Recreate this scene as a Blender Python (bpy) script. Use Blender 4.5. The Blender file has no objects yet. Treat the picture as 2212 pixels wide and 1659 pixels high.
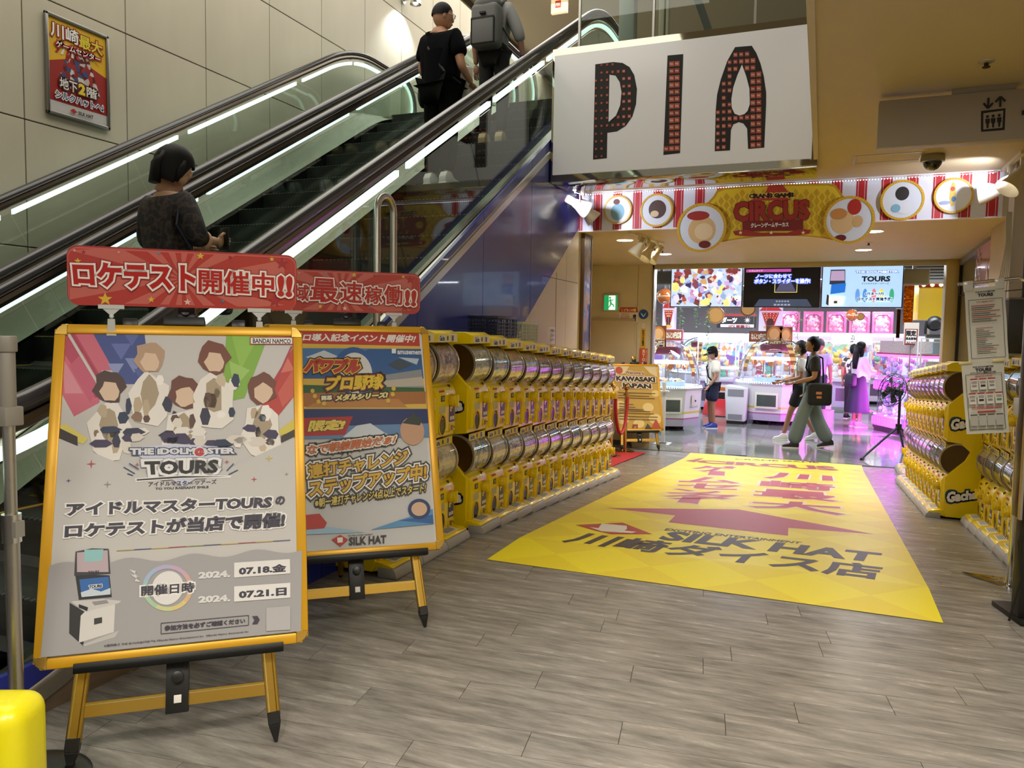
import bpy, bmesh, math, random
from math import sin, cos, pi, radians, atan2, sqrt, floor as ifloor
from mathutils import Vector, Matrix
random.seed(7)
SC = bpy.context.scene
COL = SC.collection
# ---------------------------------------------------------------- camera, world, lights, exposure
EYE = Vector((0, 0, 1.5)); FOC = 1650.0
PIT, ROL, YAW = radians(3.95), radians(0.95), radians(22.0)
_F = Vector((0, cos(PIT), -sin(PIT))); _R0 = Vector((1, 0, 0)); _U0 = _R0.cross(_F)
_R = cos(ROL)*_R0 + sin(ROL)*_U0; _U = -sin(ROL)*_R0 + cos(ROL)*_U0
_Z = Matrix.Rotation(YAW, 3, 'Z')
CF, CR, CU = _Z @ _F, _Z @ _R, _Z @ _U
cam = bpy.data.cameras.new('camera'); cam_o = bpy.data.objects.new('camera', cam); COL.objects.link(cam_o)
cam.sensor_width = 36; cam.lens = FOC/2212*36; cam.clip_start = .05; cam.clip_end = 200
m = Matrix((CR, CU, -CF)).transposed().to_4x4(); m.translation = EYE
cam_o.matrix_world = m; SC.camera = cam_o
w = bpy.data.worlds.new('world'); SC.world = w; w.use_nodes = True
w.node_tree.nodes['Background'].inputs[0].default_value = (1, .93, .82, 1)
w.node_tree.nodes['Background'].inputs[1].default_value = .30
SC.view_settings.view_transform = 'Standard'; SC.view_settings.look = 'None'
SC.view_settings.gamma = 1; SC.view_settings.use_curve_mapping = False
SC.view_settings.exposure = 0.0
try:
    SC.cycles.max_bounces = 8; SC.cycles.transparent_max_bounces = 24; SC.cycles.caustics_reflective = False
    SC.cycles.caustics_refractive = False; SC.cycles.sample_clamp_indirect = 6
except Exception: pass
def light(kind, name, loc, energy, color=(1, 1, 1), size=1, size_y=None, rot=(0, 0, 0), spot=None, blend=.5):
    l = bpy.data.lights.new(name, kind); l.energy = energy; l.color = color
    if kind == 'AREA':
        l.size = size
        if size_y: l.shape = 'RECTANGLE'; l.size_y = size_y
    elif kind in ('POINT', 'SPOT'): l.shadow_soft_size = size
    if spot: l.spot_size = radians(spot); l.spot_blend = blend
    o = bpy.data.objects.new(name, l); o.location = loc; o.rotation_euler = rot; COL.objects.link(o); return o
WARM = (1, .89, .74); NEUT = (1, .95, .86); COOL = (.86, .93, 1); PINK = (1, .25, .85); GREEN = (.80, 1, .90)
light('AREA', 'atrium_light', (-4.6, 5.5, 8.1), 330, NEUT, 4.5, 9)
light('AREA', 'atrium_light_far', (-5, 15, 8.1), 260, NEUT, 4, 8)
for i, (x, y) in enumerate([(.7, 1.6), (2.1, 3.0), (.9, 3.9), (-.9, .2), (1.2, -1.6), (-1.4, -2.2)]):
    light('SPOT', 'lobby_downlight', (x, y, 3.05), 105, WARM, .05, None, (0, 0, 0), 105, .6)
for x, y in [(-1.0, -.8), (.2, 1.0)]:
    light('AREA', 'lobby_panel_light', (x, y, 3.1), 62, NEUT, 1.2, 1.2)
for x, y in [(-2.2, 9.8), (-2.1, 11.6), (.49, 9.7), (.49, 11.7), (-.8, 10.6)]:
    light('SPOT', 'soffit_downlight', (x, y, 2.66), 105, WARM, .05, None, (0, 0, 0), 140, .7)
for x in (-5, -1.8, 1.4, 4.6):
    for y in (15.5, 19.5, 24):
        light('AREA', 'arcade_light', (x, y, 2.85), 95, COOL, 1.6, .5)
light('AREA', 'pink_neon_light', (1.2, 18.6, .25), 60, (1, .12, .8), 1.6, .8, (radians(90), 0, radians(60)))
light('AREA', 'pink_neon_light_low', (1.15, 17.2, -.2), 75, (.85, .12, 1), 1.6, .3, (radians(75), 0, radians(15)))
for x, y, tx in [(-2.6, 7.75, -1.9), (1.45, 8.05, .9)]:
    l = light('SPOT', 'banner_spot', (x, y, 2.95), 60, (.86, .88, 1), .04, None, (0, 0, 0), 110, .7)
    l.rotation_euler = (Vector((tx, 8.8, 2.9))-l.location).to_track_quat('-Z', 'Y').to_euler()

# ---------------------------------------------------------------- places: rays of the photograph met with real planes
def ray(x, y): return (CF*FOC + CR*(x-1106) - CU*(y-829.5))
def on_plane(x, y, p, n):
    d = ray(x, y); t = (Vector(p)-EYE).dot(n)/d.dot(n); return EYE + d*t
def at_x(x, y, X): return on_plane(x, y, (X, 0, 0), Vector((1, 0, 0)))
def at_y(x, y, Y): return on_plane(x, y, (0, Y, 0), Vector((0, 1, 0)))
def at_z(x, y, Z): return on_plane(x, y, (0, 0, Z), Vector((0, 0, 1)))
RY, RS, ZB = 5.1, .068, -.5          # ramp start, slope, arcade floor level
def fl(y): return 0.0 if y < RY else max(ZB, -RS*(y-RY))

# ---------------------------------------------------------------- materials
def lin(h):
    h = h.lstrip('#'); return tuple(((int(h[i:i+2], 16)/255+.055)/1.055)**2.4 if int(h[i:i+2], 16) > 10 else int(h[i:i+2], 16)/255/12.92 for i in (0, 2, 4))
_M = {}
def M(h, rough=.5, metal=0, emit=0, noise=0, nscale=8, bump=0, bscale=60, spec=.5, coat=0, stretch=None, name=None):
    key = (h, rough, metal, emit, noise, nscale, bump, bscale, spec, coat, stretch)
    if key in _M: return _M[key]
    mt = bpy.data.materials.new(name or 'surface_'+h.lstrip('#')); mt.use_nodes = True; nt = mt.node_tree
    b = nt.nodes['Principled BSDF']; c = lin(h)
    b.inputs['Base Color'].default_value = (*c, 1); b.inputs['Roughness'].default_value = rough
    b.inputs['Metallic'].default_value = metal; b.inputs['Specular IOR Level'].default_value = spec
    b.inputs['Coat Weight'].default_value = coat
    if emit:
        b.inputs['Emission Color'].default_value = (*c, 1); b.inputs['Emission Strength'].default_value = emit
    if noise or bump:
        tc = nt.nodes.new('ShaderNodeTexCoord'); mp = nt.nodes.new('ShaderNodeMapping')
        nt.links.new(tc.outputs['Object'], mp.inputs[0])
        if stretch: mp.inputs['Scale'].default_value = stretch
        n = nt.nodes.new('ShaderNodeTexNoise'); n.inputs['Scale'].default_value = nscale; n.inputs['Detail'].default_value = 5
        nt.links.new(mp.outputs[0], n.inputs['Vector'])
        if noise:
            r = nt.nodes.new('ShaderNodeMapRange'); r.inputs['From Min'].default_value = .3; r.inputs['From Max'].default_value = .7
            r.inputs['To Min'].default_value = 1-noise; r.inputs['To Max'].default_value = 1+noise
            nt.links.new(n.outputs['Fac'], r.inputs['Value'])
            mx = nt.nodes.new('ShaderNodeVectorMath'); mx.operation = 'MULTIPLY'; mx.inputs[0].default_value = c
            nt.links.new(r.outputs[0], mx.inputs[1]); nt.links.new(mx.outputs[0], b.inputs['Base Color'])
        if bump:
            n2 = nt.nodes.new('ShaderNodeTexNoise'); n2.inputs['Scale'].default_value = bscale; nt.links.new(mp.outputs[0], n2.inputs['Vector'])
            bp = nt.nodes.new('ShaderNodeBump'); bp.inputs['Strength'].default_value = bump; bp.inputs['Distance'].default_value = .01
            nt.links.new(n2.outputs['Fac'], bp.inputs['Height']); nt.links.new(bp.outputs[0], b.inputs['Normal'])
    _M[key] = mt; return mt
def glass(name, tint, gloss=1.0, ior=1.5, rough=.0):
    if name in _M: return _M[name]
    mt = bpy.data.materials.new(name); mt.use_nodes = True; nt = mt.node_tree; nt.nodes.clear()
    o = nt.nodes.new('ShaderNodeOutputMaterial'); mix = nt.nodes.new('ShaderNodeMixShader')
    t = nt.nodes.new('ShaderNodeBsdfTransparent'); t.inputs[0].default_value = (*tint, 1)
    g = nt.nodes.new('ShaderNodeBsdfGlossy'); g.inputs['Roughness'].default_value = rough
    f = nt.nodes.new('ShaderNodeLayerWeight'); pw = nt.nodes.new('ShaderNodeMath'); pw.operation = 'POWER'; pw.inputs[1].default_value = 4.2
    mu = nt.nodes.new('ShaderNodeMath'); mu.operation = 'MULTIPLY_ADD'; mu.inputs[1].default_value = .9*gloss; mu.inputs[2].default_value = .035*gloss; mu.use_clamp = True
    nt.links.new(f.outputs['Facing'], pw.inputs[0]); nt.links.new(pw.outputs[0], mu.inputs[0]); nt.links.new(mu.outputs[0], mix.inputs[0])
    nt.links.new(t.outputs[0], mix.inputs[1]); nt.links.new(g.outputs[0], mix.inputs[2]); nt.links.new(mix.outputs[0], o.inputs[0])
    _M[name] = mt; return mt
def speckle(name, cols, scale, rough=.4, emit=0, smooth=False, stretch=(1, 1, 1), coord='Object', tex='VORONOI', detail=2):
    """a print of many small coloured patches"""
    if name in _M: return _M[name]
    mt = bpy.data.materials.new(name); mt.use_nodes = True; nt = mt.node_tree; b = nt.nodes['Principled BSDF']
    tc = nt.nodes.new('ShaderNodeTexCoord'); mp = nt.nodes.new('ShaderNodeMapping'); mp.inputs['Scale'].default_value = stretch
    nt.links.new(tc.outputs[coord], mp.inputs[0])
    if tex == 'VORONOI':
        v = nt.nodes.new('ShaderNodeTexVoronoi'); v.inputs['Scale'].default_value = scale; out = v.outputs['Color']
        nt.links.new(mp.outputs[0], v.inputs['Vector']); sx = nt.nodes.new('ShaderNodeSeparateColor'); nt.links.new(out, sx.inputs[0]); fac = sx.outputs[0]
    else:
        v = nt.nodes.new('ShaderNodeTexNoise'); v.inputs['Scale'].default_value = scale; v.inputs['Detail'].default_value = detail
        nt.links.new(mp.outputs[0], v.inputs['Vector'])
        r = nt.nodes.new('ShaderNodeMapRange'); r.inputs['From Min'].default_value = .3; r.inputs['From Max'].default_value = .7
        nt.links.new(v.outputs['Fac'], r.inputs['Value']); fac = r.outputs[0]
    cr = nt.nodes.new('ShaderNodeValToRGB'); e = cr.color_ramp; e.interpolation = 'LINEAR' if smooth else 'CONSTANT'
    for i, h in enumerate(cols):
        p = i/len(cols) if not smooth else i/(len(cols)-1)
        el = e.elements[i] if i < 2 else e.elements.new(p)
        el.position = p; el.color = (*lin(h), 1)
    nt.links.new(fac, cr.inputs[0]); nt.links.new(cr.outputs[0], b.inputs['Base Color']); b.inputs['Roughness'].default_value = rough
    if emit:
        nt.links.new(cr.outputs[0], b.inputs['Emission Color']); b.inputs['Emission Strength'].default_value = emit
    _M[name] = mt; return mt

# ---------------------------------------------------------------- mesh builder
class MB:
    def __init__(s): s.v = []; s.f = []; s.mi = []; s.mats = []
    def _m(s, mat):
        if mat not in s.mats: s.mats.append(mat)
        return s.mats.index(mat)
    def add(s, vs, fs, mat, T=None):
        k = len(s.v); i = s._m(mat)
        s.v += [tuple(T @ Vector(v)) if T else tuple(v) for v in vs]
        for f in fs: s.f.append([a+k for a in f]); s.mi.append(i)
        return s
    def box(s, a, b, mat, T=None, taper=None):
        x0, y0, z0 = a; x1, y1, z1 = b
        v = [(x0, y0, z0), (x1, y0, z0), (x1, y1, z0), (x0, y1, z0), (x0, y0, z1), (x1, y0, z1), (x1, y1, z1), (x0, y1, z1)]
        return s.add(v, [(0, 3, 2, 1), (4, 5, 6, 7), (0, 1, 5, 4), (1, 2, 6, 5), (2, 3, 7, 6), (3, 0, 4, 7)], mat, T)
    def prism(s, poly, axis, a, b, mat, T=None):
        """polygon in the plane across the axis, pushed from a to b"""
        n = len(poly); P = []
        for t in (a, b):
            for (u, v) in poly:
                P.append({'x': (t, u, v), 'y': (u, t, v), 'z': (u, v, t)}[axis])
        f = [list(range(n))[::-1], list(range(n, 2*n))]
        for i in range(n): j = (i+1) % n; f.append([i, j, j+n, i+n])
        return s.add(P, f, mat, T)
    def cyl(s, p, q, r, mat, n=16, r2=None, T=None, caps=True):
        p, q = Vector(p), Vector(q); d = (q-p).normalized(); r2 = r if r2 is None else r2
        a = d.orthogonal().normalized(); b = d.cross(a); V = []
        for c, rr in ((p, r), (q, r2)):
            for i in range(n):
                t = 2*pi*i/n; V.append(c + a*rr*cos(t) + b*rr*sin(t))
        f = [[i, (i+1) % n, (i+1) % n+n, i+n] for i in range(n)]
        if caps: f += [list(range(n))[::-1], list(range(n, 2*n))]
        return s.add(V, f, mat, T)
    def tube(s, pts, r, mat, n=10, T=None, rx=None, closed=False):
        """tube along points; rx gives (side, up) radii as an oval"""
        pts = [Vector(p) for p in pts]; V = []; N = len(pts); ra, rb = rx if rx else (r, r)
        prev = None
        for i, p in enumerate(pts):
            if closed: d = (pts[(i+1) % N]-pts[i-1])
            else: d = pts[min(i+1, N-1)]-pts[max(i-1, 0)]
            d.normalize()
            if prev is None:
                a = d.cross(Vector((0, 0, 1)))
                if a.length < .1: a = d.cross(Vector((0, 1, 0)))
            else: a = prev - d*prev.dot(d)
            a.normalize(); prev = a; b = d.cross(a)
            k = r[i] if isinstance(r, (list, tuple)) else None
            for j in range(n):
                t = 2*pi*j/n
                V.append(p + a*(k or ra)*cos(t) + b*(k or rb)*sin(t))
        f = []
        for i in range(N if closed else N-1):
            for j in range(n):
                i2 = (i+1) % N
                f.append([i*n+j, i*n+(j+1) % n, i2*n+(j+1) % n, i2*n+j])
        if not closed: f += [list(range(n))[::-1], [(N-1)*n+j for j in range(n)]]
        return s.add(V, f, mat, T)
    def lathe(s, prof, mat, n=24, T=None):
        V = []; m_ = len(prof)
        for (r, z) in prof:
            for i in range(n): t = 2*pi*i/n; V.append((r*cos(t), r*sin(t), z))
        f = [[k*n+i, k*n+(i+1) % n, (k+1)*n+(i+1) % n, (k+1)*n+i] for k in range(m_-1) for i in range(n)]
        if prof[0][0] > 1e-4: f.append(list(range(n))[::-1])
        if prof[-1][0] > 1e-4: f.append([(m_-1)*n+i for i in range(n)])
        return s.add(V, f, mat, T)
    def ball(s, c, r, mat, n=16, m_=10, T=None, sq=(1, 1, 1)):
        c = Vector(c); V = []; f = []
        for k in range(1, m_):
            a = pi*k/m_
            for i in range(n): t = 2*pi*i/n; V.append(c+Vector((r*sq[0]*sin(a)*cos(t), r*sq[1]*sin(a)*sin(t), r*sq[2]*cos(a))))
        V += [c+Vector((0, 0, r*sq[2])), c-Vector((0, 0, r*sq[2]))]; a, b = len(V)-2, len(V)-1
        for k in range(m_-2):
            for i in range(n): f.append([k*n+i, (k+1)*n+i, (k+1)*n+(i+1) % n, k*n+(i+1) % n])
        for i in range(n): f.append([a, i, (i+1) % n]); f.append([b, (m_-2)*n+(i+1) % n, (m_-2)*n+i])
        return s.add(V, f, mat, T)
    def build(s, name, parent=None, bevel=0, smooth=True, loc=None, rot=None, seg=2, kind=None, soft=False):
        me = bpy.data.meshes.new(name); me.from_pydata([tuple(v) for v in s.v], [], s.f)
        for mt in s.mats: me.materials.append(mt)
        me.polygons.foreach_set('material_index', s.mi); me.update()
        if bevel:
            bm = bmesh.new(); bm.from_mesh(me)
            bmesh.ops.recalc_face_normals(bm, faces=bm.faces)
            ed = [e for e in bm.edges if len(e.link_faces) == 2 and e.calc_face_angle(0) > .5]
            bmesh.ops.bevel(bm, geom=ed, offset=bevel, segments=seg, profile=.5, affect='EDGES', clamp_overlap=True)
            bm.to_mesh(me); bm.free()
        if smooth:
            me.polygons.foreach_set('use_smooth', [True]*len(me.polygons))
            if not soft: me.set_sharp_from_angle(angle=radians(38))
        return link(name, me, parent, loc, rot, kind)
def link(name, me, parent=None, loc=None, rot=None, kind=None):
    o = bpy.data.objects.new(name, me); COL.objects.link(o); o.parent = parent
    if loc is not None: o.location = loc
    if rot is not None: o.rotation_euler = rot
    if kind: o['kind'] = kind
    return o
def thing(name, label, cat, loc=(0, 0, 0), rz=0, group=None, rot=None):
    o = bpy.data.objects.new(name, None); COL.objects.link(o); o.location = loc; o.rotation_euler = rot or (0, 0, rz)
    o.empty_display_size = .1; o['label'] = label; o['category'] = cat
    if group: o['group'] = group
    return o
def tag(o, label, cat, group=None):
    o['label'] = label; o['category'] = cat
    if group: o['group'] = group
    return o
KIDS = {}
def kids(o):
    return [c for c in bpy.data.objects if c.parent == o]
def tree(o): return (o, [tree(c) for c in kids(o)])
def dup(tr, parent=None, loc=None, rz=None, label=None, group=None):
    o, ch = tr; c = o.copy(); COL.objects.link(c)
    if parent is not None: c.parent = parent
    if loc is not None: c.location = loc
    if rz is not None: c.rotation_euler = (0, 0, rz)
    if label: c['label'] = label
    if group: c['group'] = group
    for t in ch: dup(t, c)
    return c
def T_(loc=(0, 0, 0), rot=(0, 0, 0), sc=(1, 1, 1)):
    from mathutils import Euler
    return Matrix.Translation(loc) @ Euler(rot).to_matrix().to_4x4() @ Matrix.Diagonal((*sc, 1))

# ---------------------------------------------------------------- printed flat artwork
_TX = {}
def glyphs(s, d, res=2):
    k = (s, round(d, 4), res)
    if k not in _TX:
        c = bpy.data.curves.new('t', 'FONT'); c.body = s; c.resolution_u = res; c.size = 1
        if d > 0: c.bevel_depth = d; c.bevel_resolution = 0; c.fill_mode = 'FRONT'
        o = bpy.data.objects.new('t', c); me = bpy.data.meshes.new_from_object(o)
        _TX[k] = ([(v.co.x, v.co.y) for v in me.vertices], [tuple(p.vertices) for p in me.polygons])
        bpy.data.meshes.remove(me); bpy.data.objects.remove(o); bpy.data.curves.remove(c)
    return _TX[k]
class Art:
    """flat print on a plane: o origin, a right, b up, n towards the viewer. Shapes in plane metres, or through P() from photo pixels"""
    def __init__(s, o, a, b, dz=.0004, rough=.5, emit=0, z0=.0006, off=(0, 0)):
        s.o, s.a, s.b = Vector(o), Vector(a).normalized(), Vector(b).normalized(); s.n = s.a.cross(s.b)
        s.z = z0; s.dz = dz; s.flat = 0; s.mb = MB(); s.rough = rough; s.emit = emit; s.off = off
    def P(s, x, y):
        x += s.off[0]; y += s.off[1]
        q = on_plane(x, y, s.o, s.n)-s.o; return (q.dot(s.a), q.dot(s.b))
    def mat(s, h): return h if not isinstance(h, str) else M(h, s.rough, 0, s.emit)
    def lay(s, pts, faces, h, z=None):
        if z is None: s.z += s.dz; z = s.z
        s.mb.add([(u, v, z) for u, v in pts], faces, s.mat(h)); return s
    def poly(s, pts, h, px=True):
        if px: pts = [s.P(*p) for p in pts]
        return s.lay(pts, [list(range(len(pts)))], h)
    def quad(s, x0, y0, x1, y1, h, px=True):
        if px: return s.poly([(x0, y1), (x1, y1), (x1, y0), (x0, y0)], h)
        return s.lay([(x0, y0), (x1, y0), (x1, y1), (x0, y1)], [[0, 1, 2, 3]], h)
    def ell(s, cx, cy, rx, ry, h, n=28, px=True, a0=0, a1=2*pi):
        if px:
            c = s.P(cx, cy); e = s.P(cx+rx, cy); g = s.P(cx, cy-ry); cx, cy = c; rx = sqrt((e[0]-c[0])**2+(e[1]-c[1])**2); ry = sqrt((g[0]-c[0])**2+(g[1]-c[1])**2)
        return s.lay([(cx+rx*cos(a0+(a1-a0)*i/n), cy+ry*sin(a0+(a1-a0)*i/n)) for i in range(n)], [list(range(n))], h)
    def star(s, cx, cy, r, h, n=5, k=.42, rot=0, px=True):
        if px: c = s.P(cx, cy); e = s.P(cx+r, cy); cx, cy = c; r = abs(e[0]-c[0])
        pts = [(cx+(r if i % 2 == 0 else r*k)*sin(rot+pi*i/n), cy+(r if i % 2 == 0 else r*k)*cos(rot+pi*i/n)) for i in range(2*n)]
        return s.lay(pts+[(cx, cy)], [[i, (i+1) % (2*n), 2*n][::-1] for i in range(2*n)], h)
    def line(s, x0, y0, x1, y1, w, h, px=True):
        a = Vector(s.P(x0, y0) if px else (x0, y0)); b = Vector(s.P(x1, y1) if px else (x1, y1)); d = (b-a).normalized(); q = Vector((-d.y, d.x))*w/2
        return s.lay([a-q, b-q, b+q, a+q], [[0, 1, 2, 3]], h)
    def text(s, t, q, h, w=.03, out=(), px=True, shear=0, res=2):
        if s.flat: s.z = s.flat
        """t fitted into q = four corners bottom-left, bottom-right, top-right, top-left (or x0,y0,x1,y1 with y up)"""
        if len(q) == 4 and not hasattr(q[0], '__len__'):
            x0, y0, x1, y1 = q; q = [(x0, y1), (x1, y1), (x1, y0), (x0, y0)] if px else [(x0, y0), (x1, y0), (x1, y1), (x0, y1)]
        if px: q = [s.P(*p) for p in q]
        V, _ = glyphs(t, w, res)
        if not V: return s
        mx = [min(v[0] for v in V), max(v[0] for v in V)]; my = [min(v[1] for v in V), max(v[1] for v in V)]
        W = sqrt((q[1][0]-q[0][0])**2+(q[1][1]-q[0][1])**2); H = sqrt((q[3][0]-q[0][0])**2+(q[3][1]-q[0][1])**2)
        sx, sy = W/max(mx[1]-mx[0], 1e-6), H/max(my[1]-my[0], 1e-6); sc = (sx+sy)/2
        def tf(v):
            u, k = (v[0]-mx[0])/(mx[1]-mx[0]), (v[1]-my[0])/(my[1]-my[0]); u += shear*(k-.5)*H/W
            return tuple((q[0][i]*(1-u)+q[1][i]*u)*(1-k)+(q[3][i]*(1-u)+q[2][i]*u)*k for i in (0, 1))
        for d, hh in sorted(out, key=lambda e: -e[0]):
            v, f = glyphs(t, w+d/sc, res); s.lay([tf(p) for p in v], f, hh)
        v, f = glyphs(t, w, res); return s.lay([tf(p) for p in v], f, h)
    def build(s, name, parent=None, local=True):
        o = s.mb.build(name, parent, smooth=False)
        if not local:
            mw = Matrix((s.a, s.b, s.n)).transposed().to_4x4(); mw.translation = s.o; o.matrix_world = mw
        return o
def frame_mat(o, a, b):
    a, b = Vector(a).normalized(), Vector(b).normalized(); n = a.cross(b)
    mw = Matrix((a, b, n)).transposed().to_4x4(); mw.translation = Vector(o); return mw

CHROME = M('#d8d8d6', .14, 1); STEEL = M('#b9b6ae', .32, 1, bump=.05, bscale=200, stretch=(1, .02, 1)); BLACK = M('#121212', .45); RUBBER = M('#1c1c1d', .35)
GOLD = M('#c9a248', .3, .9); GOLDP = M('#dba41e', .35, .25); YEL = M('#f2d406', .28, coat=.3); CREAM = M('#cfc5ae', .55, noise=.05, nscale=3)
# ================================================================ SETTING
def struct(mb, name, parent=None, **k):
    o = mb.build(name, parent, **k)
    if parent is None: o['kind'] = 'structure'
    return o
def plank_mat(name, cols):
    mt = bpy.data.materials.new(name); mt.use_nodes = True; nt = mt.node_tree; b = nt.nodes['Principled BSDF']
    tc = nt.nodes.new('ShaderNodeTexCoord'); mp = nt.nodes.new('ShaderNodeMapping'); mp.inputs['Rotation'].default_value = (0, 0, radians(8.24)); mp.inputs['Scale'].default_value = (1.4, 9, 1)
    ob = nt.nodes.new('ShaderNodeObjectInfo'); vm = nt.nodes.new('ShaderNodeVectorMath'); vm.operation = 'ADD'
    sc = nt.nodes.new('ShaderNodeVectorMath'); sc.operation = 'SCALE'; sc.inputs['Scale'].default_value = 37
    nt.links.new(ob.outputs['Random'], sc.inputs[0]); nt.links.new(tc.outputs['Object'], mp.inputs[0])
    nt.links.new(mp.outputs[0], vm.inputs[0]); nt.links.new(sc.outputs[0], vm.inputs[1])
    n = nt.nodes.new('ShaderNodeTexNoise'); n.inputs['Scale'].default_value = 2.2; n.inputs['Detail'].default_value = 9; n.inputs['Roughness'].default_value = .68
    nt.links.new(vm.outputs[0], n.inputs['Vector'])
    cr = nt.nodes.new('ShaderNodeValToRGB'); e = cr.color_ramp
    e.elements[0].position = .30; e.elements[0].color = (*lin(cols[0]), 1); e.elements[1].position = .72; e.elements[1].color = (*lin(cols[2]), 1)
    x = e.elements.new(.5); x.color = (*lin(cols[1]), 1)
    nt.links.new(n.outputs['Fac'], cr.inputs[0]); nt.links.new(cr.outputs[0], b.inputs['Base Color'])
    r = nt.nodes.new('ShaderNodeMapRange'); r.inputs['To Min'].default_value = .16; r.inputs['To Max'].default_value = .34
    nt.links.new(n.outputs['Fac'], r.inputs['Value']); nt.links.new(r.outputs[0], b.inputs['Roughness'])
    bp = nt.nodes.new('ShaderNodeBump'); bp.inputs['Strength'].default_value = .12; bp.inputs['Distance'].default_value = .004
    nt.links.new(n.outputs['Fac'], bp.inputs['Height']); nt.links.new(bp.outputs[0], b.inputs['Normal'])
    return mt
# ---- floor: dark bed, planks laid on it, ramp going down, tiles of the arcade beyond
ys = [-4, RY, RY-ZB/RS, 13.05]; bed = MB(); JOINT = M('#3a352e', .8)
V = []
for y in ys: V += [(-7, y, fl(y)-.004), (4, y, fl(y)-.004)]
bed.add(V, [(0, 1, 3, 2), (2, 3, 5, 4), (4, 5, 7, 6)], JOINT)
bed.add([(-8, 13.05, ZB-.004), (9, 13.05, ZB-.004), (9, 29, ZB-.004), (-8, 29, ZB-.004)], [(0, 1, 2, 3)], M('#2c2f30', .6))
floor_o = struct(bed, 'floor', smooth=False)
PL = plank_mat('plank_laminate', ('#66625c', '#89847c', '#a8a299'))
th = radians(-8.24); pu = Vector((cos(th), -sin(th))); pv = Vector((sin(th), cos(th)))
PW, PLN, VB = .1715, 1.05, 2.5433
known = {-1: -.971, 0: -.567, 1: -.243, 2: -.908, 3: -.629, 4: -.245, 5: -.989}
def uv2(u, v): p = pu*u + pv*v; return p.x, p.y
def plank_mesh(mb, u0, u1, v0, v1):
    g = .0012; n = 3; V = []; u0 += g; u1 -= g; v0 += g; v1 -= g
    for i in range(n+1):
        u = u0+(u1-u0)*i/n
        for v in (v0, v1): x, y = uv2(u, v); V.append((x, y, fl(y)))
    k = len(V); V += [(x, y, z-.0045) for x, y, z in V]
    f = [(2*i, 2*i+2, 2*i+3, 2*i+1) for i in range(n)] + [(2*i, 2*i+k, 2*i+2+k, 2*i+2) for i in range(n)] + [(2*i+1, 2*i+3, 2*i+3+k, 2*i+1+k) for i in range(n)] + [(0, 1, 1+k, k), (2*n, 2*n+k, 2*n+1+k, 2*n+1)]
    mb.add(V, f, PL)
cands = []
for row in range(-22, 66):
    v0 = VB + row*PW
    off = known.get(row, random.random()*PLN)
    for j in range(-9, 9):
        u0 = off + j*PLN; cx, cy = uv2(u0+PLN/2, v0+PW/2)
        if cx < -3.6 or cx > 3.0 or cy < .6 or cy > 13.0: continue
        if cx > 2.4 and cy > 3: continue
        if cy > 5 and (cx < -3.6 or cx > 2.4): continue
        P = Vector((cx, cy, fl(cy)))-EYE; dpt = P.dot(CF)
        if dpt < .3: continue
        px = 1106+FOC*P.dot(CR)/dpt; py = 829.5-FOC*P.dot(CU)/dpt
        vis = -350 < px < 2560 and py < 1800
        hid = -1.85 < cx < .52 and cy > 4.9
        if vis and not hid: cands.append((dpt, u0, u0+PLN, v0, v0+PW))
        elif vis or cy < 5: cands.append((99+dpt, u0, u0+PLN, v0, v0+PW))
cands.sort(); rest = MB()
for i, (d, a, b, c, e) in enumerate(cands):
    if i < 298 and d < 99:
        mb = MB(); plank_mesh(mb, a, b, c, e); mb.build('plank', floor_o, smooth=False)
    else: plank_mesh(rest, a, b, c, e)
rest.build('plank_field', floor_o, smooth=False, kind='stuff')
TILE = M('#7d827c', .08, noise=.22, nscale=3.0, bump=.06, bscale=12)
TILE2 = M('#8f938c', .09, noise=.2, nscale=4.0, bump=.06, bscale=12)
tm = None
for i in range(-8, 9):
    for j in range(20):
        x = -4.6+ (i+8)*.6; y = 13.06+j*.6
        if x > 3.4 or y > 24: continue
        if tm is None:
            mb = MB().box((.0015, .0015, -.004), (.5985, .5985, 0), TILE); t0 = mb.build('floor_tile', floor_o, loc=(x, y, ZB), smooth=False); tm = t0.data
            tm2 = tm.copy(); tm2.materials[0] = TILE2
        else: link('floor_tile', tm if (i*7+j*3) % 5 else tm2, floor_o, (x, y, ZB))

# ---- left wall: pale stone panels with recessed joints
WALLP = M('#c7c0aa', .42, noise=.07, nscale=1.6, bump=.02, bscale=9, stretch=(1, 1, .35)); GAP = M('#5f5849', .8)
wl = struct(MB().box((-7.15, -3, -.1), (-7.012, 27, 8.3), GAP), 'wall_left', smooth=False)
pm = None
for k in range(-7, 19):
    y0 = 5.042+1.1466*(k-0)
    for r in range(-1, 5):
        z0 = 3.405+1.186*(r-1)
        if z0 > 8.25 or z0 < 0: continue
        h = min(1.186, 8.3-z0)
        if pm is None or h < 1.18:
            o = MB().box((-.03, .006, .006), (.012, 1.1406, h-.006), WALLP).build('wall_panel', wl, bevel=.003, seg=1, loc=(-7.01, y0, z0), smooth=False)
            if h > 1.18: pm = o.data
        else: link('wall_panel', pm, wl, (-7.01, y0, z0))
WP = M('#c9bda1', .5, noise=.05, nscale=2)
struct(MB().box((-7.1, 26.8, 4.5), (4, 27, 8.4), CREAM), 'wall_back', smooth=False)
CEIL = M('#c2b292', .6, noise=.02, nscale=1.5); CEILP = M('#c9bda8', .6)
struct(MB().box((-7.2, -4, 8.3), (4.2, 27, 8.45), CEILP), 'ceiling_atrium', smooth=False)
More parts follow.
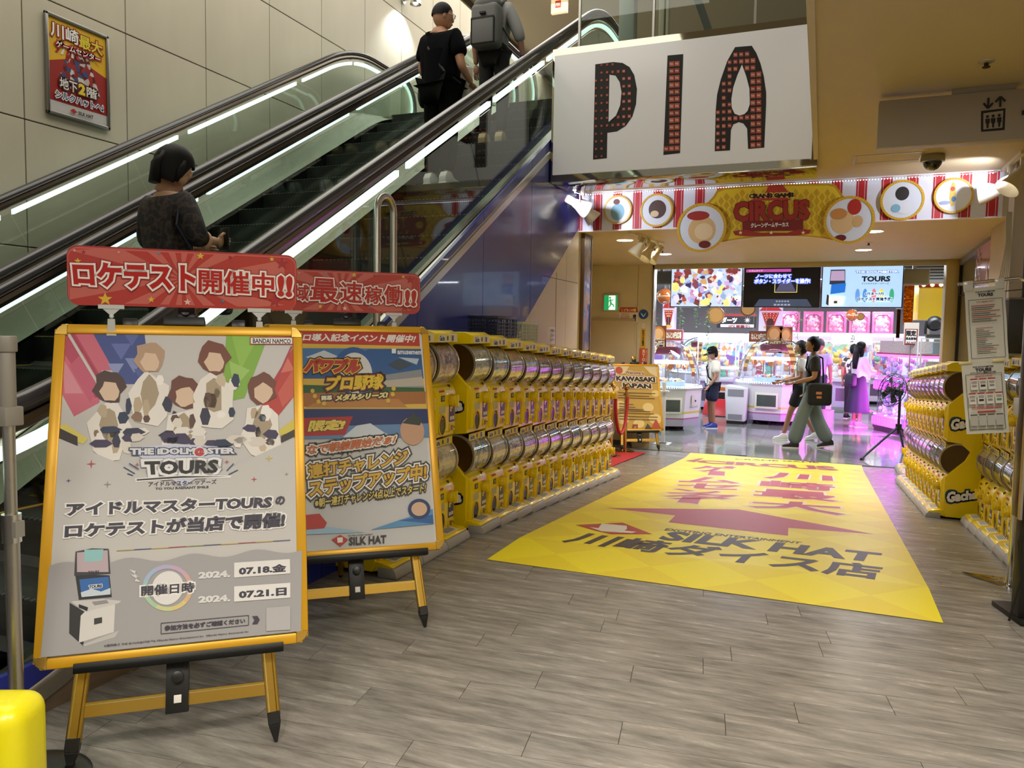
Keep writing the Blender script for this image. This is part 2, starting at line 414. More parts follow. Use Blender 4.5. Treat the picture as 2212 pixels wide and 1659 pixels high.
# low ceiling over the lobby, running to the banner, and its upstand towards the atrium
cl = MB().prism([(-.12, -4), (4.2, -4), (4.2, 8.8), (-2.73, 8.8), (-2.73, 8.26), (-.12, 8.02)], 'z', 3.15, 3.3, CEIL)
struct(cl, 'ceiling_lobby', smooth=False)
struct(MB().box((-.14, -4, 3.12), (-.10, 7.66, 4.5), CEILP), 'trim_1', smooth=False)
# upper storey slab edge, reached by the escalators
struct(MB().box((-7.0, 10.0, 4.35), (-2.73, 26.8, 4.64), M('#8a8376', .5)).box((-2.73, 8.32, 4.30), (4, 26.8, 4.44), M('#8a8376', .5)), 'floor_upper', smooth=False)
# bulkhead over the entrance, soffit behind
struct(MB().box((-2.73, 8.815, 2.70), (1.72, 8.95, 4.3), CREAM), 'wall_bulkhead', smooth=False)
struct(MB().box((-4.1, 8.95, 2.70), (2.0, 13.45, 2.85), CEIL), 'ceiling_soffit', smooth=False)
struct(MB().box((-4.2, 8.9, -.6), (-4.0, 13.4, 2.7), CREAM), 'wall_recess', smooth=False)
# wall with the fire exit door, left of the arcade opening
we = MB().box((-4.2, 13.4, -.5), (-3.05, 13.6, 2.7), CREAM).box((-3.044, 13.4, -.5), (-2.79, 13.6, 2.7), CREAM).box((-3.05, 13.42, -.5), (-3.044, 13.6, 2.7), GAP)
wo = struct(we, 'wall_exit', smooth=False)
d = MB().box((-3.93, 13.385, -.49), (-3.08, 13.40, 1.72), M('#c8baa0', .5)); dd = struct(d, 'door_1', bevel=.003)
MB().box((-3.97, 13.375, -.5), (-3.93, 13.402, 1.76), M('#b3a68a', .5)).box((-3.93, 13.375, 1.72), (-3.08, 13.402, 1.76), M('#b3a68a', .5)).build('door_frame', dd)
MB().cyl((-3.18, 13.385, .5), (-3.18, 13.33, .5), .012, STEEL, 10).cyl((-3.18, 13.335, .5), (-3.29, 13.335, .5), .01, STEEL, 10).build('door_handle', dd)
struct(MB().box((-4.0, 13.37, -.5), (-3.1, 13.4, -.42), M('#4d453c', .5)), 'baseboard_exit', smooth=False)
struct(MB().box((-2.79, 13.38, -.5), (-2.76, 13.62, 2.72), M('#9b968c', .3, .8)).box((-2.79, 13.38, 2.62), (1.75, 13.44, 2.70), M('#b5ab98', .5)), 'trim_2', bevel=.002)
# right side
struct(MB().box((1.71, 13.3, -.5), (1.88, 13.6, 2.7), M('#b7a06c', .5)), 'column_opening', bevel=.004)
struct(MB().box((1.88, -3, -.5), (2.05, 8.75, 3.15), CREAM), 'wall_right', smooth=False)
wr = MB().box((1.66, 8.75, -.3), (1.80, 9.75, 2.75), M('#b8a47c', .5)).box((1.62, 8.5, -.3), (1.88, 8.75, 3.15), M('#c6c2c4', .5))
struct(wr, 'wall_right_end', smooth=False)
DKM = M('#201d1a', .35, .6)
TWN = T_((1.74, 9.75, 0)) @ T_(rot=(0, 0, radians(-2.23))) @ T_((-1.74, -9.75, 0))
wn = MB().box((1.74, 9.75, -.4), (1.79, 13.4, -.3), DKM, TWN).box((1.74, 9.75, 2.60), (1.79, 13.4, 2.70), M('#8b857a', .35, .8), TWN).box((1.74, 13.26, -.4), (1.79, 13.4, 2.62), DKM, TWN).box((1.73, 11.4, -.4), (1.79, 11.46, 2.62), DKM, TWN)
wno = struct(wn, 'window_1', bevel=.002)
MB().box((1.76, 9.75, -.3), (1.77, 13.3, 2.6), glass('clear_glass', (.93, .96, .95)), TWN).build('glass_pane', wno, smooth=False)
# arcade hall shell
ar = MB().box((-8.2, 13.6, 3.0), (9, 29, 3.2), M('#8d8c8a', .6)); struct(ar, 'ceiling_arcade', smooth=False)
struct(MB().box((-8.2, 28.8, -.5), (9, 29, 3), M('#b9b4bb', .5)), 'wall_arcade_back', smooth=False)
struct(MB().box((-8.2, 13.6, -.5), (-8, 28.8, 3), M('#bcb0b6', .5)), 'wall_arcade_left', smooth=False)
struct(MB().box((8.8, 13.6, -.5), (9, 28.8, 3), M('#a9a2a9', .5)), 'wall_arcade_right', smooth=False)
struct(MB().box((1.88, 13.5, -.5), (9, 13.6, 3), CREAM), 'wall_arcade_front', smooth=False)
struct(MB().box((-8, 13.6, -.5), (-4.2, 13.7, 3), CREAM), 'wall_arcade_front_left', smooth=False)
# air ducts and lamps of the arcade ceiling
for i, (x, y, lx) in enumerate([(-2.0, 15.2, .9), (.3, 15.4, .9), (-1.0, 17.5, 1.2), (1.1, 18, 1.2), (-2.6, 19.5, 1.2), (-.2, 21, 1.2), (1.6, 22.5, 1.2), (-1.6, 23.5, 1.2)]):
    t = thing('ceiling_lamp', 'long white ceiling lamp, %s counted from the arcade opening inwards' % ['first', 'second', 'third', 'fourth', 'fifth', 'sixth', 'seventh', 'last'][i], 'lamp', (x, y, 3.0), group='white ceiling lamps of the arcade')
    MB().box((-lx/2-.03, -.09, -.05), (lx/2+.03, .09, 0), M('#d9d9d9', .4)).build('housing', t, bevel=.004)
    MB().box((-lx/2, -.06, -.062), (lx/2, .06, -.05), M('#f4f8ff', .4, 0, 9)).build('diffuser', t)

# ---- blue and cream cladding beside the near escalator
def deckz(y): return max(.22, min(4.75, -1.106+.6*y))
BLUE = M('#27349a', .2, noise=.04, nscale=2, coat=.25); CLADC = M('#c8bfa8', .35, noise=.04, nscale=2)
bx = -2.73; wc = struct(MB().box((bx-.06, .4, -.55), (bx-.03, 8.8, .2), M('#1a1a1c', .8)), 'wall_escalator_side', smooth=False)
def bnd(y): return 1.41+.66*(y-6.786)       # diagonal edge: blue above, cream below
seams = [.6, 1.45, 2.6, 3.75, 4.9, 6.05, 7.2, 8.35, 8.8]
for a, b in zip(seams[:-1], seams[1:]):
    a += .003; b -= .003; A, B = a, b
    n = 8; top = [(a+(b-a)*i/n, min(deckz(a+(b-a)*i/n)-.015, 4.28)) for i in range(n+1)]
    lo = lambda y: fl(y)-.02 if y > 3.2 else .1
    yc = max(a, min(b, 6.786-(1.41+.35)/.66))
    pts_b = []
    def bl(y): return max(lo(y), bnd(y)) if y > 4.2 else lo(y)
    bot = [(a+(b-a)*i/n, bl(a+(b-a)*i/n)) for i in range(n+1)]
    MB().prism(top+bot[::-1], 'x', bx-.03, bx, BLUE).build('blue_panel', wc, smooth=False)
    if bl(b) > lo(b)+.02:
        k = [p for p in bot if p[1] > lo(p[0])+.001]
        base = [(p[0], lo(p[0])) for p in k]
        MB().prism([(y, z-.002) for y, z in k]+base[::-1], 'x', bx-.03, bx+.001, CLADC).build('cream_panel', wc, smooth=False)
MB().prism([(3.2, 0), (1.2, 0), (.4, 0), (.4, .1), (3.2, .1)], 'x', bx-.03, bx+.006, M('#7d6c5a', .4, noise=.2, nscale=6, stretch=(1, .3, 3))).build('wood_skirting', wc, smooth=False)
# seam lines on the cream part are real joints
MB().box((bx-.001, 8.0, -.4), (bx+.003, 8.006, 2.15), GAP).box((bx-.001, 7.6, 2.08), (bx+.003, 8.8, 2.086), GAP).build('joint_strip', wc, smooth=False)
# end return of the cladding with the tall framed poster
tp = thing('tall_framed_poster', 'tall brown-framed poster of blue and brown print, on end of the cream wall', 'poster', (-2.72, 9.15, 1.0))
MB().box((-.03, -.14, .28), (0, .14, 1.67), M('#4a3526', .4)).box((-.035, -.17, .25), (.012, -.14, 1.70), M('#6a5238', .35, .4)).box((-.035, .14, .25), (.012, .17, 1.70), M('#6a5238', .35, .4)).box((-.035, -.14, 1.67), (.012, .14, 1.70), M('#6a5238', .35, .4)).build('poster_frame', tp)
MB().box((0, -.14, .28), (.004, .14, 1.67), speckle('tall_print', ['#3a2c22', '#1e3c78', '#8b7460', '#2d58a8', '#c8bca8'], 3.2, smooth=True, tex='NOISE')).build('poster_sheet', tp)
struct(MB().box((-3.0, 8.8, -.6), (-2.755, 9.36, 2.70), CREAM), 'wall_return', smooth=False)

# ================================================================ ESCALATORS
STEPM = M('#101312', .5, .2); SKIRT = M('#1d2120', .25, .5); YLINE = M('#c99b2c', .5)
DECK = M('#bdbab0', .26, 1); TRIMB = M('#6e655c', .25, .95); RAILM = M('#343337', .25, coat=.4)
EGL = glass('escalator_glass', (.90, .95, .92), 1.1)
LTUBE = M('#dcfff0', .5, 0, 1.15)
def zn(y):
    s = -1.132+.58*y
    def smin(a, b, k): h = max(k-abs(a-b), 0)/k; return min(a, b)-h*h*k/4
    return smin(-smin(-s, -.0, .25), 4.64, .35)
def spath(y0, y1, off, n=60, x=0):
    return [(x, y0+(y1-y0)*i/n, zn(y0+(y1-y0)*i/n)+off) for i in range(n+1)]
def ribbon(mb, y0, y1, prof, mat, n=56):
    """profile polygon in (x, z-offset) swept along the slope"""
    k = len(prof); V = []
    for i in range(n+1):
        y = y0+(y1-y0)*i/n; z = zn(y)
        V += [(px_, y, z+pz) for px_, pz in prof]
    f = [[i*k+j, i*k+(j+1) % k, (i+1)*k+(j+1) % k, (i+1)*k+j] for i in range(n) for j in range(k)]
    f += [list(range(k))[::-1], [n*k+j for j in range(k)]]
    mb.add(V, f, mat); return mb
YB, YT = 1.15, 11.35
def escalator(label, GL, SL_, SR, GR_, OL, OR_, zos, offs):
    t = thing('escalator', label, 'escalator', (0, 0, 0), group='escalators going up beside the stone wall')
    # x: steps -4.13..-3.15, glass at -4.45 and -2.85
    for k in range(-2, 23):
        y = 1.952+.4*k; z = max(0, min(4.64, .232*k))
        if k < 0: z = 0
        sm = MB()
        if k < 1 or k > 20: sm.box((SL_, y, z-.05), (SR, y+.399, z), STEPM)
        else:
            sm.box((SL_, y, z-.04), (SR, y+.398, z), STEPM).box((SL_, y+.0, z-.235), (SR, y+.03, z-.04), STEPM)
            for i in range(int((SR-SL_)/.04)): sm.box((SL_+.02+i*.04, y-.004, z-.004), (SL_+.035+i*.04, y+.02, z+.003), M('#6d7370', .35, .6))
        sm.box((SL_, y, z+.0), (SL_+.04, y+.36, z+.003), YLINE).box((SL_, y, z), (SL_+.10, y+.04, z+.0035), YLINE).box((SR-.04, y, z), (SR, y+.36, z+.003), YLINE)
        sm.build('step', t, smooth=False)
    MB().box((SL_, .2, -.01), (SR, 1.15, .006), STEEL).build('comb_plate', t, smooth=False)
    MB().box((SL_, 11.15, 4.60), (SR, 12.2, 4.646), STEEL).build('landing_plate', t, smooth=False)
    for sx, gx, ox, zo, so_ in ((SL_, GL, OL, zos[0], offs[0]), (SR, GR_, OR_, zos[1], offs[1])):
        s = 1 if gx > sx else -1; dk = .02 if gx > -5 else .12
        ribbon(MB(), YB, YT, [(sx, -.35), (sx, .03), (sx+s*.02, .03), (sx+s*.02, -.35)], SKIRT).build('skirt_panel', t)
        ribbon(MB(), YB, YT, [(sx, .03), (gx-s*.02, .06+dk), (gx-s*.02, .0+dk), (sx, .0)], DECK).build('inner_deck', t)
        o = ribbon(MB(), YB, YT, [(gx+s*.02, .08), (gx+s*.05, .08), (ox, .06), (ox+s*.012, .045), (ox+s*.012, -.02), (ox, -.035), (gx+s*.02, -.02)], DECK)
        ribbon(o, YB, YT, [(gx-s*.02, .09), (gx+s*.02, .09), (gx+s*.02, .02), (gx-s*.02, .02)], TRIMB).build('outer_deck', t)
        # glass sheets with joints
        cuts = [YB-.2, 2.25, 3.55, 4.85, 6.15, 7.45, 8.75, 10.05, YT+.2]
        for a, b in zip(cuts[:-1], cuts[1:]):
            n = 8; e = .006; pr = []
            P = [(a+e+(b-a-2*e)*i/n) for i in range(n+1)]
            # joints lean square to the slope
            def lean(y, off): return y - (off-.5)*.5*(1 if 2.2 < y < 10.1 else .35)
            pr = [(lean(y, .08), zn(y)+.08) for y in P] + [(lean(y, .90), zn(lean(y, .9))+.90) for y in P][::-1]
            MB().prism(pr, 'x', gx-.005, gx+.005, EGL).build('glass_panel', t, smooth=False)
        # handrail loop with newels
        rr = .42; rk = .042 if zo > 1.08 else .034
        pth = []
        for i in range(13): a_ = -pi/2+pi*i/12; pth.append((gx, YB-.05-rr*cos(a_)*1.0, zn(YB)+zo-rr + rr*sin(a_)))
        pth += spath(YB, YT, zo, 70, gx)
        for i in range(13): a_ = pi/2-pi*i/12; pth.append((gx, YT+.05+rr*cos(a_), zn(YT)+zo-rr+rr*sin(a_)))
        MB().tube(pth, .04, RAILM, 12, rx=(.044, rk)).build('handrail', t)
        q = [(gx, y, z-rk-.03) for (_, y, z) in pth[13:-13]]
        MB().tube(q, .02, TRIMB, 8, rx=(.03, .034)).tube([(gx+s*.012, y, z-.02) for (_, y, z) in q], .01, CHROME, 6).build('rail_guide', t)
        # light tubes below the guide
        for y, y1 in ([(1.2, 2.15), (2.25, 3.68), (3.68, 4.80), (4.95, 6.39), (6.51, 7.78), (7.92, 9.60), (9.70, YT)] if gx > -3.5 else [(1.2, 2.4), (2.5, 4.55), (4.67, 6.55), (6.72, 8.6), (8.75, 9.9), (10.0, YT)]):
            ribbon(MB(), y, y1, [(gx-.018, so_), (gx+.018, so_), (gx+.018, so_+.045), (gx-.018, so_+.045)], LTUBE, 14).build('light_tube', t)
        for a_ in (YB, YT):
            pass
        n_ = [(gx, YT+.05+rr*.78*cos(pi/2-pi*i/12), zn(YT)+zo-rr+rr*.78*sin(pi/2-pi*i/12)) for i in range(9)]
        MB().tube(n_, .03, LTUBE, 6, rx=(.022, .03)).build('light_tube', t)
        MB().prism([(YT+.0, 4.7)]+[(YT+.02+rr*.9*cos(pi/2-pi*i/12), zn(YT)+zo-rr+rr*.9*sin(pi/2-pi*i/12)) for i in range(13)]+[(YT, 4.7)], 'x', gx-.005, gx+.005, EGL).build('glass_panel', t, smooth=False)
    ribbon(MB(), YB, YT, [(OL, -.2), (OR_-.06, -.2), (OR_-.06, -.75), (OL, -.75)], M('#3b3a38', .6)).build('truss_cover', t)
    return t
E1_ = escalator('near escalator with three riders, behind the poster easels and blue wall', -4.45, -4.13, -3.0, -2.85, -4.60, -2.73, (1.06, 1.115), (.94, .93))
E2_ = escalator('far empty escalator running close along the pale stone wall', -6.67, -6.0, -5.0, -4.78, -6.86, -4.66, (1.055, 1.05), (.88, .93))
ribbon(MB(), YB, YT, [(-4.655, .03), (-4.61, .03), (-4.61, -.1), (-4.655, -.1)], M('#4b4845', .4, .7)).build('trim_3')['kind'] = 'structure'
ribbon(MB(), YB, YT, [(-7.0, .1), (-6.9, .1), (-6.88, -.1), (-7.0, -.1)], STEEL).build('trim_4')['kind'] = 'structure'
# guard hoop of steel tube in front of the escalator glass
t = thing('guard_hoop', 'tall narrow steel guard hoop on the side deck of the near escalator', 'guard rail', (-2.765, 4.41, 1.50))
pts = [(0, 0, .0)]+[(0, 0, .79)]+[(0, .105-.105*cos(pi*i/10), .79+.105*sin(pi*i/10)) for i in range(1, 10)]+[(0, .21, .79), (0, .21, .11)]
MB().tube(pts, .024, STEEL, 14).build('hoop_tube', t)
MB().cyl((0, 0, 0), (0, 0, .012), .05, STEEL, 16).build('foot_plate', t); MB().cyl((0, .21, .105), (0, .21, .117), .05, STEEL, 16).build('foot_plate', t)
# wall poster
po = (-6.985, 5.24, 3.515)
t = thing('wall_poster', 'silver-framed yellow and red arcade poster high on the stone wall', 'poster', po)
W_, H_ = .705, .955
fr = MB()
for a, b in (((0, -.0, -.0), (.03, W_, .035)), ((0, 0, H_-.035), (.03, W_, H_)), ((0, 0, 0), (.03, .035, H_)), ((0, W_-.035, 0), (.03, W_, H_))): fr.box(a, b, M('#8f8d88', .3, .9))
fr.build('poster_frame', t, bevel=.008)
A = Art(Vector(po)+Vector((.012, 0, 0)), (0, 1, 0), (0, 0, 1), dz=.0006)
A.z = 0
def R(x0, y0, x1, y1, h): A.lay([(x0, y0), (x1, y0), (x1, y1), (x0, y1)], [[0, 1, 2, 3]], h)
R(.03, .03, W_-.03, H_-.03, '#e2b31c'); R(.03, .03, W_-.03, .14, '#c9c6c4')
A.lay([(.03, .14), (W_-.03, .14), (W_-.03, .52), (.35, .62), (.03, .5)], [[0, 1, 2, 3, 4]], '#9c2019')
A.lay([(.12, .3), (.25, .68), (.46, .68), (.6, .3)], [[0, 1, 2, 3]], speckle('tent_print', ['#8e1f18', '#d8cfc8', '#3b4a7c', '#5a1512', '#c7b9b0', '#a2281e'], 22))
for i in range(9):
    x = .10+i*.058; A.lay([(x, .60+.03*(i > 4)), (x+.029, .60), (.32+(x-.32)*.55, .715), (.31+(x-.32)*.55, .715)], [[0, 1, 2, 3]], '#e8e0d6' if i % 2 else '#b0221c')
A.text('川崎', (.06, .74, .36, .88), '#f4f0ea', .02, [(.010, '#8e1a14')], px=False)
A.text('最大', (.36, .73, .63, .86), '#e6d02c', .02, [(.010, '#8e1a14')], px=False)
A.text('ゲームセンター', (.11, .655, .60, .715), '#f1eee8', .02, [(.014, '#9a1a14')], px=False)
A.text('地下', (.14, .27, .33, .38), '#ece8e0', .02, [(.014, '#4a1510')], px=False)
A.text('2', (.34, .27, .42, .38), '#ecd030', .06, [(.014, '#4a1510')], px=False)
A.text('階', (.43, .27, .55, .37), '#ece8e0', .02, [(.014, '#4a1510')], px=False)
A.text('シルクハットへ!', (.09, .165, .62, .24), '#25458c', .02, [(.008, '#f0eee8')], px=False)
A.text('SILK HAT', (.33, .065, .50, .10), '#2a2422', .04, px=False)
A.lay([(.24, .085), (.28, .11), (.32, .085), (.28, .06)], [[0, 1, 2, 3]], '#b02a20')
mbp = A.build('printed_sheet', t); mbp.matrix_local = frame_mat((.012, 0, 0), (0, 1, 0), (0, 0, 1))
# spot lamps fixed to the stone wall above
for i, (y, z) in enumerate([(11.95, 7.2), (20.5, 6.4)]):
    t = thing('wall_spot_lamp', ['chrome wall spot lamp above the far escalator top', 'chrome wall spot lamp beyond the top of the escalators'][i], 'lamp', (-6.98, y, z), group='wall spot lamps')
    MB().cyl((0, 0, 0), (.18, 0, .02), .02, CHROME, 10).cyl((0, 0, 0), (.015, 0, 0), .06, CHROME, 16).build('bracket', t)
    MB().lathe([(.001, .14), (.05, .13), (.09, .02), (.10, -.1), (.095, -.1), (.08, .01), (.04, .1)], CHROME, T=T_((.24, 0, 0))).build('shade', t)
    MB().ball((.24, 0, -.02), .045, M('#fff4e0', .5, 0, 20)).build('bulb', t)
    light('SPOT', 'wall_spot_light', (-6.70, y-.1, z-.1), 130, COOL, .04, None, (0, radians(18), 0), 100, .7)
# ================================================================ CAPSULE MACHINES
YD = M('#e0bf08', .3, coat=.2); GREYP = M('#a6a29a', .5, bump=.05); DARKG = M('#25231f', .15); STK = M('#1d1f45', .3); WHT = M('#e9e6dc', .5); REDP = M('#b8332a', .5)
CLEAR = glass('drum_clear', (.93, .93, .92), 1.6, 1.45, .03)
CARDS = [speckle('card_%d' % i, c, s, rough=.35, tex='NOISE', detail=4) for i, (c, s) in enumerate([
    (['#c9a8a0', '#d8c2b8', '#b98c92', '#e6ddd2'], 14), (['#d9d0bc', '#e8e2d4', '#c9bfa6', '#a84438'], 11), (['#9aa6b8', '#c3c8d2', '#7d88a0', '#e0dfe0'], 16),
    (['#b8a98c', '#8d7a60', '#d8cdb4', '#6b5846'], 15), (['#a9b890', '#cdd4b4', '#8ba0a8', '#e2e0c8'], 15), (['#a58fb4', '#c8b8d2', '#8a7aa0', '#e0d4dc'], 13),
    (['#8fa9bd', '#5f7fa3', '#c6d3da', '#d8c07c'], 16), (['#c7b4ae', '#9d8484', '#e4d8cc', '#7a6468'], 18)])]
SIL = [(-.30, .03), (-.02, .03), (0, .10), (0, .41), (-.16, .575), (-.2, .66), (-.12, .735), (0, .75), (0, 1.10), (-.16, 1.26), (-.2, 1.34), (-.12, 1.41), (.03, 1.415), (.03, 1.475), (-.02, 1.50), (-.30, 1.50)]
WU = .345
def gacha_proto():
    t = thing('capsule_machine', 'x', 'capsule machine', (0, 0, -50))
    h = WU/2-.001
    MB().prism(SIL, 'y', -h, h, YEL).build('cabinet', t, bevel=.004, seg=1)
    MB().prism([(.015, 0), (.15, 0), (.15, .02), (.135, .055), (.11, .068), (.015, .068)], 'y', -h+.002, h-.002, GREYP).build('base_block', t, bevel=.008)
    fc = MB().prism([(-.02, .03), (.125, .068), (.10, .083), (-.02, .10)], 'y', -h+.004, h-.004, YEL).build('foot_cover', t, bevel=.006)
    MB().prism([(.02, .0945), (.095, .0845), (.096, .086), (.02, .0965)], 'y', -.10, .08, WHT).build('paper_label', fc, smooth=False)
    A = MB()
    for q in range(5): A.box((.03+.012*q, -.08, .0957-.0016*q), (.036+.012*q, .05, .0966-.0016*q), M('#6d6a66', .6))
    A.build('label_print', fc, smooth=False)
    for z in (0, .69):
        # raised front plate with shoulder, y negative is the capsule door side, y positive the coin side
        pr = [(0, z+.085), (.022, z+.095), (.026, z+.13), (.026, z+.375), (.008, z+.41), (-.03, z+.435), (-.05, z+.43)]
        fp = MB().prism(pr, 'y', -h+.022, h-.022, YEL).build('front_panel', t, bevel=.006)
        MB().cyl((.026, .075, z+.315), (.062, .075, z+.315), .046, YD, 8).cyl((.05, .075, z+.315), (.075, .075, z+.315), .036, YEL, 6).box((.06, .063, z+.272), (.088, .087, z+.358), YEL).build('turn_knob', fp, bevel=.004, seg=1)
        MB().box((.022, -.075, z+.315), (.030, -.025, z+.355), DARKG).box((.028, -.068, z+.322), (.031, -.032, z+.348), M('#8f8e76', .3)).build('price_window', fp)
        MB().box((.022, -.10, z+.372), (.024, -.02, z+.392), REDP).box((.012, -.09, z+.388), (.0245, -.03, z+.392), REDP).build('red_sticker', fp, smooth=False)
        MB().box((.024, .05, z+.16), (.0285, .135, z+.29), STK).box((.0285, .062, z+.235), (.0295, .08, z+.275), YEL).box((.0285, .08, z+.255), (.0295, .10, z+.275), YEL).box((.0285, .06, z+.175), (.0295, .075, z+.20), WHT).box((.0285, .082, z+.175), (.0295, .094, z+.20), WHT).box((.0285, .102, z+.175), (.0295, .124, z+.20), WHT).build('blue_sticker', fp, smooth=False)
        MB().box((.024, -.10, z+.232), (.0285, -.01, z+.285), M('#bdb98e', .5)).build('instruction_sticker', fp, smooth=False)
        oval = [(-.058+.048*cos(2*pi*i/20), z+.150+.068*sin(2*pi*i/20)) for i in range(20)]
        ov2 = [(-.058+.056*cos(2*pi*i/20), z+.150+.077*sin(2*pi*i/20)) for i in range(20)]
        V = [(.027, a, b) for a, b in ov2]+[(.0325, a, b) for a, b in ov2]+[(.0325, a, b) for a, b in oval]+[(.020, a, b) for a, b in oval]
        f = [[k*20+i, k*20+(i+1) % 20, (k+1)*20+(i+1) % 20, (k+1)*20+i] for k in range(3) for i in range(20)]
        d = MB().add(V, f, YD); d.add([(.0268, a, b) for a, b in oval], [list(range(20))], DARKG)
        d.add([(.0275, -.058+.04*cos(a), z+.150+.055*sin(a)) for a in [pi*i/8 for i in range(9)]][0:9] + [(.0275, -.058+.04*cos(a), z+.150+.043*sin(a)) for a in [pi*i/8 for i in range(9)]], [[i, i+1, i+10, i+9] for i in range(8)], M('#b05a30', .4))
        d.build('capsule_door', fp)
        MB().box((.025, .055, z+.095), (.033, .105, z+.148), YD).box((.032, .062, z+.10), (.0335, .098, z+.14), M('#6d5206', .4)).cyl((.026, .125, z+.12), (.03, .125, z+.12), .008, DARKG, 10).build('coin_return', fp, bevel=.001, seg=1)
        MB().box((-.005, .08, z+.395), (.012, .088, z+.425), M('#3a3218', .4)).build('coin_slot', fp)
        # drum
        zc = z+.573; r = .157; cx = -.105
        Tm = T_((cx, 0, zc), (radians(90), 0, 0))
        dr = MB().lathe([(r, -.145), (r, .145)], CLEAR, 36, Tm); dr.f = dr.f[:-2]; dr.mi = dr.mi[:-2]
        do = dr.build('capsule_drum', t)
        for s in (-1, 1):
            rm = MB()
            rm.lathe([(r-.012, s*.134), (r+.004, s*.134), (r+.004, s*.150), (r-.012, s*.150), (r-.012, s*.134)], M('#b8b09a', .12, .5), 36, Tm); rm.f = rm.f[:-2]; rm.mi = rm.mi[:-2]
            rm.build('drum_rim', do)
        for s in (-1, 1):
            ed = MB().lathe([(.001, 0), (r-.01, 0)], M('#4a3310', .25), 28, Tm @ Matrix.Translation((0, 0, .14*s)))
            ed.f = [f_ for f_ in ed.f if len(f_) < 5]; ed.mi = ed.mi[:len(ed.f)]; ed.build('drum_end', do)
        cd = MB(); n = 14
        for (yo, a0, a1) in [(0, -62, 60)]:
            V = []
            for i in range(n+1):
                a = radians(a0+(a1-a0)*i/n)
                for yy in (-.128, .128): V.append((cx+.149*cos(a), yy, zc+.149*sin(a)))
            cd.add(V, [(2*i, 2*i+1, 2*i+3, 2*i+2) for i in range(n)], CARDS[0])
        co = cd.build('display_card', do)
        co['card'] = 1
        MB().box((-.17, -.13, zc-.10), (.0, .13, zc-.095), M('#a39266', .4), T=None).build('inner_shelf', do)
    # name strips
    for z, x in ((1.445, .031), (.715, .001)):
        w_ = .11
        fp = MB().box((x, -w_-.03, z-.027), (x+.003, w_+.04, z+.024), M('#e6dcae' if z > 1 else '#ddc21a', .4)).build('name_strip', t, smooth=False)
        a = Art((x+.003, 0, z), (0, 1, 0), (0, 0, 1)); a.z = .0002
        a.text('Gacha', (-.12, -.02, -.045, .018), '#2b3b57', .05, [(.004, '#e8f0f0')], px=False, shear=.1)
        a.ell(.0, 0, .012, .018, '#3f4340', 12, px=False)
        a.quad(.055, -.024, .10, .024, '#d8dcd0', px=False); a.quad(.063, -.018, .09, .018, '#4b5560', px=False)
        ao = a.build('strip_print', fp); ao.matrix_local = frame_mat((x+.003, 0, z), (0, 1, 0), (0, 0, 1))
    return t
gp = gacha_proto(); gtree = tree(gp)
def side_logo(parent, y, s):
    for z in (.24, .93):
        o = (-.155, y+s*.0015, z); a_ = (-1, 0, 0) if s > 0 else (1, 0, 0)
        A = Art(o, a_, (0, 0, 1)); A.z = .0004
        A.ell(-.10, .0, .045, .06, '#28527c', 20, px=False)
        A.text('Gacha', [(-.13, -.075), (.12, -.01), (.12, .075), (-.13, .035)], '#f2f2ee', .06, [(.016, '#22324a')], px=False)
        ao = A.build('side_logo', parent); ao.matrix_local = frame_mat(o, a_, (0, 0, 1))
ORD = ['first', 'second', 'third', 'fourth', 'fifth', 'sixth', 'seventh', 'eighth', 'ninth', 'tenth', 'eleventh', 'twelfth', 'thirteenth', 'fourteenth', 'fifteenth']
first = True
def place_gacha(x, y, rz, label, group, end=0, k=0):
    global first
    if first: t = gp; t.location = (x, y, fl(y)); t.rotation_euler = (0, 0, rz); t['label'] = label; t['group'] = group; first = False
    else: t = dup(gtree, None, (x, y, fl(y)), rz, label, group)
    for c in t.children_recursive if hasattr(t, 'children_recursive') else []: pass
    return t
rows = [
    # x of body front, first y, count, rotation, side logo side
    ('left_near', -2.45, 4.07, 3, 0, 'short left bank'),
    ('left_long', -2.41, 5.26, 12, 0, 'long left bank'),
    ('right_far', 1.13, 8.35, 9, pi, 'middle right bank'),
    ('right_last', 1.26, 11.75, 4, pi, 'right bank by the fan'),
    ('right_near', 1.40, 7.83, 7, pi, 'near right bank'),
]
made = {}
for nm, x, y0, n, rz, desc in rows:
    for i in range(n):
        y = y0+i*.35 if nm != 'right_near' else y0-i*.35
        near = 'near' if nm != 'right_near' else 'far'
        if nm == 'right_near': lab = 'yellow capsule machine, %s from the arcade end of the near right bank' % ORD[i]
        else: lab = 'yellow capsule machine, %s from the near end of the %s' % (ORD[i], desc)
        t = place_gacha(x, y, rz, lab, 'capsule machines of the '+desc)
        made[(nm, i)] = t
bpy.context.view_layer.update()
ci = 0
for key, t in made.items():
    for o in list(t.children):
        if o.name.startswith('capsule_drum'):
            for c in o.children:
                if c.name.startswith('display_card'):
                    c.material_slots[0].link = 'OBJECT'; c.material_slots[0].material = CARDS[(ci*5+ci//7) % 8 if key[0] != 'left_near' else (0, 1, 5)[ci % 3]]; ci += 1
    nm, i = key
    if nm == 'left_long' and i == 0: side_logo(t, -WU/2, -1)
    if nm == 'right_far' and i == 0: side_logo(t, WU/2, 1)
